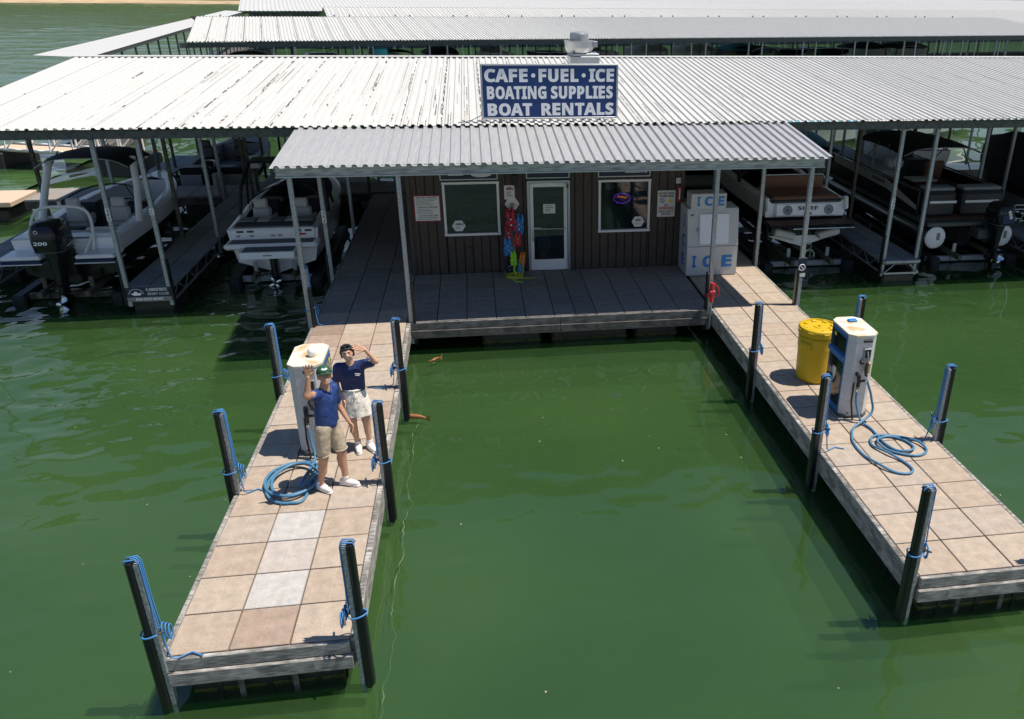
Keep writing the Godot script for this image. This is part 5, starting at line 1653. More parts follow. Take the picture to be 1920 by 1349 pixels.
func outboard(t: Node3D, at: Vector3, k: float, cowl: Material, tilt: float, marks: Callable) -> void:
	# powerhead cowl, midsection, gearcase and propeller
	var b := Basis(Vector3.RIGHT, tilt)
	var rows := []
	for q in [[0.30, 0.20, 0.26], [0.34, 0.25, 0.33], [0.5, 0.27, 0.36], [0.68, 0.26, 0.35], [0.80, 0.23, 0.31], [0.87, 0.16, 0.22], [0.89, 0.02, 0.03]]:
		var ring := []
		for i in 20:
			var w := TAU * i / 20
			var cx := signf(cos(w)) * pow(absf(cos(w)), 0.65)
			var cz := signf(sin(w)) * pow(absf(sin(w)), 0.65)
			ring.append(at + b * (Vector3(cx * q[1], q[0], cz * q[2] * 1.05 + 0.05 * (q[0] - 0.3)) * k))
		rows.append(ring)
	var motor := part(t, "outboard_cowl", G.new().grid(rows, true, true), cowl)
	part(motor, "trim_band", G.new().tube(rows[1], 0.015 * k, 6, true), MT.steel_dark)
	var leg := G.new()
	var lr := []
	for q in [[0.34, 0.19, 0.24], [0.1, 0.13, 0.2], [-0.3, 0.085, 0.16], [-0.62, 0.06, 0.14]]:
		var ring := []
		for i in 16:
			var w := TAU * i / 16
			ring.append(at + b * (Vector3(cos(w) * q[1], q[0], sin(w) * q[2]) * k))
		lr.append(ring)
	leg.grid(lr, true)
	leg.cbox(at + b * (Vector3(0, -0.34, 0.05) * k), Vector3(0.22, 0.02, 0.42) * k, 0.005, b)
	leg.lathe([[0.0, -0.34], [0.05, -0.28], [0.075, -0.12], [0.075, 0.14], [0.06, 0.22]], at + b * (Vector3(0, -0.62, 0) * k), 14, b * Basis(Vector3.RIGHT, PI / 2))
	leg.cbox(at + b * (Vector3(0, -0.78, 0.0) * k), Vector3(0.02, 0.24, 0.2) * k, 0.005, b)
	part(motor, "midsection", leg, cowl)
	var pr := G.new()
	for i in 3:
		var w := TAU * i / 3 + 0.4
		var r0 := Vector3(cos(w), sin(w), 0)
		var r1 := Vector3(cos(w + 0.9), sin(w + 0.9), 0)
		var o := at + b * (Vector3(0, -0.62, 0.28) * k)
		pr.grid([[o + b * (r0 * 0.05 * k + Vector3(0, 0, 0.03) * k), o + b * (r1 * 0.05 * k - Vector3(0, 0, 0.03) * k)], [o + b * (r0 * 0.17 * k + Vector3(0, 0, 0.05) * k), o + b * (r1 * 0.16 * k - Vector3(0, 0, 0.05) * k)], [o + b * (r0.lerp(r1, 0.3) * 0.2 * k), o + b * (r0.lerp(r1, 0.7) * 0.2 * k)]])
	pr.lathe([[0.06, -0.1], [0.055, 0.06], [0.0, 0.08]], at + b * (Vector3(0, -0.62, 0.28) * k), 12, b * Basis(Vector3.RIGHT, PI / 2))
	part(motor, "propeller", pr, MT.chrome)
	part(t, "motor_bracket", G.new().cbox(at + b * (Vector3(0, 0.02, -0.3) * k), Vector3(0.34, 0.5, 0.16) * k, 0.02, b), MT.black)
	marks.call(motor, at, b, k)

func lift(label: String, x: float, z: float, half: float, length: float, deck: Material) -> void:
	var t := thing("boat_lift", label, "boat lift", Vector3(x, WATER_Y, z), 0.0, "boat lifts in the slips")
	part(t, "cross_beam", G.new().cbox(Vector3(0, 0.1, 0.0), Vector3(half * 2, 0.14, 0.12), 0.01), deck)
	part(t, "cross_beam", G.new().cbox(Vector3(0, 0.1, -length * 0.55), Vector3(half * 2, 0.14, 0.12), 0.01), deck)
	for s in [-1, 1]:
		part(t, "bunk", G.new().cbox(Vector3(s * half * 0.42, 0.24, -length * 0.3), Vector3(0.12, 0.14, length * 0.75), 0.02), MT.wood_green)
		part(t, "float_tank", G.new().cbox(Vector3(s * half * 0.88, 0.02, -length * 0.35), Vector3(0.3, 0.36, length * 0.8), 0.05), MT.float_black)
		part(t, "upright", G.new().cbox(Vector3(s * half * 0.42, 0.3, 0.08), Vector3(0.1, 0.5, 0.05), 0.01), deck)

func build_boats() -> void:
	rng.seed = 55
	# A: white and navy cruiser with outboard, arch and bimini
	var L := 6.9
	var B := 2.42
	var t := thing("outboard_boat", "white and navy motorboat with black outboard and dark bimini top", "boat", Vector3(-6.15, -0.36, -13.15), 0.0, "boats in the front slips")
	make_hull(t, L, B, 1.12, [MT.gelcoat_black, MT.gelcoat_black, MT.gelcoat, MT.gelcoat, MT.gelcoat, MT.vinyl_cream], 0.09, 0.86, 0.3, 0.62)
	for s in [-1, 1]:
		var g := G.new().cbox(Vector3(s * 0.78, 0.82, 0.22), Vector3(0.86, 0.1, 0.62), 0.04)
		var pl := part(t, "swim_platform", g, MT.gelcoat)
		part(pl, "rub_rail", G.new().cbox(Vector3(s * 0.78, 0.74, 0.23), Vector3(0.87, 0.09, 0.63), 0.03), MT.gelcoat_navy)
		part(pl, "rub_trim", G.new().cbox(Vector3(s * 0.78, 0.69, 0.235), Vector3(0.88, 0.02, 0.64), 0.008), MT.white)
		part(t, "stern_locker", G.new().cbox(Vector3(s * 0.8, 1.0, -0.22), Vector3(0.62, 0.34, 0.4), 0.05), MT.gelcoat)
		part(t, "locker_recess", G.new().cbox(Vector3(s * 0.78, 0.99, -0.012), Vector3(0.36, 0.1, 0.02), 0.008), MT.vinyl_dark)
		seat(t, Vector3(s * 0.62, 0.62, -0.75), Vector3(0.7, 0.36, 0.5), 0.0, MT.vinyl_cream, 0.3)
		part(t, "tower_leg", G.new().tube([Vector3(s * 1.12, 1.1, -1.5), Vector3(s * 1.06, 1.9, -2.0), Vector3(s * 0.96, 2.55, -2.35)], 0.085, 8), MT.gelcoat)
		part(t, "tower_strut", G.new().tube([Vector3(s * 1.04, 2.1, -2.1), Vector3(s * 1.02, 2.6, -3.0)], 0.018, 6), MT.steel_dark)
	part(t, "walkway", G.new().cbox(Vector3(0, 0.75, -0.35), Vector3(0.5, 0.1, 0.7), 0.02), MT.mat_grey)
	part(t, "tow_arch", G.new().tube(smooth_path([Vector3(-0.62, 0.84, 0.12), Vector3(-0.66, 1.25, 0.02), Vector3(-0.6, 1.62, -0.15), Vector3(-0.4, 1.8, -0.2), Vector3(0.0, 1.83, -0.2), Vector3(0.4, 1.8, -0.2), Vector3(0.6, 1.62, -0.15), Vector3(0.66, 1.25, 0.02), Vector3(0.62, 0.84, 0.12)], 4), 0.035, 8).tube([Vector3(-0.66, 1.25, 0.02), Vector3(-0.5, 0.84, 0.34)], 0.03, 8).tube([Vector3(0.66, 1.25, 0.02), Vector3(0.5, 0.84, 0.34)], 0.03, 8).lathe([[0.05, 0.0], [0.03, 0.05], [0.05, 0.09]], Vector3(0, 1.85, -0.2), 8), MT.white)
	windshield(t, 1.0, 1.2, -2.7, 0.9, 0.5, MT.black)
	bucket_seat(t, Vector3(0.5, 0.62, -2.3), MT.vinyl_cream)
	bucket_seat(t, Vector3(-0.55, 0.62, -2.3), MT.vinyl_cream)
	for s in [-1, 1]:
		part(t, "console", G.new().cbox(Vector3(s * 0.62, 0.95, -3.1), Vector3(0.6, 0.7, 0.5), 0.08), MT.vinyl_dark)
	bimini(t, 0.0, 2.66, -1.7, -3.3, 1.06, MT.canvas_navy)
	var marks := func(motor: Node3D, at: Vector3, b: Basis, k: float) -> void:
		lettering(motor, "200", at + b * (Vector3(-0.02, 0.52, 0.402) * k), 0.22 * k, 0.06 * k, MT.letter_white, bold, b, 0.006)
		part(motor, "emblem", G.new().lathe([[0.04, 0.0], [0.04, 0.008], [0.03, 0.008]], at + b * (Vector3(-0.06, 0.72, 0.385) * k), 12, b * Basis(Vector3.RIGHT, PI / 2)), MT.letter_white)
		part(motor, "side_stripe", G.new().tube([at + b * (Vector3(0.285, 0.42, 0.12) * k), at + b * (Vector3(0.275, 0.46, -0.2) * k)], 0.008, 5), MT.letter_white)
	outboard(t, Vector3(0, 0.62, 0.55), 1.25, MT.gelcoat_black, -0.06, marks)
	lift("grey boat lift under the outboard boat", -6.15, -12.9, 1.2, 6.0, MT.wood_green)
	# B: white bowrider with two seats facing aft
	t = thing("bowrider_boat", "white motorboat with two cream seats and grey swim platform", "boat", Vector3(-1.68, -0.42, -13.75), 0.0, "boats in the front slips")
	B = 2.3
	make_hull(t, 6.6, B, 1.12, [MT.gelcoat, MT.gelcoat, MT.gelcoat, MT.gelcoat, MT.vinyl_dark, MT.mat_grey], 0.05, 0.86, 0.22, 0.6)
	part(t, "transom_panel", G.new().cbox(Vector3(0, 1.0, -0.02), Vector3(2.02, 0.3, 0.12), 0.04), MT.gelcoat)
	part(t, "sun_pad", G.new().cbox(Vector3(0, 1.17, -0.42), Vector3(1.84, 0.14, 0.68), 0.05), MT.vinyl_dark)
	for q in [[-0.66, 0.4, MT.vinyl_grey], [-0.28, 0.3, MT.vinyl_cream], [0.05, 0.34, MT.mat_grey], [0.36, 0.26, MT.vinyl_cream], [0.72, 0.4, MT.vinyl_grey]]:
		part(t, "cushion", G.new().cbox(Vector3(q[0], 1.235, -0.5), Vector3(q[1], 0.05, 0.42), 0.02), q[2])
	var pf := part(t, "swim_platform", G.new().cbox(Vector3(0, 0.8, 0.2), Vector3(2.2, 0.14, 0.5), 0.05), MT.gelcoat)
	part(pf, "tread_mat", G.new().box(Vector3(0, 0.875, 0.2), Vector3(1.95, 0.01, 0.36)), MT.mat_grey)
	pf = part(t, "stern_step", G.new().prism([Vector2(-0.62, -0.25), Vector2(0.62, -0.25), Vector2(0.72, 0.25), Vector2(-0.72, 0.25)], Transform3D(Basis(Vector3(1, 0, 0), Vector3(0, 0, -1), Vector3(0, 1, 0)), Vector3(0, 0.8, 0.66)), 0.16), MT.gelcoat)
	part(pf, "tread_mat", G.new().box(Vector3(0, 0.806, 0.66), Vector3(1.16, 0.01, 0.4)), MT.mat_grey)
	part(pf, "emblem", G.new().box(Vector3(0, 0.72, 0.912), Vector3(0.2, 0.03, 0.006)), MT.print_grey)
	for x in [-0.76, -0.52, 0.6, 0.84]:
		part(t, "transom_vent", G.new().cbox(Vector3(x, 1.08, 0.045), Vector3(0.16, 0.05, 0.01), 0.004), MT.vinyl_dark)
	for x in [-0.82, -0.5, 0.0, 0.16]:
		part(t, "transom_fitting", G.new().cbox(Vector3(x, 0.97, 0.045), Vector3(0.1, 0.05, 0.012), 0.004), MT.steel)
	part(t, "red_decal", G.new().ball(Vector3(0.66, 0.99, 0.042), Vector3(0.14, 0.03, 0.006), Basis(), 5, 14), MT.red)
	for s in [-1, 1]:
		bucket_seat(t, Vector3(s * 0.5, 0.6, -1.5), MT.vinyl_cream)
		part(t, "console", G.new().cbox(Vector3(s * 0.55, 0.95, -2.6), Vector3(0.6, 0.7, 0.5), 0.08), MT.vinyl_dark)
		part(t, "tower_leg", G.new().tube(smooth_path([Vector3(s * 1.1, 1.15, -1.5), Vector3(s * 1.05, 1.8, -1.8), Vector3(s * 0.9, 2.3, -2.3)], 5), 0.05, 8).tube([Vector3(s * 1.1, 1.2, -2.4), Vector3(s * 0.95, 2.2, -2.1)], 0.035, 8), MT.black)
	part(t, "tower_top", G.new().cbox(Vector3(0, 2.34, -2.5), Vector3(1.85, 0.06, 0.7), 0.025), MT.black)
	windshield(t, 0.95, 1.16, -2.2, 0.9, 0.48, MT.black)
	part(t, "drive_leg", G.new().cbox(Vector3(0, 0.2, 0.32), Vector3(0.16, 0.66, 0.3), 0.04).cbox(Vector3(0, -0.1, 0.3), Vector3(0.1, 0.16, 0.46), 0.04), MT.gelcoat_black)
	var pr := G.new()
	for i in 4:
		var w := TAU * i / 4 + 0.5
		pr.ball(Vector3(cos(w) * 0.1, -0.1 + sin(w) * 0.1, 0.56), Vector3(0.09, 0.045, 0.015), Basis(Vector3.BACK, w), 5, 8)
	part(t, "propeller", pr, MT.chrome)
	lift("grey boat lift under the two-seat boat", -1.7, -13.6, 1.1, 6.0, MT.steel)
	# C: surf boat
	t = thing("surf_boat", "black and white surf boat with brown decking and stern speakers", "boat", Vector3(11.95, -0.12, -13.5), 0.0, "boats in the front slips")
	make_hull(t, 7.0, 2.45, 1.25, [MT.gelcoat, MT.gelcoat_black, MT.gelcoat, MT.gelcoat, MT.vinyl_dark, MT.mat_brown], 0.04, 0.84, 0.24, 0.6)
	part(t, "transom_panel", G.new().cbox(Vector3(0, 1.02, 0.04), Vector3(1.72, 0.36, 0.1), 0.04, Basis(Vector3.RIGHT, -0.15)), MT.gelcoat)
	lettering(t, "SURF", Vector3(0.04, 1.07, 0.105), 0.56, 0.1, MT.print_black, bold, Basis(Vector3.RIGHT, -0.15))
	part(t, "maker_badge", G.new().box(Vector3(0.04, 0.93, 0.118), Vector3(0.2, 0.08, 0.006), Basis(Vector3.RIGHT, -0.15)), MT.print_grey)
	for x in [-0.52, 0.62]:
		var sp := part(t, "speaker", G.new().lathe([[0.13, 0.0], [0.13, 0.02], [0.1, 0.025], [0.09, 0.01], [0.05, 0.012], [0.04, 0.03], [0.0, 0.032]], Vector3(x, 1.02, 0.09), 20, Basis(Vector3.RIGHT, PI / 2 - 0.15)), MT.vinyl_grey)
		part(sp, "cone", G.new().lathe([[0.03, 0.034], [0.0, 0.04]], Vector3(x, 1.02, 0.09), 10, Basis(Vector3.RIGHT, PI / 2 - 0.15)), MT.steel_dark)
	part(t, "sun_pad", G.new().cbox(Vector3(0, 1.3, -0.5), Vector3(1.9, 0.12, 1.0), 0.05), MT.vinyl_brown)
	part(t, "pad_edge", G.new().cbox(Vector3(0, 1.24, -0.48), Vector3(1.98, 0.1, 1.06), 0.04), MT.vinyl_dark)
	seat(t, Vector3(0, 0.9, -1.3), Vector3(1.8, 0.4, 0.5), 0.0, MT.vinyl_brown, 0.45)
	part(t, "seat_rail", G.new().tube([Vector3(-0.9, 1.6, -1.05), Vector3(-0.85, 1.72, -1.05), Vector3(0.85, 1.72, -1.05), Vector3(0.9, 1.6, -1.05)], 0.02, 6), MT.chrome)
	pf = part(t, "swim_platform", G.new().cbox(Vector3(0, 0.72, 0.34), Vector3(2.36, 0.07, 0.56), 0.03), MT.gelcoat_black)
	part(pf, "teak_mat", G.new().box(Vector3(0, 0.758, 0.34), Vector3(2.28, 0.01, 0.5)), MT.mat_brown)
	part(pf, "rail_edge", G.new().tube([Vector3(-0.5, 0.66, 0.64), Vector3(1.15, 0.66, 0.64)], 0.022, 6).tube([Vector3(-0.5, 0.66, 0.64), Vector3(-0.5, 0.6, 0.2)], 0.02, 6).tube([Vector3(0.8, 0.66, 0.64), Vector3(0.8, 0.5, 0.2)], 0.02, 6), MT.chrome)
	for s in [-1, 1]:
		part(t, "trim_tab", G.new().cbox(Vector3(s * 0.62, 0.42, 0.2), Vector3(0.6, 0.2, 0.3), 0.04, Basis(Vector3.BACK, s * 0.25)), MT.vinyl_cream)
		part(t, "stern_quarter", G.new().cbox(Vector3(s * 1.1, 1.12, -0.15), Vector3(0.1, 0.36, 0.6), 0.04, Basis(Vector3.RIGHT, -0.3)), MT.gelcoat)
	part(t, "rudder", G.new().cbox(Vector3(0.2, -0.1, 0.1), Vector3(0.05, 0.42, 0.22), 0.02).lathe([[0.16, 0.0], [0.16, 0.03], [0.12, 0.03]], Vector3(0.2, -0.2, 0.12), 14, Basis(Vector3.RIGHT, PI / 2)), MT.chrome)
	part(t, "tower", G.new().tube(smooth_path([Vector3(-1.15, 1.3, -2.2), Vector3(-1.1, 2.1, -2.7), Vector3(-0.8, 2.35, -3.0), Vector3(0.8, 2.35, -3.0), Vector3(1.1, 2.1, -2.7), Vector3(1.15, 1.3, -2.2)], 5), 0.06, 8), MT.black)
	windshield(t, 1.0, 1.28, -2.7, 0.9, 0.45, MT.black)
	lift("grey boat lift with a wet crossbeam under the surf boat", 12.0, -13.2, 1.3, 6.2, MT.steel)
	# D: black pontoon boat
	t = thing("pontoon_boat", "black pontoon boat with big outboard and round white float ends", "boat", Vector3(16.72, -0.2, -13.3), 0.0, "boats in the front slips")
	var plen := 7.4
	for x in [-1.0, 1.0]:
		var tube := part(t, "pontoon", G.new().lathe([[0.31, 0.0], [0.31, plen - 0.8], [0.2, plen - 0.2], [0.0, plen]], Vector3(x, 0.25, 0.0), 24, Basis(Vector3.RIGHT, -PI / 2)), MT.gunmetal)
		part(tube, "end_cap", G.new().ball(Vector3(x, 0.25, 0.0), Vector3(0.31, 0.31, 0.07), Basis(), 8, 20), MT.white)
		part(tube, "decal", G.new().box(Vector3(x + 0.05, 0.3, 0.072), Vector3(0.1, 0.2, 0.006)), MT.print_grey)
	part(t, "middle_tube", G.new().lathe([[0.28, 0.0], [0.28, plen - 0.8], [0.1, plen - 0.2]], Vector3(0, 0.18, -0.3), 16, Basis(Vector3.RIGHT, -PI / 2)), MT.aluminium)
	part(t, "deck", G.new().cbox(Vector3(0, 0.62, -plen * 0.5 + 0.3), Vector3(2.6, 0.12, plen - 0.5), 0.02), MT.steel_dark)
	part(t, "deck_floor", G.new().box(Vector3(0, 0.685, -plen * 0.5 + 0.2), Vector3(2.45, 0.01, plen - 0.9)), MT.vinyl_brown)
	for s in [-1, 1]:
		part(t, "side_wall", G.new().cbox(Vector3(s * 1.26, 1.02, -3.7), Vector3(0.05, 0.68, 6.0), 0.01), MT.gelcoat_black)
		var band := part(t, "side_band", G.new().prism([Vector2(-0.75, 0.86), Vector2(-2.6, 1.06), Vector2(-6.4, 1.12), Vector2(-6.4, 1.34), Vector2(-2.6, 1.33), Vector2(-0.75, 0.98)], Transform3D(Basis(Vector3(0, 0, 1), Vector3.UP, Vector3(-1, 0, 0)), Vector3(s * 1.296 - 0.003, 0, 0)), 0.006), MT.band_grey)
		lettering(band, "PREMIER", Vector3(s * 1.303, 1.21, -3.1), 0.8, 0.11, MT.print_black, bold, Basis(Vector3(0, 0, -s), Vector3.UP, Vector3(s, 0, 0)))
		part(t, "top_rail", G.new().tube([Vector3(s * 1.26, 1.4, -0.75), Vector3(s * 1.26, 1.4, -6.7)], 0.025, 6), MT.steel_dark)
		seat(t, Vector3(s * 0.95, 0.69, -2.6), Vector3(0.5, 0.4, 2.4), 0.0, MT.vinyl_brown, 0.0)
		part(t, "bimini_pole", G.new().tube([Vector3(s * 1.2, 1.4, -2.2), Vector3(s * 1.18, 2.25, -3.0)], 0.02, 6), MT.steel)
		part(t, "bimini_pole", G.new().tube([Vector3(s * 1.2, 1.4, -4.6), Vector3(s * 1.18, 2.25, -3.6)], 0.02, 6), MT.steel)
	part(t, "stern_lounge", G.new().cbox(Vector3(-0.7, 1.05, -0.75), Vector3(0.9, 0.7, 0.55), 0.08).cbox(Vector3(0.55, 1.05, -0.75), Vector3(1.2, 0.7, 0.55), 0.08), MT.vinyl_dark)
	part(t, "lounge_top", G.new().cbox(Vector3(-0.7, 1.44, -0.8), Vector3(0.86, 0.1, 0.45), 0.04).cbox(Vector3(0.55, 1.44, -0.8), Vector3(1.16, 0.1, 0.45), 0.04), MT.vinyl_grey)
	part(t, "white_trim", G.new().cbox(Vector3(-0.66, 1.12, -0.46), Vector3(0.8, 0.07, 0.03), 0.01).cbox(Vector3(0.5, 1.12, -0.46), Vector3(1.0, 0.07, 0.03), 0.01), MT.white)
	part(t, "table", G.new().cbox(Vector3(-0.35, 1.35, -2.4), Vector3(0.8, 0.05, 0.6), 0.02), MT.vinyl_cream)
	part(t, "console", G.new().cbox(Vector3(0.6, 1.1, -4.4), Vector3(0.8, 0.9, 0.5), 0.06), MT.vinyl_dark)
	part(t, "white_bag", G.new().cbox(Vector3(-0.4, 1.5, -4.0), Vector3(0.5, 0.3, 0.4), 0.08), MT.white)
	seat(t, Vector3(0.55, 0.69, -3.5), Vector3(0.6, 0.45, 0.55), 0.0, MT.vinyl_brown, 0.6)
	part(t, "stern_ladder", G.new().tube([Vector3(1.02, 0.62, 0.05), Vector3(1.12, 1.16, 0.16)], 0.018, 6).tube([Vector3(1.42, 0.62, 0.05), Vector3(1.5, 1.16, 0.16)], 0.018, 6).tube([Vector3(1.12, 1.14, 0.16), Vector3(1.5, 1.14, 0.16)], 0.016, 6).tube([Vector3(1.1, 1.02, 0.14), Vector3(1.47, 1.02, 0.14)], 0.016, 6).tube([Vector3(1.04, 0.74, 0.08), Vector3(1.43, 0.74, 0.08)], 0.016, 6), MT.chrome)
	bimini(t, 0.0, 2.36, -1.9, -4.9, 1.25, MT.canvas_black)
	part(t, "motor_pod", G.new().cbox(Vector3(0.42, 0.4, 0.1), Vector3(0.7, 0.3, 0.5), 0.04), MT.steel_dark)
	marks = func(motor: Node3D, at: Vector3, b: Basis, k: float) -> void:
		lettering(motor, "600", at + b * (Vector3(0.03, 0.62, 0.418) * k), 0.22 * k, 0.08 * k, MT.letter_white, bold, b * Basis(Vector3.BACK, -1.2), 0.006)
		part(motor, "blue_panel", G.new().cbox(at + b * (Vector3(0.02, 0.5, 0.4) * k), Vector3(0.34, 0.22, 0.02) * k, 0.008, b), MT.gelcoat_navy)
	outboard(t, Vector3(0.42, 0.42, 0.55), 1.05, MT.black_gloss, -0.04, marks)
	lift("grey boat lift under the pontoon boat", 16.75, -13.15, 1.3, 6.2, MT.steel)
	# E: neighbour under a black cover at the frame's edge
	t = thing("covered_boat", "boat under a tall black canvas cover past the pontoon boat", "boat", Vector3(21.2, -0.3, -13.2))
	make_hull(t, 7.0, 2.6, 1.1, [MT.gelcoat, MT.vinyl_grey, MT.gelcoat_black, MT.gelcoat_black, MT.vinyl_dark, MT.mat_grey], 0.04, 0.84, 0.24, 0.6)
	var rows := []
	for j in 13:
		var s := j / 12.0 * 0.92 + 0.02
		var h := 1.35 * pow(sin(PI * clampf(s * 0.75 + 0.16, 0, 1)), 0.6)
		var line := []
		for i in 15:
			var w := PI * i / 14.0
			line.append(Vector3(cos(w) * hb(s, 2.66), sheer(s, 1.1) - 0.05 + h * pow(sin(w), 0.7) * (1.0 + 0.04 * sin(j * 2.0 + i)), -7.0 * s))
		rows.append(line)
	part(t, "cover", G.new().grid(rows, false, true), MT.canvas_black)
	lift("grey boat lift under the covered boat", 21.2, -13.0, 1.3, 6.0, MT.steel)
	back_row()

func plain_boat(called: String, label: String, at: Vector3, turn: float, hull: Material, cover: int, L := 6.0, B := 2.3) -> Node3D:
	var t := thing(called, label, "boat", at, turn, "boats of the back rows")
	make_hull(t, L, B, 1.0, [MT.gelcoat, hull, hull, MT.gelcoat, MT.vinyl_grey, MT.mat_grey], 0.06, 0.82, 0.22, 0.55)
	if cover == 0:
		windshield(t, B * 0.4, 1.05, -L * 0.42, 0.7, 0.42, MT.black)
		seat(t, Vector3(0, 0.55, -0.9), Vector3(B * 0.7, 0.4, 0.5), 0.0, MT.vinyl_cream, 0.4)
	elif cover == 1:
		windshield(t, B * 0.4, 1.05, -L * 0.42, 0.7, 0.42, MT.black)
		bimini(t, 0, 2.4, -L * 0.2, -L * 0.62, B * 0.46, MT.canvas_black)
		for s in [-1, 1]:
			part(t, "bimini_pole", G.new().tube([Vector3(s * B * 0.45, 1.0, -L * 0.4), Vector3(s * B * 0.44, 2.25, -L * 0.3)], 0.02, 5), MT.steel)
	else:
		var rows := []
		for j in 10:
			var s := j / 9.0 * 0.94 + 0.01
			var line := []
			for i in 11:
				var w := PI * i / 10.0
				line.append(Vector3(cos(w) * hb(s, B * 1.03), sheer(s, 1.0) - 0.04 + 0.55 * pow(sin(w), 0.8) * sin(PI * clampf(s * 0.8 + 0.15, 0, 1)), -L * s))
			rows.append(line)
		part(t, "cover", G.new().grid(rows, false, true), MT.canvas_black if cover == 2 else MT.canvas_teal if cover == 3 else MT.vinyl_cream)
	return t

func back_row() -> void:
	# bass boat whose stern faces us, behind the cross walkway
	var t := thing("bass_boat", "low dark fishing boat with two high seats behind the outboard boat", "boat", Vector3(-5.6, -0.55, -23.1), 0.0, "boats of the back rows")
	make_hull(t, 6.2, 2.4, 0.95, [MT.gelcoat_black, MT.gelcoat_black, MT.gelcoat_black, MT.vinyl_dark, MT.vinyl_grey, MT.mat_grey], 0.05, 0.7, 0.3, 0.5)
	for x in [-0.5, 0.6]:
		bucket_seat(t, Vector3(x, 0.7, -1.6), MT.vinyl_dark)
	part(t, "stern_panel", G.new().cbox(Vector3(-0.75, 0.5, 0.03), Vector3(0.7, 0.5, 0.05), 0.02).cbox(Vector3(0.6, 0.5, 0.03), Vector3(0.7, 0.5, 0.05), 0.02), MT.vinyl_grey)
	outboard(t, Vector3(0, 0.5, 0.3), 0.9, MT.gelcoat_black, -0.05, func(_m, _a, _b, _k): return)
	var w := thing("white_pedestal", "white power box on a post beside the fishing boat", "power box", Vector3(-3.75, 0, -21.2))
	part(w, "box", G.new().cbox(Vector3(0, 0.95, 0), Vector3(0.34, 0.38, 0.2), 0.02), MT.white)
	part(w, "dial", G.new().lathe([[0.06, 0.0], [0.06, 0.02], [0.0, 0.025]], Vector3(0, 0.97, 0.1), 12, Basis(Vector3.RIGHT, PI / 2)), MT.print_black)
	part(w, "stand", G.new().cbox(Vector3(0, 0.38, 0), Vector3(0.1, 0.76, 0.1), 0.01), MT.steel_dark)
	w = thing("dock_piling", "weathered grey piling at the end of the blue sign's slip dock", "piling", Vector3(-4.85, 0, -20.95))
	part(w, "piling", G.new().lathe([[0.17, -0.6], [0.17, 0.62], [0.15, 0.66], [0.0, 0.66]], Vector3.ZERO, 16), MT.wood_grey)
	var defs := [
		[Vector3(-1.4, -0.5, -23.0), 0, MT.gelcoat, "white runabout behind the cross walkway near the shop"],
		[Vector3(2.9, -0.5, -23.2), 2, MT.gelcoat_navy, "dark covered boat behind the shop"],
		[Vector3(11.9, -0.5, -23.0), 1, MT.gelcoat_black, "boat with a dark bimini behind the surf boat"],
		[Vector3(16.2, -0.45, -23.3), 3, MT.gelcoat, "white boat with a blue cover behind the pontoon boat"],
		[Vector3(20.8, -0.45, -23.3), 0, MT.gelcoat, "white runabout of the back row past the blue covered boat"]]
	for q in defs:
		plain_boat("runabout", q[3], q[0], 0.0, q[2], q[1])
	# moored outside in the sun between the two boathouses
	plain_boat("cabin_cruiser", "long cream cruiser in the sun beyond the boathouse", Vector3(22.0, -0.7, -33.0), -1.25, MT.gelcoat, 4, 9.0, 2.9)
	plain_boat("deck_boat", "sunlit boat with pale blue trim beyond the boathouse", Vector3(17.3, -0.7, -31.5), -1.3, MT.gelcoat, 3, 6.5, 2.4)
	# white gangway truss and pale dock at the picture's edge
	t = thing("gangway", "white metal truss gangway beyond the outboard boat", "gangway", Vector3(-13.2, 0, -28.6), -0.35)
	for z in [0.0, -1.3]:
		var g := G.new()
		g.tube([Vector3(-3.0, 0.1, z), Vector3(3.2, 0.1, z)], 0.05, 6).tube([Vector3(-3.0, 1.0, z), Vector3(3.2, 1.0, z)], 0.05, 6)
		for i in 7:
			var x := -3.0 + i * 1.033
			g.tube([Vector3(x, 0.1, z), Vector3(x, 1.0, z)], 0.035, 6)
			if i < 6:
				g.tube([Vector3(x, 0.1, z), Vector3(x + 1.033, 1.0, z)], 0.03, 6)
		part(t, "side_truss", g, MT.white)
	part(t, "tread", G.new().box(Vector3(0.1, 0.04, -0.65), Vector3(6.2, 0.06, 1.2)), MT.tan_dock)
	for x in [-2.8, 3.0]:
		part(t, "pontoon_float", G.new().cbox(Vector3(x, -0.35, -0.65), Vector3(1.6, 0.7, 1.8), 0.05), MT.float_black)
	t = thing("sunlit_dock", "pale concrete dock in the sun past the outboard boat's windshield", "dock", Vector3(-10.7, 0, -21.2), 0.0)
	part(t, "slab", G.new().cbox(Vector3(-2.6, -0.06, 0), Vector3(5.0, 0.16, 1.7), 0.02), MT.tan_dock)
	part(t, "float", G.new().cbox(Vector3(-2.6, -0.45, 0), Vector3(4.6, 0.4, 1.4), 0.04), MT.float_black)
	# boats under the second boathouse: one model of each kind, then copies
	var th := deg_to_rad(11.7)
	var o2 := Vector3(-11.3, 0, -40.4)
	var ex := Vector3(cos(th), 0, -sin(th))
	var ez := Vector3(sin(th), 0, cos(th))
	var kinds := []
	var said := ["runabout", "bimini boat", "black covered boat", "teal covered boat", "cream covered boat"]
	var where := ["first", "second", "third", "fourth", "fifth", "sixth", "seventh", "eighth", "ninth", "tenth", "eleventh", "twelfth", "thirteenth", "fourteenth"]
	var hulls := [MT.gelcoat, MT.gelcoat_navy, MT.gelcoat, MT.gelcoat_black, MT.gelcoat]
	var order := [1, 4, 1, 0, 2, 0, 3, 2, 1, 0, 4, 1, 2, 0]
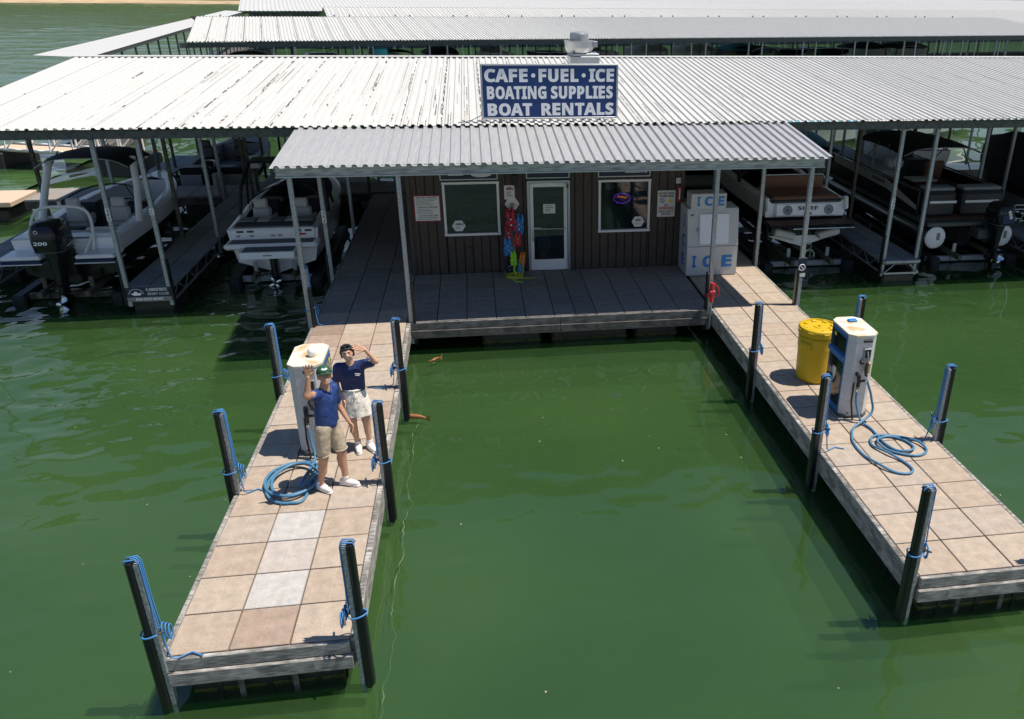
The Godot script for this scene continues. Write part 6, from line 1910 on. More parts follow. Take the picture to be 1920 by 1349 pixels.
	for i in 14:
		var at := o2 + ex * (3.0 + i * 4.1) - ez * 1.2 + Vector3(0, 0.3, 0)
		var k: int = order[i]
		var lb: String = "%s in the %s slip of the second boathouse, counted from the lake side" % [said[k], where[i]]
		var found: Node3D = null
		for q in kinds:
			if q[0] == k:
				found = q[1]
		if found == null:
			kinds.append([k, plain_boat("moored_boat", lb, at, th, hulls[k], k)])
		else:
			copy_of(found, lb, at, th)
	for i in 14:
		var k: int = order[(i * 5 + 3) % 14]
		for q in kinds:
			if q[0] == k:
				copy_of(q[1], "%s in the %s rear slip of the second boathouse from the lake side" % [said[k], where[i]], o2 + ex * (3.4 + i * 4.1) - ez * 16.6 + Vector3(0, 0.75, 0), th + PI)
	t = thing("water_tank", "bright cyan upright tank under the second boathouse", "tank", o2 + ex * 10.2 - ez * 2.0 + Vector3(0, -0.1, 0))
	part(t, "barrel", G.new().lathe([[0.0, 0.0], [0.4, 0.0], [0.4, 3.0], [0.3, 3.1], [0.0, 3.1]], Vector3.ZERO, 20), MT.cyan_tank)
	part(t, "hoop", G.new().lathe([[0.42, 2.2], [0.42, 2.3]], Vector3.ZERO, 20), MT.steel_dark)

# ------------------------------------------------------------------ people: tapered bones joined by a smooth minimum, meshed as surface nets
func skin_mesh(g: G, bones: Array, cell: float, k: float, clips := []) -> void:  # bone: [a, b, ra, rb]; clip: Plane, keeps the side the normal points away from
	var lo := Vector3.INF
	var hi := -Vector3.INF
	var pad := 2.2 / k + cell * 2.0
	for q in bones:
		var r: float = maxf(q[2], q[3]) + pad
		lo = lo.min((q[0] as Vector3).min(q[1]) - Vector3.ONE * r)
		hi = hi.max((q[0] as Vector3).max(q[1]) + Vector3.ONE * r)
	var nx := int((hi.x - lo.x) / cell) + 2
	var ny := int((hi.y - lo.y) / cell) + 2
	var nz := int((hi.z - lo.z) / cell) + 2
	var acc := PackedFloat32Array()
	acc.resize(nx * ny * nz)
	for q in bones:
		var a: Vector3 = q[0]
		var b: Vector3 = q[1]
		var ra: float = q[2]
		var rb: float = q[3]
		var ab := b - a
		var l2 := maxf(ab.length_squared(), 1e-9)
		var r := maxf(ra, rb) + pad
		var p0 := (a.min(b) - Vector3.ONE * r - lo) / cell
		var p1 := (a.max(b) + Vector3.ONE * r - lo) / cell
		for z in range(maxi(0, int(p0.z)), mini(nz, int(p1.z) + 2)):
			for y in range(maxi(0, int(p0.y)), mini(ny, int(p1.y) + 2)):
				var at := (z * ny + y) * nx
				for x in range(maxi(0, int(p0.x)), mini(nx, int(p1.x) + 2)):
					var p := lo + Vector3(x, y, z) * cell
					var t := clampf((p - a).dot(ab) / l2, 0.0, 1.0)
					var d := p.distance_to(a + ab * t) - lerpf(ra, rb, t)
					if d < pad:
						acc[at + x] += exp(-k * d)
	var fld := PackedFloat32Array()
	fld.resize(acc.size())
	var i := 0
	for z in nz:
		for y in ny:
			for x in nx:
				var f := 1.0
				if acc[i] > 1e-9:
					f = minf(1.0, -log(acc[i]) / k)
				if clips and f < 0.1:
					var p := lo + Vector3(x, y, z) * cell
					for c in clips:
						f = maxf(f, (c as Plane).distance_to(p))
				fld[i] = f
				i += 1
	var vid := {}
	var step := [0, 1, nx, nx + 1, nx * ny, nx * ny + 1, nx * ny + nx, nx * ny + nx + 1]
	var off := [Vector3(0, 0, 0), Vector3(1, 0, 0), Vector3(0, 1, 0), Vector3(1, 1, 0), Vector3(0, 0, 1), Vector3(1, 0, 1), Vector3(0, 1, 1), Vector3(1, 1, 1)]
	var edges := [[0, 1], [2, 3], [4, 5], [6, 7], [0, 2], [1, 3], [4, 6], [5, 7], [0, 4], [1, 5], [2, 6], [3, 7]]
	var pos := []
	var nor := []
	for z in nz - 1:
		for y in ny - 1:
			var row := (z * ny + y) * nx
			for x in nx - 1:
				var at := row + x
				var f0 := fld[at]
				if absf(f0) > cell * 2.2:
					continue
				var neg := 0
				for c in 8:
					if fld[at + step[c]] < 0.0:
						neg += 1
				if neg == 0 or neg == 8:
					continue
				var s := Vector3.ZERO
				var n := 0
				for e in edges:
					var fa := fld[at + step[e[0]]]
					var fb := fld[at + step[e[1]]]
					if (fa < 0.0) != (fb < 0.0):
						s += (off[e[0]] as Vector3).lerp(off[e[1]], fa / (fa - fb))
						n += 1
				vid[at] = pos.size()
				pos.append(lo + (Vector3(x, y, z) + s / n) * cell)
				var gx := fld[at + 1] + fld[at + nx + 1] + fld[at + nx * ny + 1] + fld[at + step[7]] - fld[at] - fld[at + nx] - fld[at + nx * ny] - fld[at + step[6]]
				var gy := fld[at + nx] + fld[at + nx + 1] + fld[at + step[6]] + fld[at + step[7]] - fld[at] - fld[at + 1] - fld[at + step[4]] - fld[at + step[5]]
				var gz := fld[at + step[4]] + fld[at + step[5]] + fld[at + step[6]] + fld[at + step[7]] - fld[at] - fld[at + 1] - fld[at + nx] - fld[at + nx + 1]
				nor.append(Vector3(gx, gy, gz).normalized())
	for key in vid:
		var at: int = key
		for ax in 3:
			var d: int = [1, nx, nx * ny][ax]
			var u: int = [nx, nx * ny, 1][ax]
			var w: int = [nx * ny, 1, nx][ax]
			var fa := fld[at]
			var fb := fld[at + d]
			if (fa < 0.0) == (fb < 0.0):
				continue
			if not (vid.has(at - u) and vid.has(at - w) and vid.has(at - u - w)):
				continue
			var a: int = vid[at]
			var b: int = vid[at - u]
			var c: int = vid[at - u - w]
			var e: int = vid[at - w]
			if fa < 0.0:
				g.tri_n(pos[a], pos[b], pos[c], nor[a], nor[b], nor[c])
				g.tri_n(pos[a], pos[c], pos[e], nor[a], nor[c], nor[e])
			else:
				g.tri_n(pos[a], pos[c], pos[b], nor[a], nor[c], nor[b])
				g.tri_n(pos[a], pos[e], pos[c], nor[a], nor[e], nor[c])

func hand_bones(wrist: Vector3, along: Vector3, side: Vector3, curl: float, spread: float, palm := 1.0) -> Array:
	# along: wrist to fingertips; side: toward the thumb; palm normal = along x side
	along = along.normalized()
	side = (side - along * side.dot(along)).normalized()
	var nrm := along.cross(side).normalized() * palm
	var r := []
	var lens := [0.072, 0.08, 0.074, 0.06]
	for i in 4:
		var off := side * (0.032 - 0.0215 * i)
		var base := wrist + along * 0.092 + off
		r.append([wrist + along * 0.012 + off * 0.6, base, 0.014, 0.0115])
		var dir := (along + side * spread * (1.2 - 0.8 * i)).normalized()
		var d1 := (dir + nrm * curl * 0.6).normalized()
		var d2 := (dir + nrm * curl * 1.6).normalized()
		var k: Vector3 = base + d1 * lens[i] * 0.5
		r.append([base, k, 0.0098, 0.009])
		r.append([k, k + d2 * lens[i] * 0.55, 0.009, 0.0075])
	var tb := wrist + along * 0.028 + side * 0.024
	var tk := tb + (along * 0.6 + side * 0.8).normalized() * 0.042
	r.append([tb, tk, 0.0145, 0.0115])
	r.append([tk, tk + (along * 0.85 + side * 0.5 + nrm * curl * 0.4).normalized() * 0.038, 0.0112, 0.009])
	return r

func head_bones(c: Vector3, b: Basis, k := 1.0) -> Array:  # c: middle of the head; b: +z is the way the face looks
	var at := func(x: float, y: float, z: float) -> Vector3:
		return c + b * (Vector3(x, y, z) * k)
	return [
		[at.call(0, 0.03, -0.02), at.call(0, 0.035, 0.012), 0.088 * k, 0.08 * k],
		[at.call(0, -0.02, 0.02), at.call(0, -0.085, 0.052), 0.064 * k, 0.036 * k],
		[at.call(-0.03, -0.01, 0.04), at.call(-0.018, -0.07, 0.05), 0.04 * k, 0.03 * k],
		[at.call(0.03, -0.01, 0.04), at.call(0.018, -0.07, 0.05), 0.04 * k, 0.03 * k],
		[at.call(0, 0.012, 0.09), at.call(0, -0.022, 0.108), 0.008 * k, 0.0135 * k],
		[at.call(-0.012, -0.026, 0.094), at.call(0.012, -0.026, 0.094), 0.009 * k, 0.009 * k],
		[at.call(-0.03, 0.03, 0.078), at.call(0.03, 0.03, 0.078), 0.014 * k, 0.014 * k],
		[at.call(-0.08, 0.012, -0.008), at.call(-0.084, -0.022, -0.002), 0.016 * k, 0.011 * k],
		[at.call(0.08, 0.012, -0.008), at.call(0.084, -0.022, -0.002), 0.016 * k, 0.011 * k],
		[at.call(-0.014, -0.056, 0.086), at.call(0.014, -0.056, 0.086), 0.0095 * k, 0.0095 * k]]

func face_parts(t: Node3D, c: Vector3, b: Basis, smile: bool, brow: Material) -> void:
	var eyes := G.new()
	var brows := G.new()
	var iris := G.new()
	for s in [-1, 1]:
		eyes.ball(c + b * Vector3(s * 0.031, 0.006, 0.083), Vector3(0.014, 0.008, 0.008), b, 6, 10)
		iris.ball(c + b * Vector3(s * 0.031, 0.006, 0.089), Vector3(0.0065, 0.0065, 0.004), b, 5, 8)
		brows.tube([c + b * Vector3(s * 0.014, 0.026, 0.098), c + b * Vector3(s * 0.032, 0.031, 0.094), c + b * Vector3(s * 0.05, 0.025, 0.079)], 0.0042, 5)
	part(t, "eyes", eyes, MT.eye_white)
	part(t, "irises", iris, MT.eye_dark)
	part(t, "eyebrows", brows, brow)
	var m := G.new()
	var path := []
	for i in 7:
		var u := -1.0 + i / 3.0
		path.append(c + b * Vector3(u * (0.026 if smile else 0.02), -0.056 + (0.009 if smile else 0.002) * u * u, 0.0965 - 0.011 * u * u))
	m.tube(path, 0.0052, 6)
	part(t, "mouth", m, MT.lips)
	if smile:
		var teeth := []
		for i in 5:
			var u := -0.7 + i * 0.35
			teeth.append(c + b * Vector3(u * 0.026, -0.0535 + 0.008 * u * u, 0.0995 - 0.011 * u * u))
		part(t, "teeth", G.new().tube(teeth, 0.0036, 5), MT.white)

func shoe(t: Node3D, ankle: Vector3, dir: Vector3) -> void:
	dir = Vector3(dir.x, 0, dir.z).normalized()
	var y := 0.045
	var a := Vector3(ankle.x, y, ankle.z)
	var g := G.new()
	skin_mesh(g, [[a - dir * 0.055 + Vector3(0, 0.005, 0), a + dir * 0.06, 0.04, 0.042], [a + dir * 0.05, a + dir * 0.16 - Vector3(0, 0.008, 0), 0.045, 0.035], [a, a + Vector3(0, 0.045, 0), 0.042, 0.042]], 0.009, 90.0, [Plane(Vector3(0, -1, 0), -0.008), Plane(Vector3.UP, 0.105)])
	var o := part(t, "shoe", g, MT.shoe)
	var sole := G.new()
	skin_mesh(sole, [[a - dir * 0.06 + Vector3(0, -0.03, 0), a + dir * 0.16 + Vector3(0, -0.03, 0), 0.044, 0.042]], 0.009, 120.0, [Plane(Vector3.UP, 0.024), Plane(Vector3.DOWN, 0.0)])
	part(o, "sole", sole, MT.white)
	part(t, "sock", G.new().tube([a + Vector3(0, 0.03, 0), a + Vector3(0, 0.095, 0)], 0.046, 12), MT.white)

func build_people() -> void:
	# ---- the man: right arm raised in a wave, turned a little toward the basin, looking at us
	var turn := deg_to_rad(60)
	var t := thing("person", "person in green cap, blue shirt and khaki shorts waving an arm", "person", Vector3(1.25, 0, -2.93), turn, "people on the dock")
	# own axes: +z forward, +x the person's left
	var hipl := Vector3(0.09, 0.93, 0.0)
	var hipr := Vector3(-0.09, 0.93, 0.0)
	var ankl := Vector3(0.10, 0.09, 0.10)
	var ankr := Vector3(-0.13, 0.09, -0.13)
	var kneel := Vector3(0.11, 0.5, 0.08)
	var kneer := Vector3(-0.12, 0.5, -0.03)
	var neck := Vector3(0.05, 1.49, 0.01)
	var shl := Vector3(0.21, 1.39, 0.0)
	var shr := Vector3(-0.13, 1.44, 0.0)
	var ell := Vector3(0.28, 1.12, -0.02)
	var wrl := Vector3(0.27, 0.9, 0.13)
	var elr := Vector3(-0.36, 1.56, 0.09)
	var wrr := Vector3(-0.33, 1.81, 0.12)
	var head := Vector3(0.06, 1.63, 0.03)
	var hb_ := Basis(Vector3.UP, deg_to_rad(-43)) * Basis(Vector3.RIGHT, deg_to_rad(-25))
	var body := G.new()
	var bones := [
		[hipl, kneel, 0.088, 0.058], [kneel, ankl, 0.058, 0.038], [hipr, kneer, 0.088, 0.058], [kneer, ankr, 0.058, 0.038],
		[kneel + Vector3(0, -0.1, -0.03), kneel + Vector3(0, -0.2, -0.025), 0.05, 0.042], [kneer + Vector3(0, -0.1, -0.03), kneer + Vector3(0, -0.2, -0.025), 0.05, 0.042],
		[Vector3(-0.06, 1.0, 0), Vector3(-0.03, 1.32, 0.0), 0.088, 0.09], [Vector3(0.06, 1.0, 0), Vector3(0.11, 1.32, 0.0), 0.088, 0.09],
		[shl, shr, 0.06, 0.06], [Vector3(0.04, 1.4, 0), neck + Vector3(0, 0.04, 0.01), 0.07, 0.056],
		[shl, ell, 0.054, 0.042], [ell, wrl, 0.042, 0.028], [shr, elr, 0.054, 0.043], [elr, wrr, 0.043, 0.028],
		[ankl, ankl + Vector3(0.02, -0.04, 0.08), 0.035, 0.03], [ankr, ankr + Vector3(-0.02, -0.04, 0.08), 0.035, 0.03]]
	skin_mesh(body, bones, 0.013, 75.0)
	skin_mesh(body, head_bones(head, hb_), 0.006, 130.0)
	skin_mesh(body, hand_bones(wrr, Vector3(0.02, 1, 0.1), Vector3(0.66, 0.0, 0.75), 0.1, 0.22, -1.0), 0.005, 320.0)
	skin_mesh(body, hand_bones(wrl, Vector3(0.02, -0.9, 0.35), Vector3(-0.4, 0.2, 1), 0.5, 0.03), 0.005, 320.0)
	part(t, "body", body, MT.skin_man)
	var shirt := G.new()
	skin_mesh(shirt, [
		[Vector3(-0.06, 0.94, 0), Vector3(-0.03, 1.34, 0.0), 0.104, 0.1], [Vector3(0.065, 0.94, 0), Vector3(0.11, 1.34, 0.0), 0.104, 0.1], [Vector3(0, 1.0, 0.02), Vector3(0.04, 1.3, 0.03), 0.1, 0.095],
		[shl, shr, 0.068, 0.068], [shl, shl.lerp(ell, 0.72), 0.066, 0.064], [shr, shr.lerp(elr, 0.5), 0.068, 0.066], [Vector3(-0.01, 1.36, -0.02), Vector3(0.09, 1.36, -0.02), 0.09, 0.09],
		[Vector3(0.14, 1.0, 0.05), Vector3(0.02, 1.22, 0.095), 0.02, 0.018], [Vector3(-0.1, 1.08, 0.06), Vector3(0.04, 0.96, 0.09), 0.018, 0.018]], 0.012, 75.0, [Plane(Vector3.DOWN, -0.9), Plane(Vector3(0, 1, 0.25).normalized(), 1.475)])
	part(t, "shirt", shirt, MT.shirt_blue)
	part(t, "shirt_collar", G.new().tube([neck + Vector3(-0.06, -0.02, 0.0), neck + Vector3(-0.045, -0.045, 0.06), neck + Vector3(0.0, -0.075, 0.088), neck + Vector3(0.045, -0.045, 0.06), neck + Vector3(0.06, -0.02, 0.0), neck + Vector3(0.0, 0.0, -0.062)], 0.012, 6, true), MT.shirt_blue)
	var shorts := G.new()
	skin_mesh(shorts, [[Vector3(-0.055, 0.96, 0), Vector3(0.055, 0.96, 0), 0.108, 0.108], [hipl, hipl.lerp(kneel, 0.95), 0.1, 0.088], [hipr, hipr.lerp(kneer, 0.95), 0.1, 0.088], [Vector3(0.13, 0.86, 0.06), Vector3(0.15, 0.66, 0.08), 0.04, 0.045], [Vector3(-0.14, 0.84, 0.02), Vector3(-0.16, 0.64, 0.01), 0.045, 0.045]], 0.012, 80.0, [Plane(Vector3.DOWN, -0.56), Plane(Vector3.UP, 1.04)])
	part(t, "shorts", shorts, MT.khaki)
	part(t, "shorts_hem", G.new().tube(ring_at(hipl.lerp(kneel, 0.86), 0.092), 0.008, 5, true), MT.khaki)
	part(t, "shorts_hem", G.new().tube(ring_at(hipr.lerp(kneer, 0.86), 0.092), 0.008, 5, true), MT.khaki)
	face_parts(t, head, hb_, true, MT.hair)
	var cap := G.new()
	skin_mesh(cap, [[head + hb_ * Vector3(0, 0.05, -0.025), head + hb_ * Vector3(0, 0.058, 0.012), 0.097, 0.09]], 0.007, 130.0, [Plane(hb_ * Vector3(0, -1, 0.12).normalized(), (hb_ * Vector3(0, -1, 0.12).normalized()).dot(head + hb_ * Vector3(0, 0.034, 0)))])
	var cp := part(t, "cap", cap, MT.cap_green)
	var rows := []
	for j in 6:
		var line := []
		for i in 11:
			var u := -1.0 + i / 5.0
			var w := u * 0.95
			var rr := 0.092 + j * 0.013 * (1.0 - 0.35 * u * u)
			line.append(head + hb_ * Vector3(sin(w) * minf(rr, 0.098), 0.045 - 0.016 * u * u - 0.004 * j, cos(w) * rr))
		rows.append(line)
	var under := []
	for r in rows:
		var line := []
		for p in r:
			line.append(p - hb_ * Vector3(0, 0.006, 0))
		under.append(line)
	part(cp, "brim", G.new().grid(rows).grid(under, false, true), MT.cap_green)
	part(cp, "patch", G.new().ball(head + hb_ * Vector3(0, 0.09, 0.088), Vector3(0.04, 0.022, 0.008), hb_ * Basis(Vector3.RIGHT, -0.5), 6, 12), MT.sign_white)
	var hair := G.new()
	skin_mesh(hair, [[head + hb_ * Vector3(0, 0.02, -0.04), head + hb_ * Vector3(0, -0.03, -0.05), 0.08, 0.06]], 0.008, 130.0)
	part(t, "hair", hair, MT.hair)
	shoe(t, ankl, Vector3(0.15, 0, 1))
	shoe(t, ankr, Vector3(-0.2, 0, 1))
	# ---- the woman: left hand raised to the brow, facing us
	t = thing("person", "person in navy shirt and white skirt with one hand raised beside the head", "person", Vector3(1.47, 0, -3.93), deg_to_rad(4), "people on the dock")
	hipl = Vector3(0.085, 0.88, 0)
	hipr = Vector3(-0.085, 0.88, 0)
	ankl = Vector3(0.13, 0.085, 0.03)
	ankr = Vector3(-0.035, 0.085, 0.02)
	kneel = Vector3(0.12, 0.47, 0.03)
	kneer = Vector3(-0.07, 0.47, 0.035)
	neck = Vector3(-0.01, 1.4, 0.01)
	shl = Vector3(0.16, 1.33, 0.0)
	shr = Vector3(-0.17, 1.31, 0.0)
	elr = Vector3(-0.235, 1.06, -0.05)
	wrr = Vector3(-0.17, 0.87, 0.06)
	ell = Vector3(0.35, 1.41, 0.1)
	wrl = Vector3(0.225, 1.61, 0.13)
	head = Vector3(-0.02, 1.525, 0.03)
	hb_ = Basis(Vector3.UP, deg_to_rad(4)) * Basis(Vector3.BACK, deg_to_rad(6)) * Basis(Vector3.RIGHT, deg_to_rad(-16))
	body = G.new()
	bones = [
		[hipl, kneel, 0.088, 0.056], [kneel, ankl, 0.054, 0.034], [hipr, kneer, 0.088, 0.056], [kneer, ankr, 0.054, 0.034],
		[kneel + Vector3(0, -0.09, -0.03), kneel + Vector3(0, -0.19, -0.025), 0.046, 0.04], [kneer + Vector3(0, -0.09, -0.03), kneer + Vector3(0, -0.19, -0.025), 0.046, 0.04],
		[Vector3(-0.055, 0.94, 0), Vector3(-0.06, 1.26, 0.0), 0.085, 0.085], [Vector3(0.055, 0.94, 0), Vector3(0.06, 1.26, 0.0), 0.085, 0.085],
		[shl, shr, 0.048, 0.048], [Vector3(0, 1.32, 0), neck + Vector3(0, 0.05, 0.01), 0.055, 0.046],
		[shr, elr, 0.045, 0.036], [elr, wrr, 0.036, 0.024], [shl, ell, 0.045, 0.036], [ell, wrl, 0.036, 0.024],
		[ankl, ankl + Vector3(0.02, -0.04, 0.07), 0.032, 0.028], [ankr, ankr + Vector3(-0.02, -0.04, 0.07), 0.032, 0.028]]
	skin_mesh(body, bones, 0.013, 80.0)
	skin_mesh(body, head_bones(head, hb_, 0.95), 0.006, 130.0)
	skin_mesh(body, hand_bones(wrl, Vector3(-0.9, 0.42, 0.1), Vector3(-0.2, -0.75, 0.4), 0.12, 0.05), 0.005, 330.0)
	skin_mesh(body, hand_bones(wrr, Vector3(0.3, -0.9, 0.3), Vector3(0.5, 0.2, 1), 0.4, 0.03), 0.005, 330.0)
	part(t, "body", body, MT.skin_woman)
	shirt = G.new()
	skin_mesh(shirt, [
		[Vector3(-0.06, 0.95, 0), Vector3(-0.07, 1.24, 0.0), 0.1, 0.105], [Vector3(0.06, 0.95, 0), Vector3(0.07, 1.24, 0.0), 0.1, 0.105],
		[Vector3(-0.065, 1.2, 0.06), Vector3(0.065, 1.2, 0.06), 0.062, 0.062], [shl, shr, 0.064, 0.064], [Vector3(-0.05, 1.27, -0.02), Vector3(0.05, 1.27, -0.02), 0.085, 0.085],
		[shl, shl.lerp(ell, 0.62), 0.066, 0.07], [shr, shr.lerp(elr, 0.66), 0.066, 0.066], [Vector3(0.1, 1.0, 0.05), Vector3(-0.02, 1.12, 0.07), 0.03, 0.028]], 0.012, 80.0, [Plane(Vector3.DOWN, -0.955), Plane(Vector3(0, 1, 0.3).normalized(), 1.37)])
	var so := part(t, "shirt", shirt, MT.shirt_navy)
	part(so, "chest_print", G.new().cbox(Vector3(0.09, 1.25, 0.128), Vector3(0.075, 0.014, 0.004), 0.001, Basis(Vector3.BACK, -0.15)).cbox(Vector3(0.085, 1.228, 0.13), Vector3(0.055, 0.01, 0.004), 0.001, Basis(Vector3.BACK, -0.15)), MT.letter_white)
	var skirt := G.new()
	var sk := []
	for j in 12:
		var v := j / 11.0
		var ring := []
		for i in 48:
			var w := TAU * i / 48
			var fl := 1.0 + 0.05 * v * sin(w * 9.0 + v * 1.5) + 0.02 * v * sin(w * 17.0)
			ring.append(Vector3(cos(w) * lerpf(0.145, 0.215, pow(v, 0.7)) * fl + 0.02 * v, lerpf(0.985, 0.585, v), sin(w) * lerpf(0.105, 0.165, pow(v, 0.7)) * fl + 0.005))
		sk.append(ring)
	skirt.grid(sk, true, true)
	var inner := []
	for r in sk:
		var line := []
		for p in r:
			line.append(Vector3(p.x * 0.97, p.y, p.z * 0.97))
		inner.append(line)
	skirt.grid(inner, true, false)
	so = part(t, "skirt", skirt, MT.skirt)
	part(so, "waistband", G.new().tube(sk[0], 0.016, 6, true), MT.skirt)
	part(so, "drawstring", G.new().tube([Vector3(0.01, 0.98, 0.122), Vector3(-0.01, 0.9, 0.15)], 0.005, 5).tube([Vector3(0.015, 0.98, 0.122), Vector3(0.03, 0.91, 0.15)], 0.005, 5), MT.white)
	face_parts(t, head, hb_, true, MT.hair)
	hair = G.new()
	skin_mesh(hair, [[head + hb_ * Vector3(0, 0.045, -0.03), head + hb_ * Vector3(0, 0.055, -0.005), 0.091, 0.086], [head + hb_ * Vector3(0, 0.02, -0.05), head + hb_ * Vector3(0, -0.06, -0.06), 0.075, 0.05], [head + hb_ * Vector3(-0.07, 0.03, 0.01), head + hb_ * Vector3(-0.075, -0.03, -0.01), 0.024, 0.02], [head + hb_ * Vector3(0.07, 0.03, 0.01), head + hb_ * Vector3(0.075, -0.03, -0.01), 0.024, 0.02]], 0.007, 130.0)
	part(t, "hair", hair, MT.hair)
	part(t, "headband", G.new().tube([head + hb_ * Vector3(-0.088, 0.03, 0.01), head + hb_ * Vector3(-0.07, 0.062, 0.06), head + hb_ * Vector3(0, 0.075, 0.088), head + hb_ * Vector3(0.07, 0.062, 0.06), head + hb_ * Vector3(0.088, 0.03, 0.01)], 0.016, 7), MT.black)
	var gl := G.new()
	for s in [-1, 1]:
		gl.ball(head + hb_ * Vector3(s * 0.036, 0.118, 0.07), Vector3(0.03, 0.018, 0.008), hb_ * Basis(Vector3.RIGHT, -0.9), 6, 12)
	gl.tube([head + hb_ * Vector3(-0.075, 0.1, 0.04), head + hb_ * Vector3(0, 0.125, 0.075), head + hb_ * Vector3(0.075, 0.1, 0.04)], 0.005, 5)
	part(t, "sunglasses", gl, MT.black_gloss)
	shoe(t, ankl, Vector3(0.45, 0, 1))
	shoe(t, ankr, Vector3(0.1, 0, 1))
	# ---- a small child inside, behind the door glass
	t = thing("person", "small child in blue top standing inside behind the shop door glass", "person", Vector3(4.86, 0, -12.25), deg_to_rad(20))
	body = G.new()
	var hd := Vector3(0, 0.88, 0.02)
	skin_mesh(body, [[Vector3(0.05, 0.42, 0), Vector3(0.05, 0.05, 0), 0.05, 0.03], [Vector3(-0.05, 0.42, 0), Vector3(-0.05, 0.05, 0), 0.05, 0.03], [Vector3(-0.03, 0.45, 0), Vector3(-0.035, 0.66, 0), 0.065, 0.06], [Vector3(0.03, 0.45, 0), Vector3(0.035, 0.66, 0), 0.065, 0.06], [Vector3(0, 0.68, 0), Vector3(0, 0.78, 0), 0.04, 0.035], [Vector3(0.1, 0.68, 0), Vector3(0.14, 0.55, 0.04), 0.032, 0.028], [Vector3(0.14, 0.55, 0.04), Vector3(0.06, 0.5, 0.14), 0.027, 0.02], [Vector3(-0.1, 0.68, 0), Vector3(-0.13, 0.54, 0.02), 0.032, 0.028], [Vector3(-0.13, 0.54, 0.02), Vector3(-0.06, 0.5, 0.13), 0.027, 0.02], [Vector3(0.05, 0.03, 0), Vector3(0.05, 0.03, 0.07), 0.03, 0.028], [Vector3(-0.05, 0.03, 0), Vector3(-0.05, 0.03, 0.07), 0.03, 0.028]], 0.014, 80.0)
	skin_mesh(body, head_bones(hd, Basis(Vector3.UP, 0.3), 0.85), 0.008, 130.0)
	skin_mesh(body, hand_bones(Vector3(0.06, 0.5, 0.14), Vector3(-0.3, 0, 1), Vector3(0, 1, 0), 0.4, 0.05), 0.006, 300.0)
	skin_mesh(body, hand_bones(Vector3(-0.06, 0.5, 0.13), Vector3(0.3, 0, 1), Vector3(0, 1, 0), 0.4, 0.05), 0.006, 300.0)
	part(t, "body", body, MT.skin_woman)
	var top := G.new()
	skin_mesh(top, [[Vector3(-0.03, 0.42, 0), Vector3(-0.035, 0.66, 0), 0.085, 0.074], [Vector3(0.03, 0.42, 0), Vector3(0.035, 0.66, 0), 0.085, 0.074], [Vector3(0.1, 0.68, 0), Vector3(0.14, 0.57, 0.035), 0.044, 0.042], [Vector3(-0.1, 0.68, 0), Vector3(-0.13, 0.56, 0.02), 0.044, 0.042]], 0.014, 80.0, [Plane(Vector3.DOWN, -0.36)])
	part(t, "top", top, MT.jacket_blue)
	hair = G.new()
	skin_mesh(hair, [[hd + Vector3(0, 0.035, -0.02), hd + Vector3(0, 0.045, -0.01), 0.078, 0.076]], 0.009, 130.0)
	part(t, "hair", hair, MT.brass)

func ring_at(c: Vector3, r: float) -> Array:
	var p := []
	for i in 16:
		p.append(c + Vector3(cos(TAU * i / 16) * r, 0, sin(TAU * i / 16) * r))
	return p

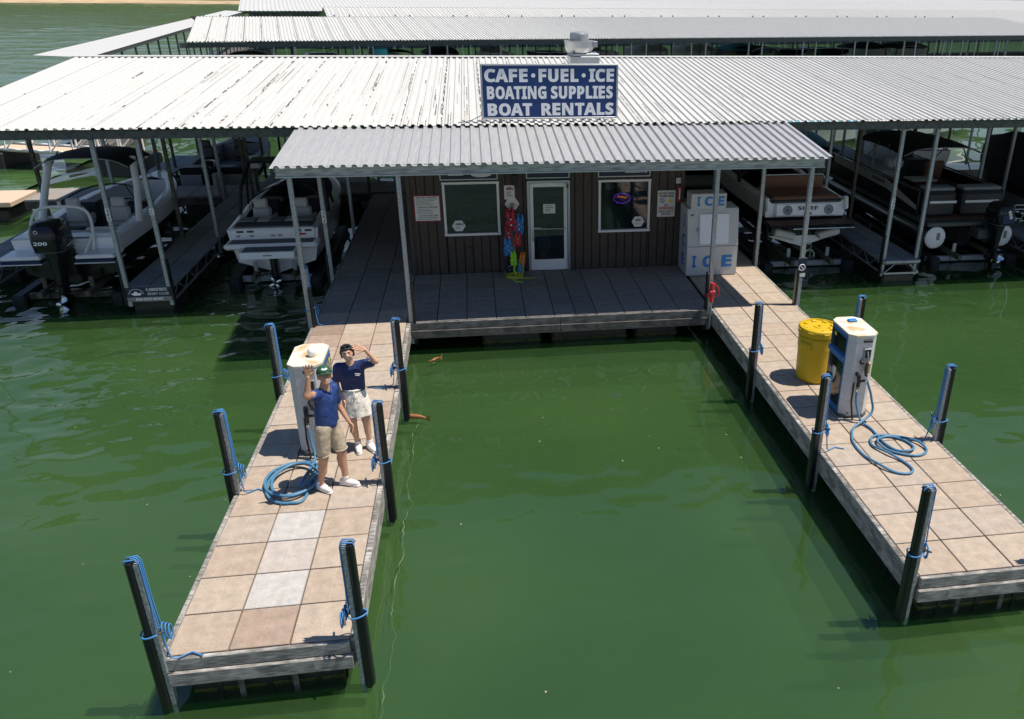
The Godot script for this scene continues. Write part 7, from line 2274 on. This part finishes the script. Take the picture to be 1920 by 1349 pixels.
# ------------------------------------------------------------------
func _ready() -> void:
	# camera: a drone just off the end of the docks, lens shifted because the photograph is a crop
	var cam := Camera3D.new()
	cam.name = "camera"
	cam.projection = Camera3D.PROJECTION_FRUSTUM
	cam.near = 0.1
	cam.far = 2500.0
	cam.size = 2.0 * 0.1 * 0.441847
	cam.frustum_offset = Vector2(-0.116057 * 0.1, 0.0)
	cam.transform = Transform3D(Basis.from_euler(Vector3(-0.426702, -0.160044, 0.013202)), Vector3(3.35893, 6.15995, 6.81743))
	add_child(cam)
	var env := Environment.new()
	env.background_mode = Environment.BG_SKY
	var sky := Sky.new()
	var sm := ProceduralSkyMaterial.new()
	sm.sky_top_color = lin(0.08, 0.21, 0.52)
	sm.sky_horizon_color = lin(0.62, 0.74, 0.86)
	sm.sky_curve = 0.26
	sm.ground_bottom_color = lin(0.05, 0.1, 0.07)
	sm.ground_horizon_color = lin(0.3, 0.36, 0.4)
	sm.sky_energy_multiplier = 0.74
	sky.sky_material = sm
	env.sky = sky
	env.tonemap_mode = Environment.TONE_MAPPER_LINEAR
	env.tonemap_exposure = 1.3
	env.sdfgi_enabled = true
	env.ssao_enabled = true
	env.ssil_enabled = true
	var we := WorldEnvironment.new()
	we.environment = env
	add_child(we)
	var sun := DirectionalLight3D.new()
	sun.name = "sun"
	sun.light_energy = 1.55
	sun.light_color = Color(1.0, 0.965, 0.91)
	sun.light_angular_distance = 0.5
	sun.shadow_enabled = true
	add_child(sun)
	sun.look_at_from_position(Vector3(0.43, 1.0, 0.05) * 50.0, Vector3.ZERO)
	bold = SystemFont.new()
	bold.font_names = PackedStringArray(["Droid Sans"])
	bold.font_weight = 700
	plain_font = SystemFont.new()
	plain_font.font_names = PackedStringArray(["Droid Sans"])
	serif = SystemFont.new()
	serif.font_names = PackedStringArray(["Droid Serif"])
	serif.font_weight = 700
	heavy = FontVariation.new()
	heavy.base_font = bold
	heavy.variation_embolden = 0.9
	heavy_serif = FontVariation.new()
	heavy_serif.base_font = serif
	heavy_serif.variation_embolden = 0.9
	var t0 := Time.get_ticks_msec()
	build_materials()
	var slip := img_tex(make_tile_image(300))
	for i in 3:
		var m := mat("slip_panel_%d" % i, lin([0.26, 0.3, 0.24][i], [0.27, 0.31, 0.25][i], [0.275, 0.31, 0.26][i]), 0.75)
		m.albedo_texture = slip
	build_water()
	build_far_shore()
	build_docks()
	build_boathouse()
	build_canopy()
	build_far_roofs()
	build_shop()
	build_signs()
	mooring_posts()
	build_boats()
	build_pumps()
	build_ice_chest()
	build_jackets()
	build_people()
	build_fish()
	build_flotsam()
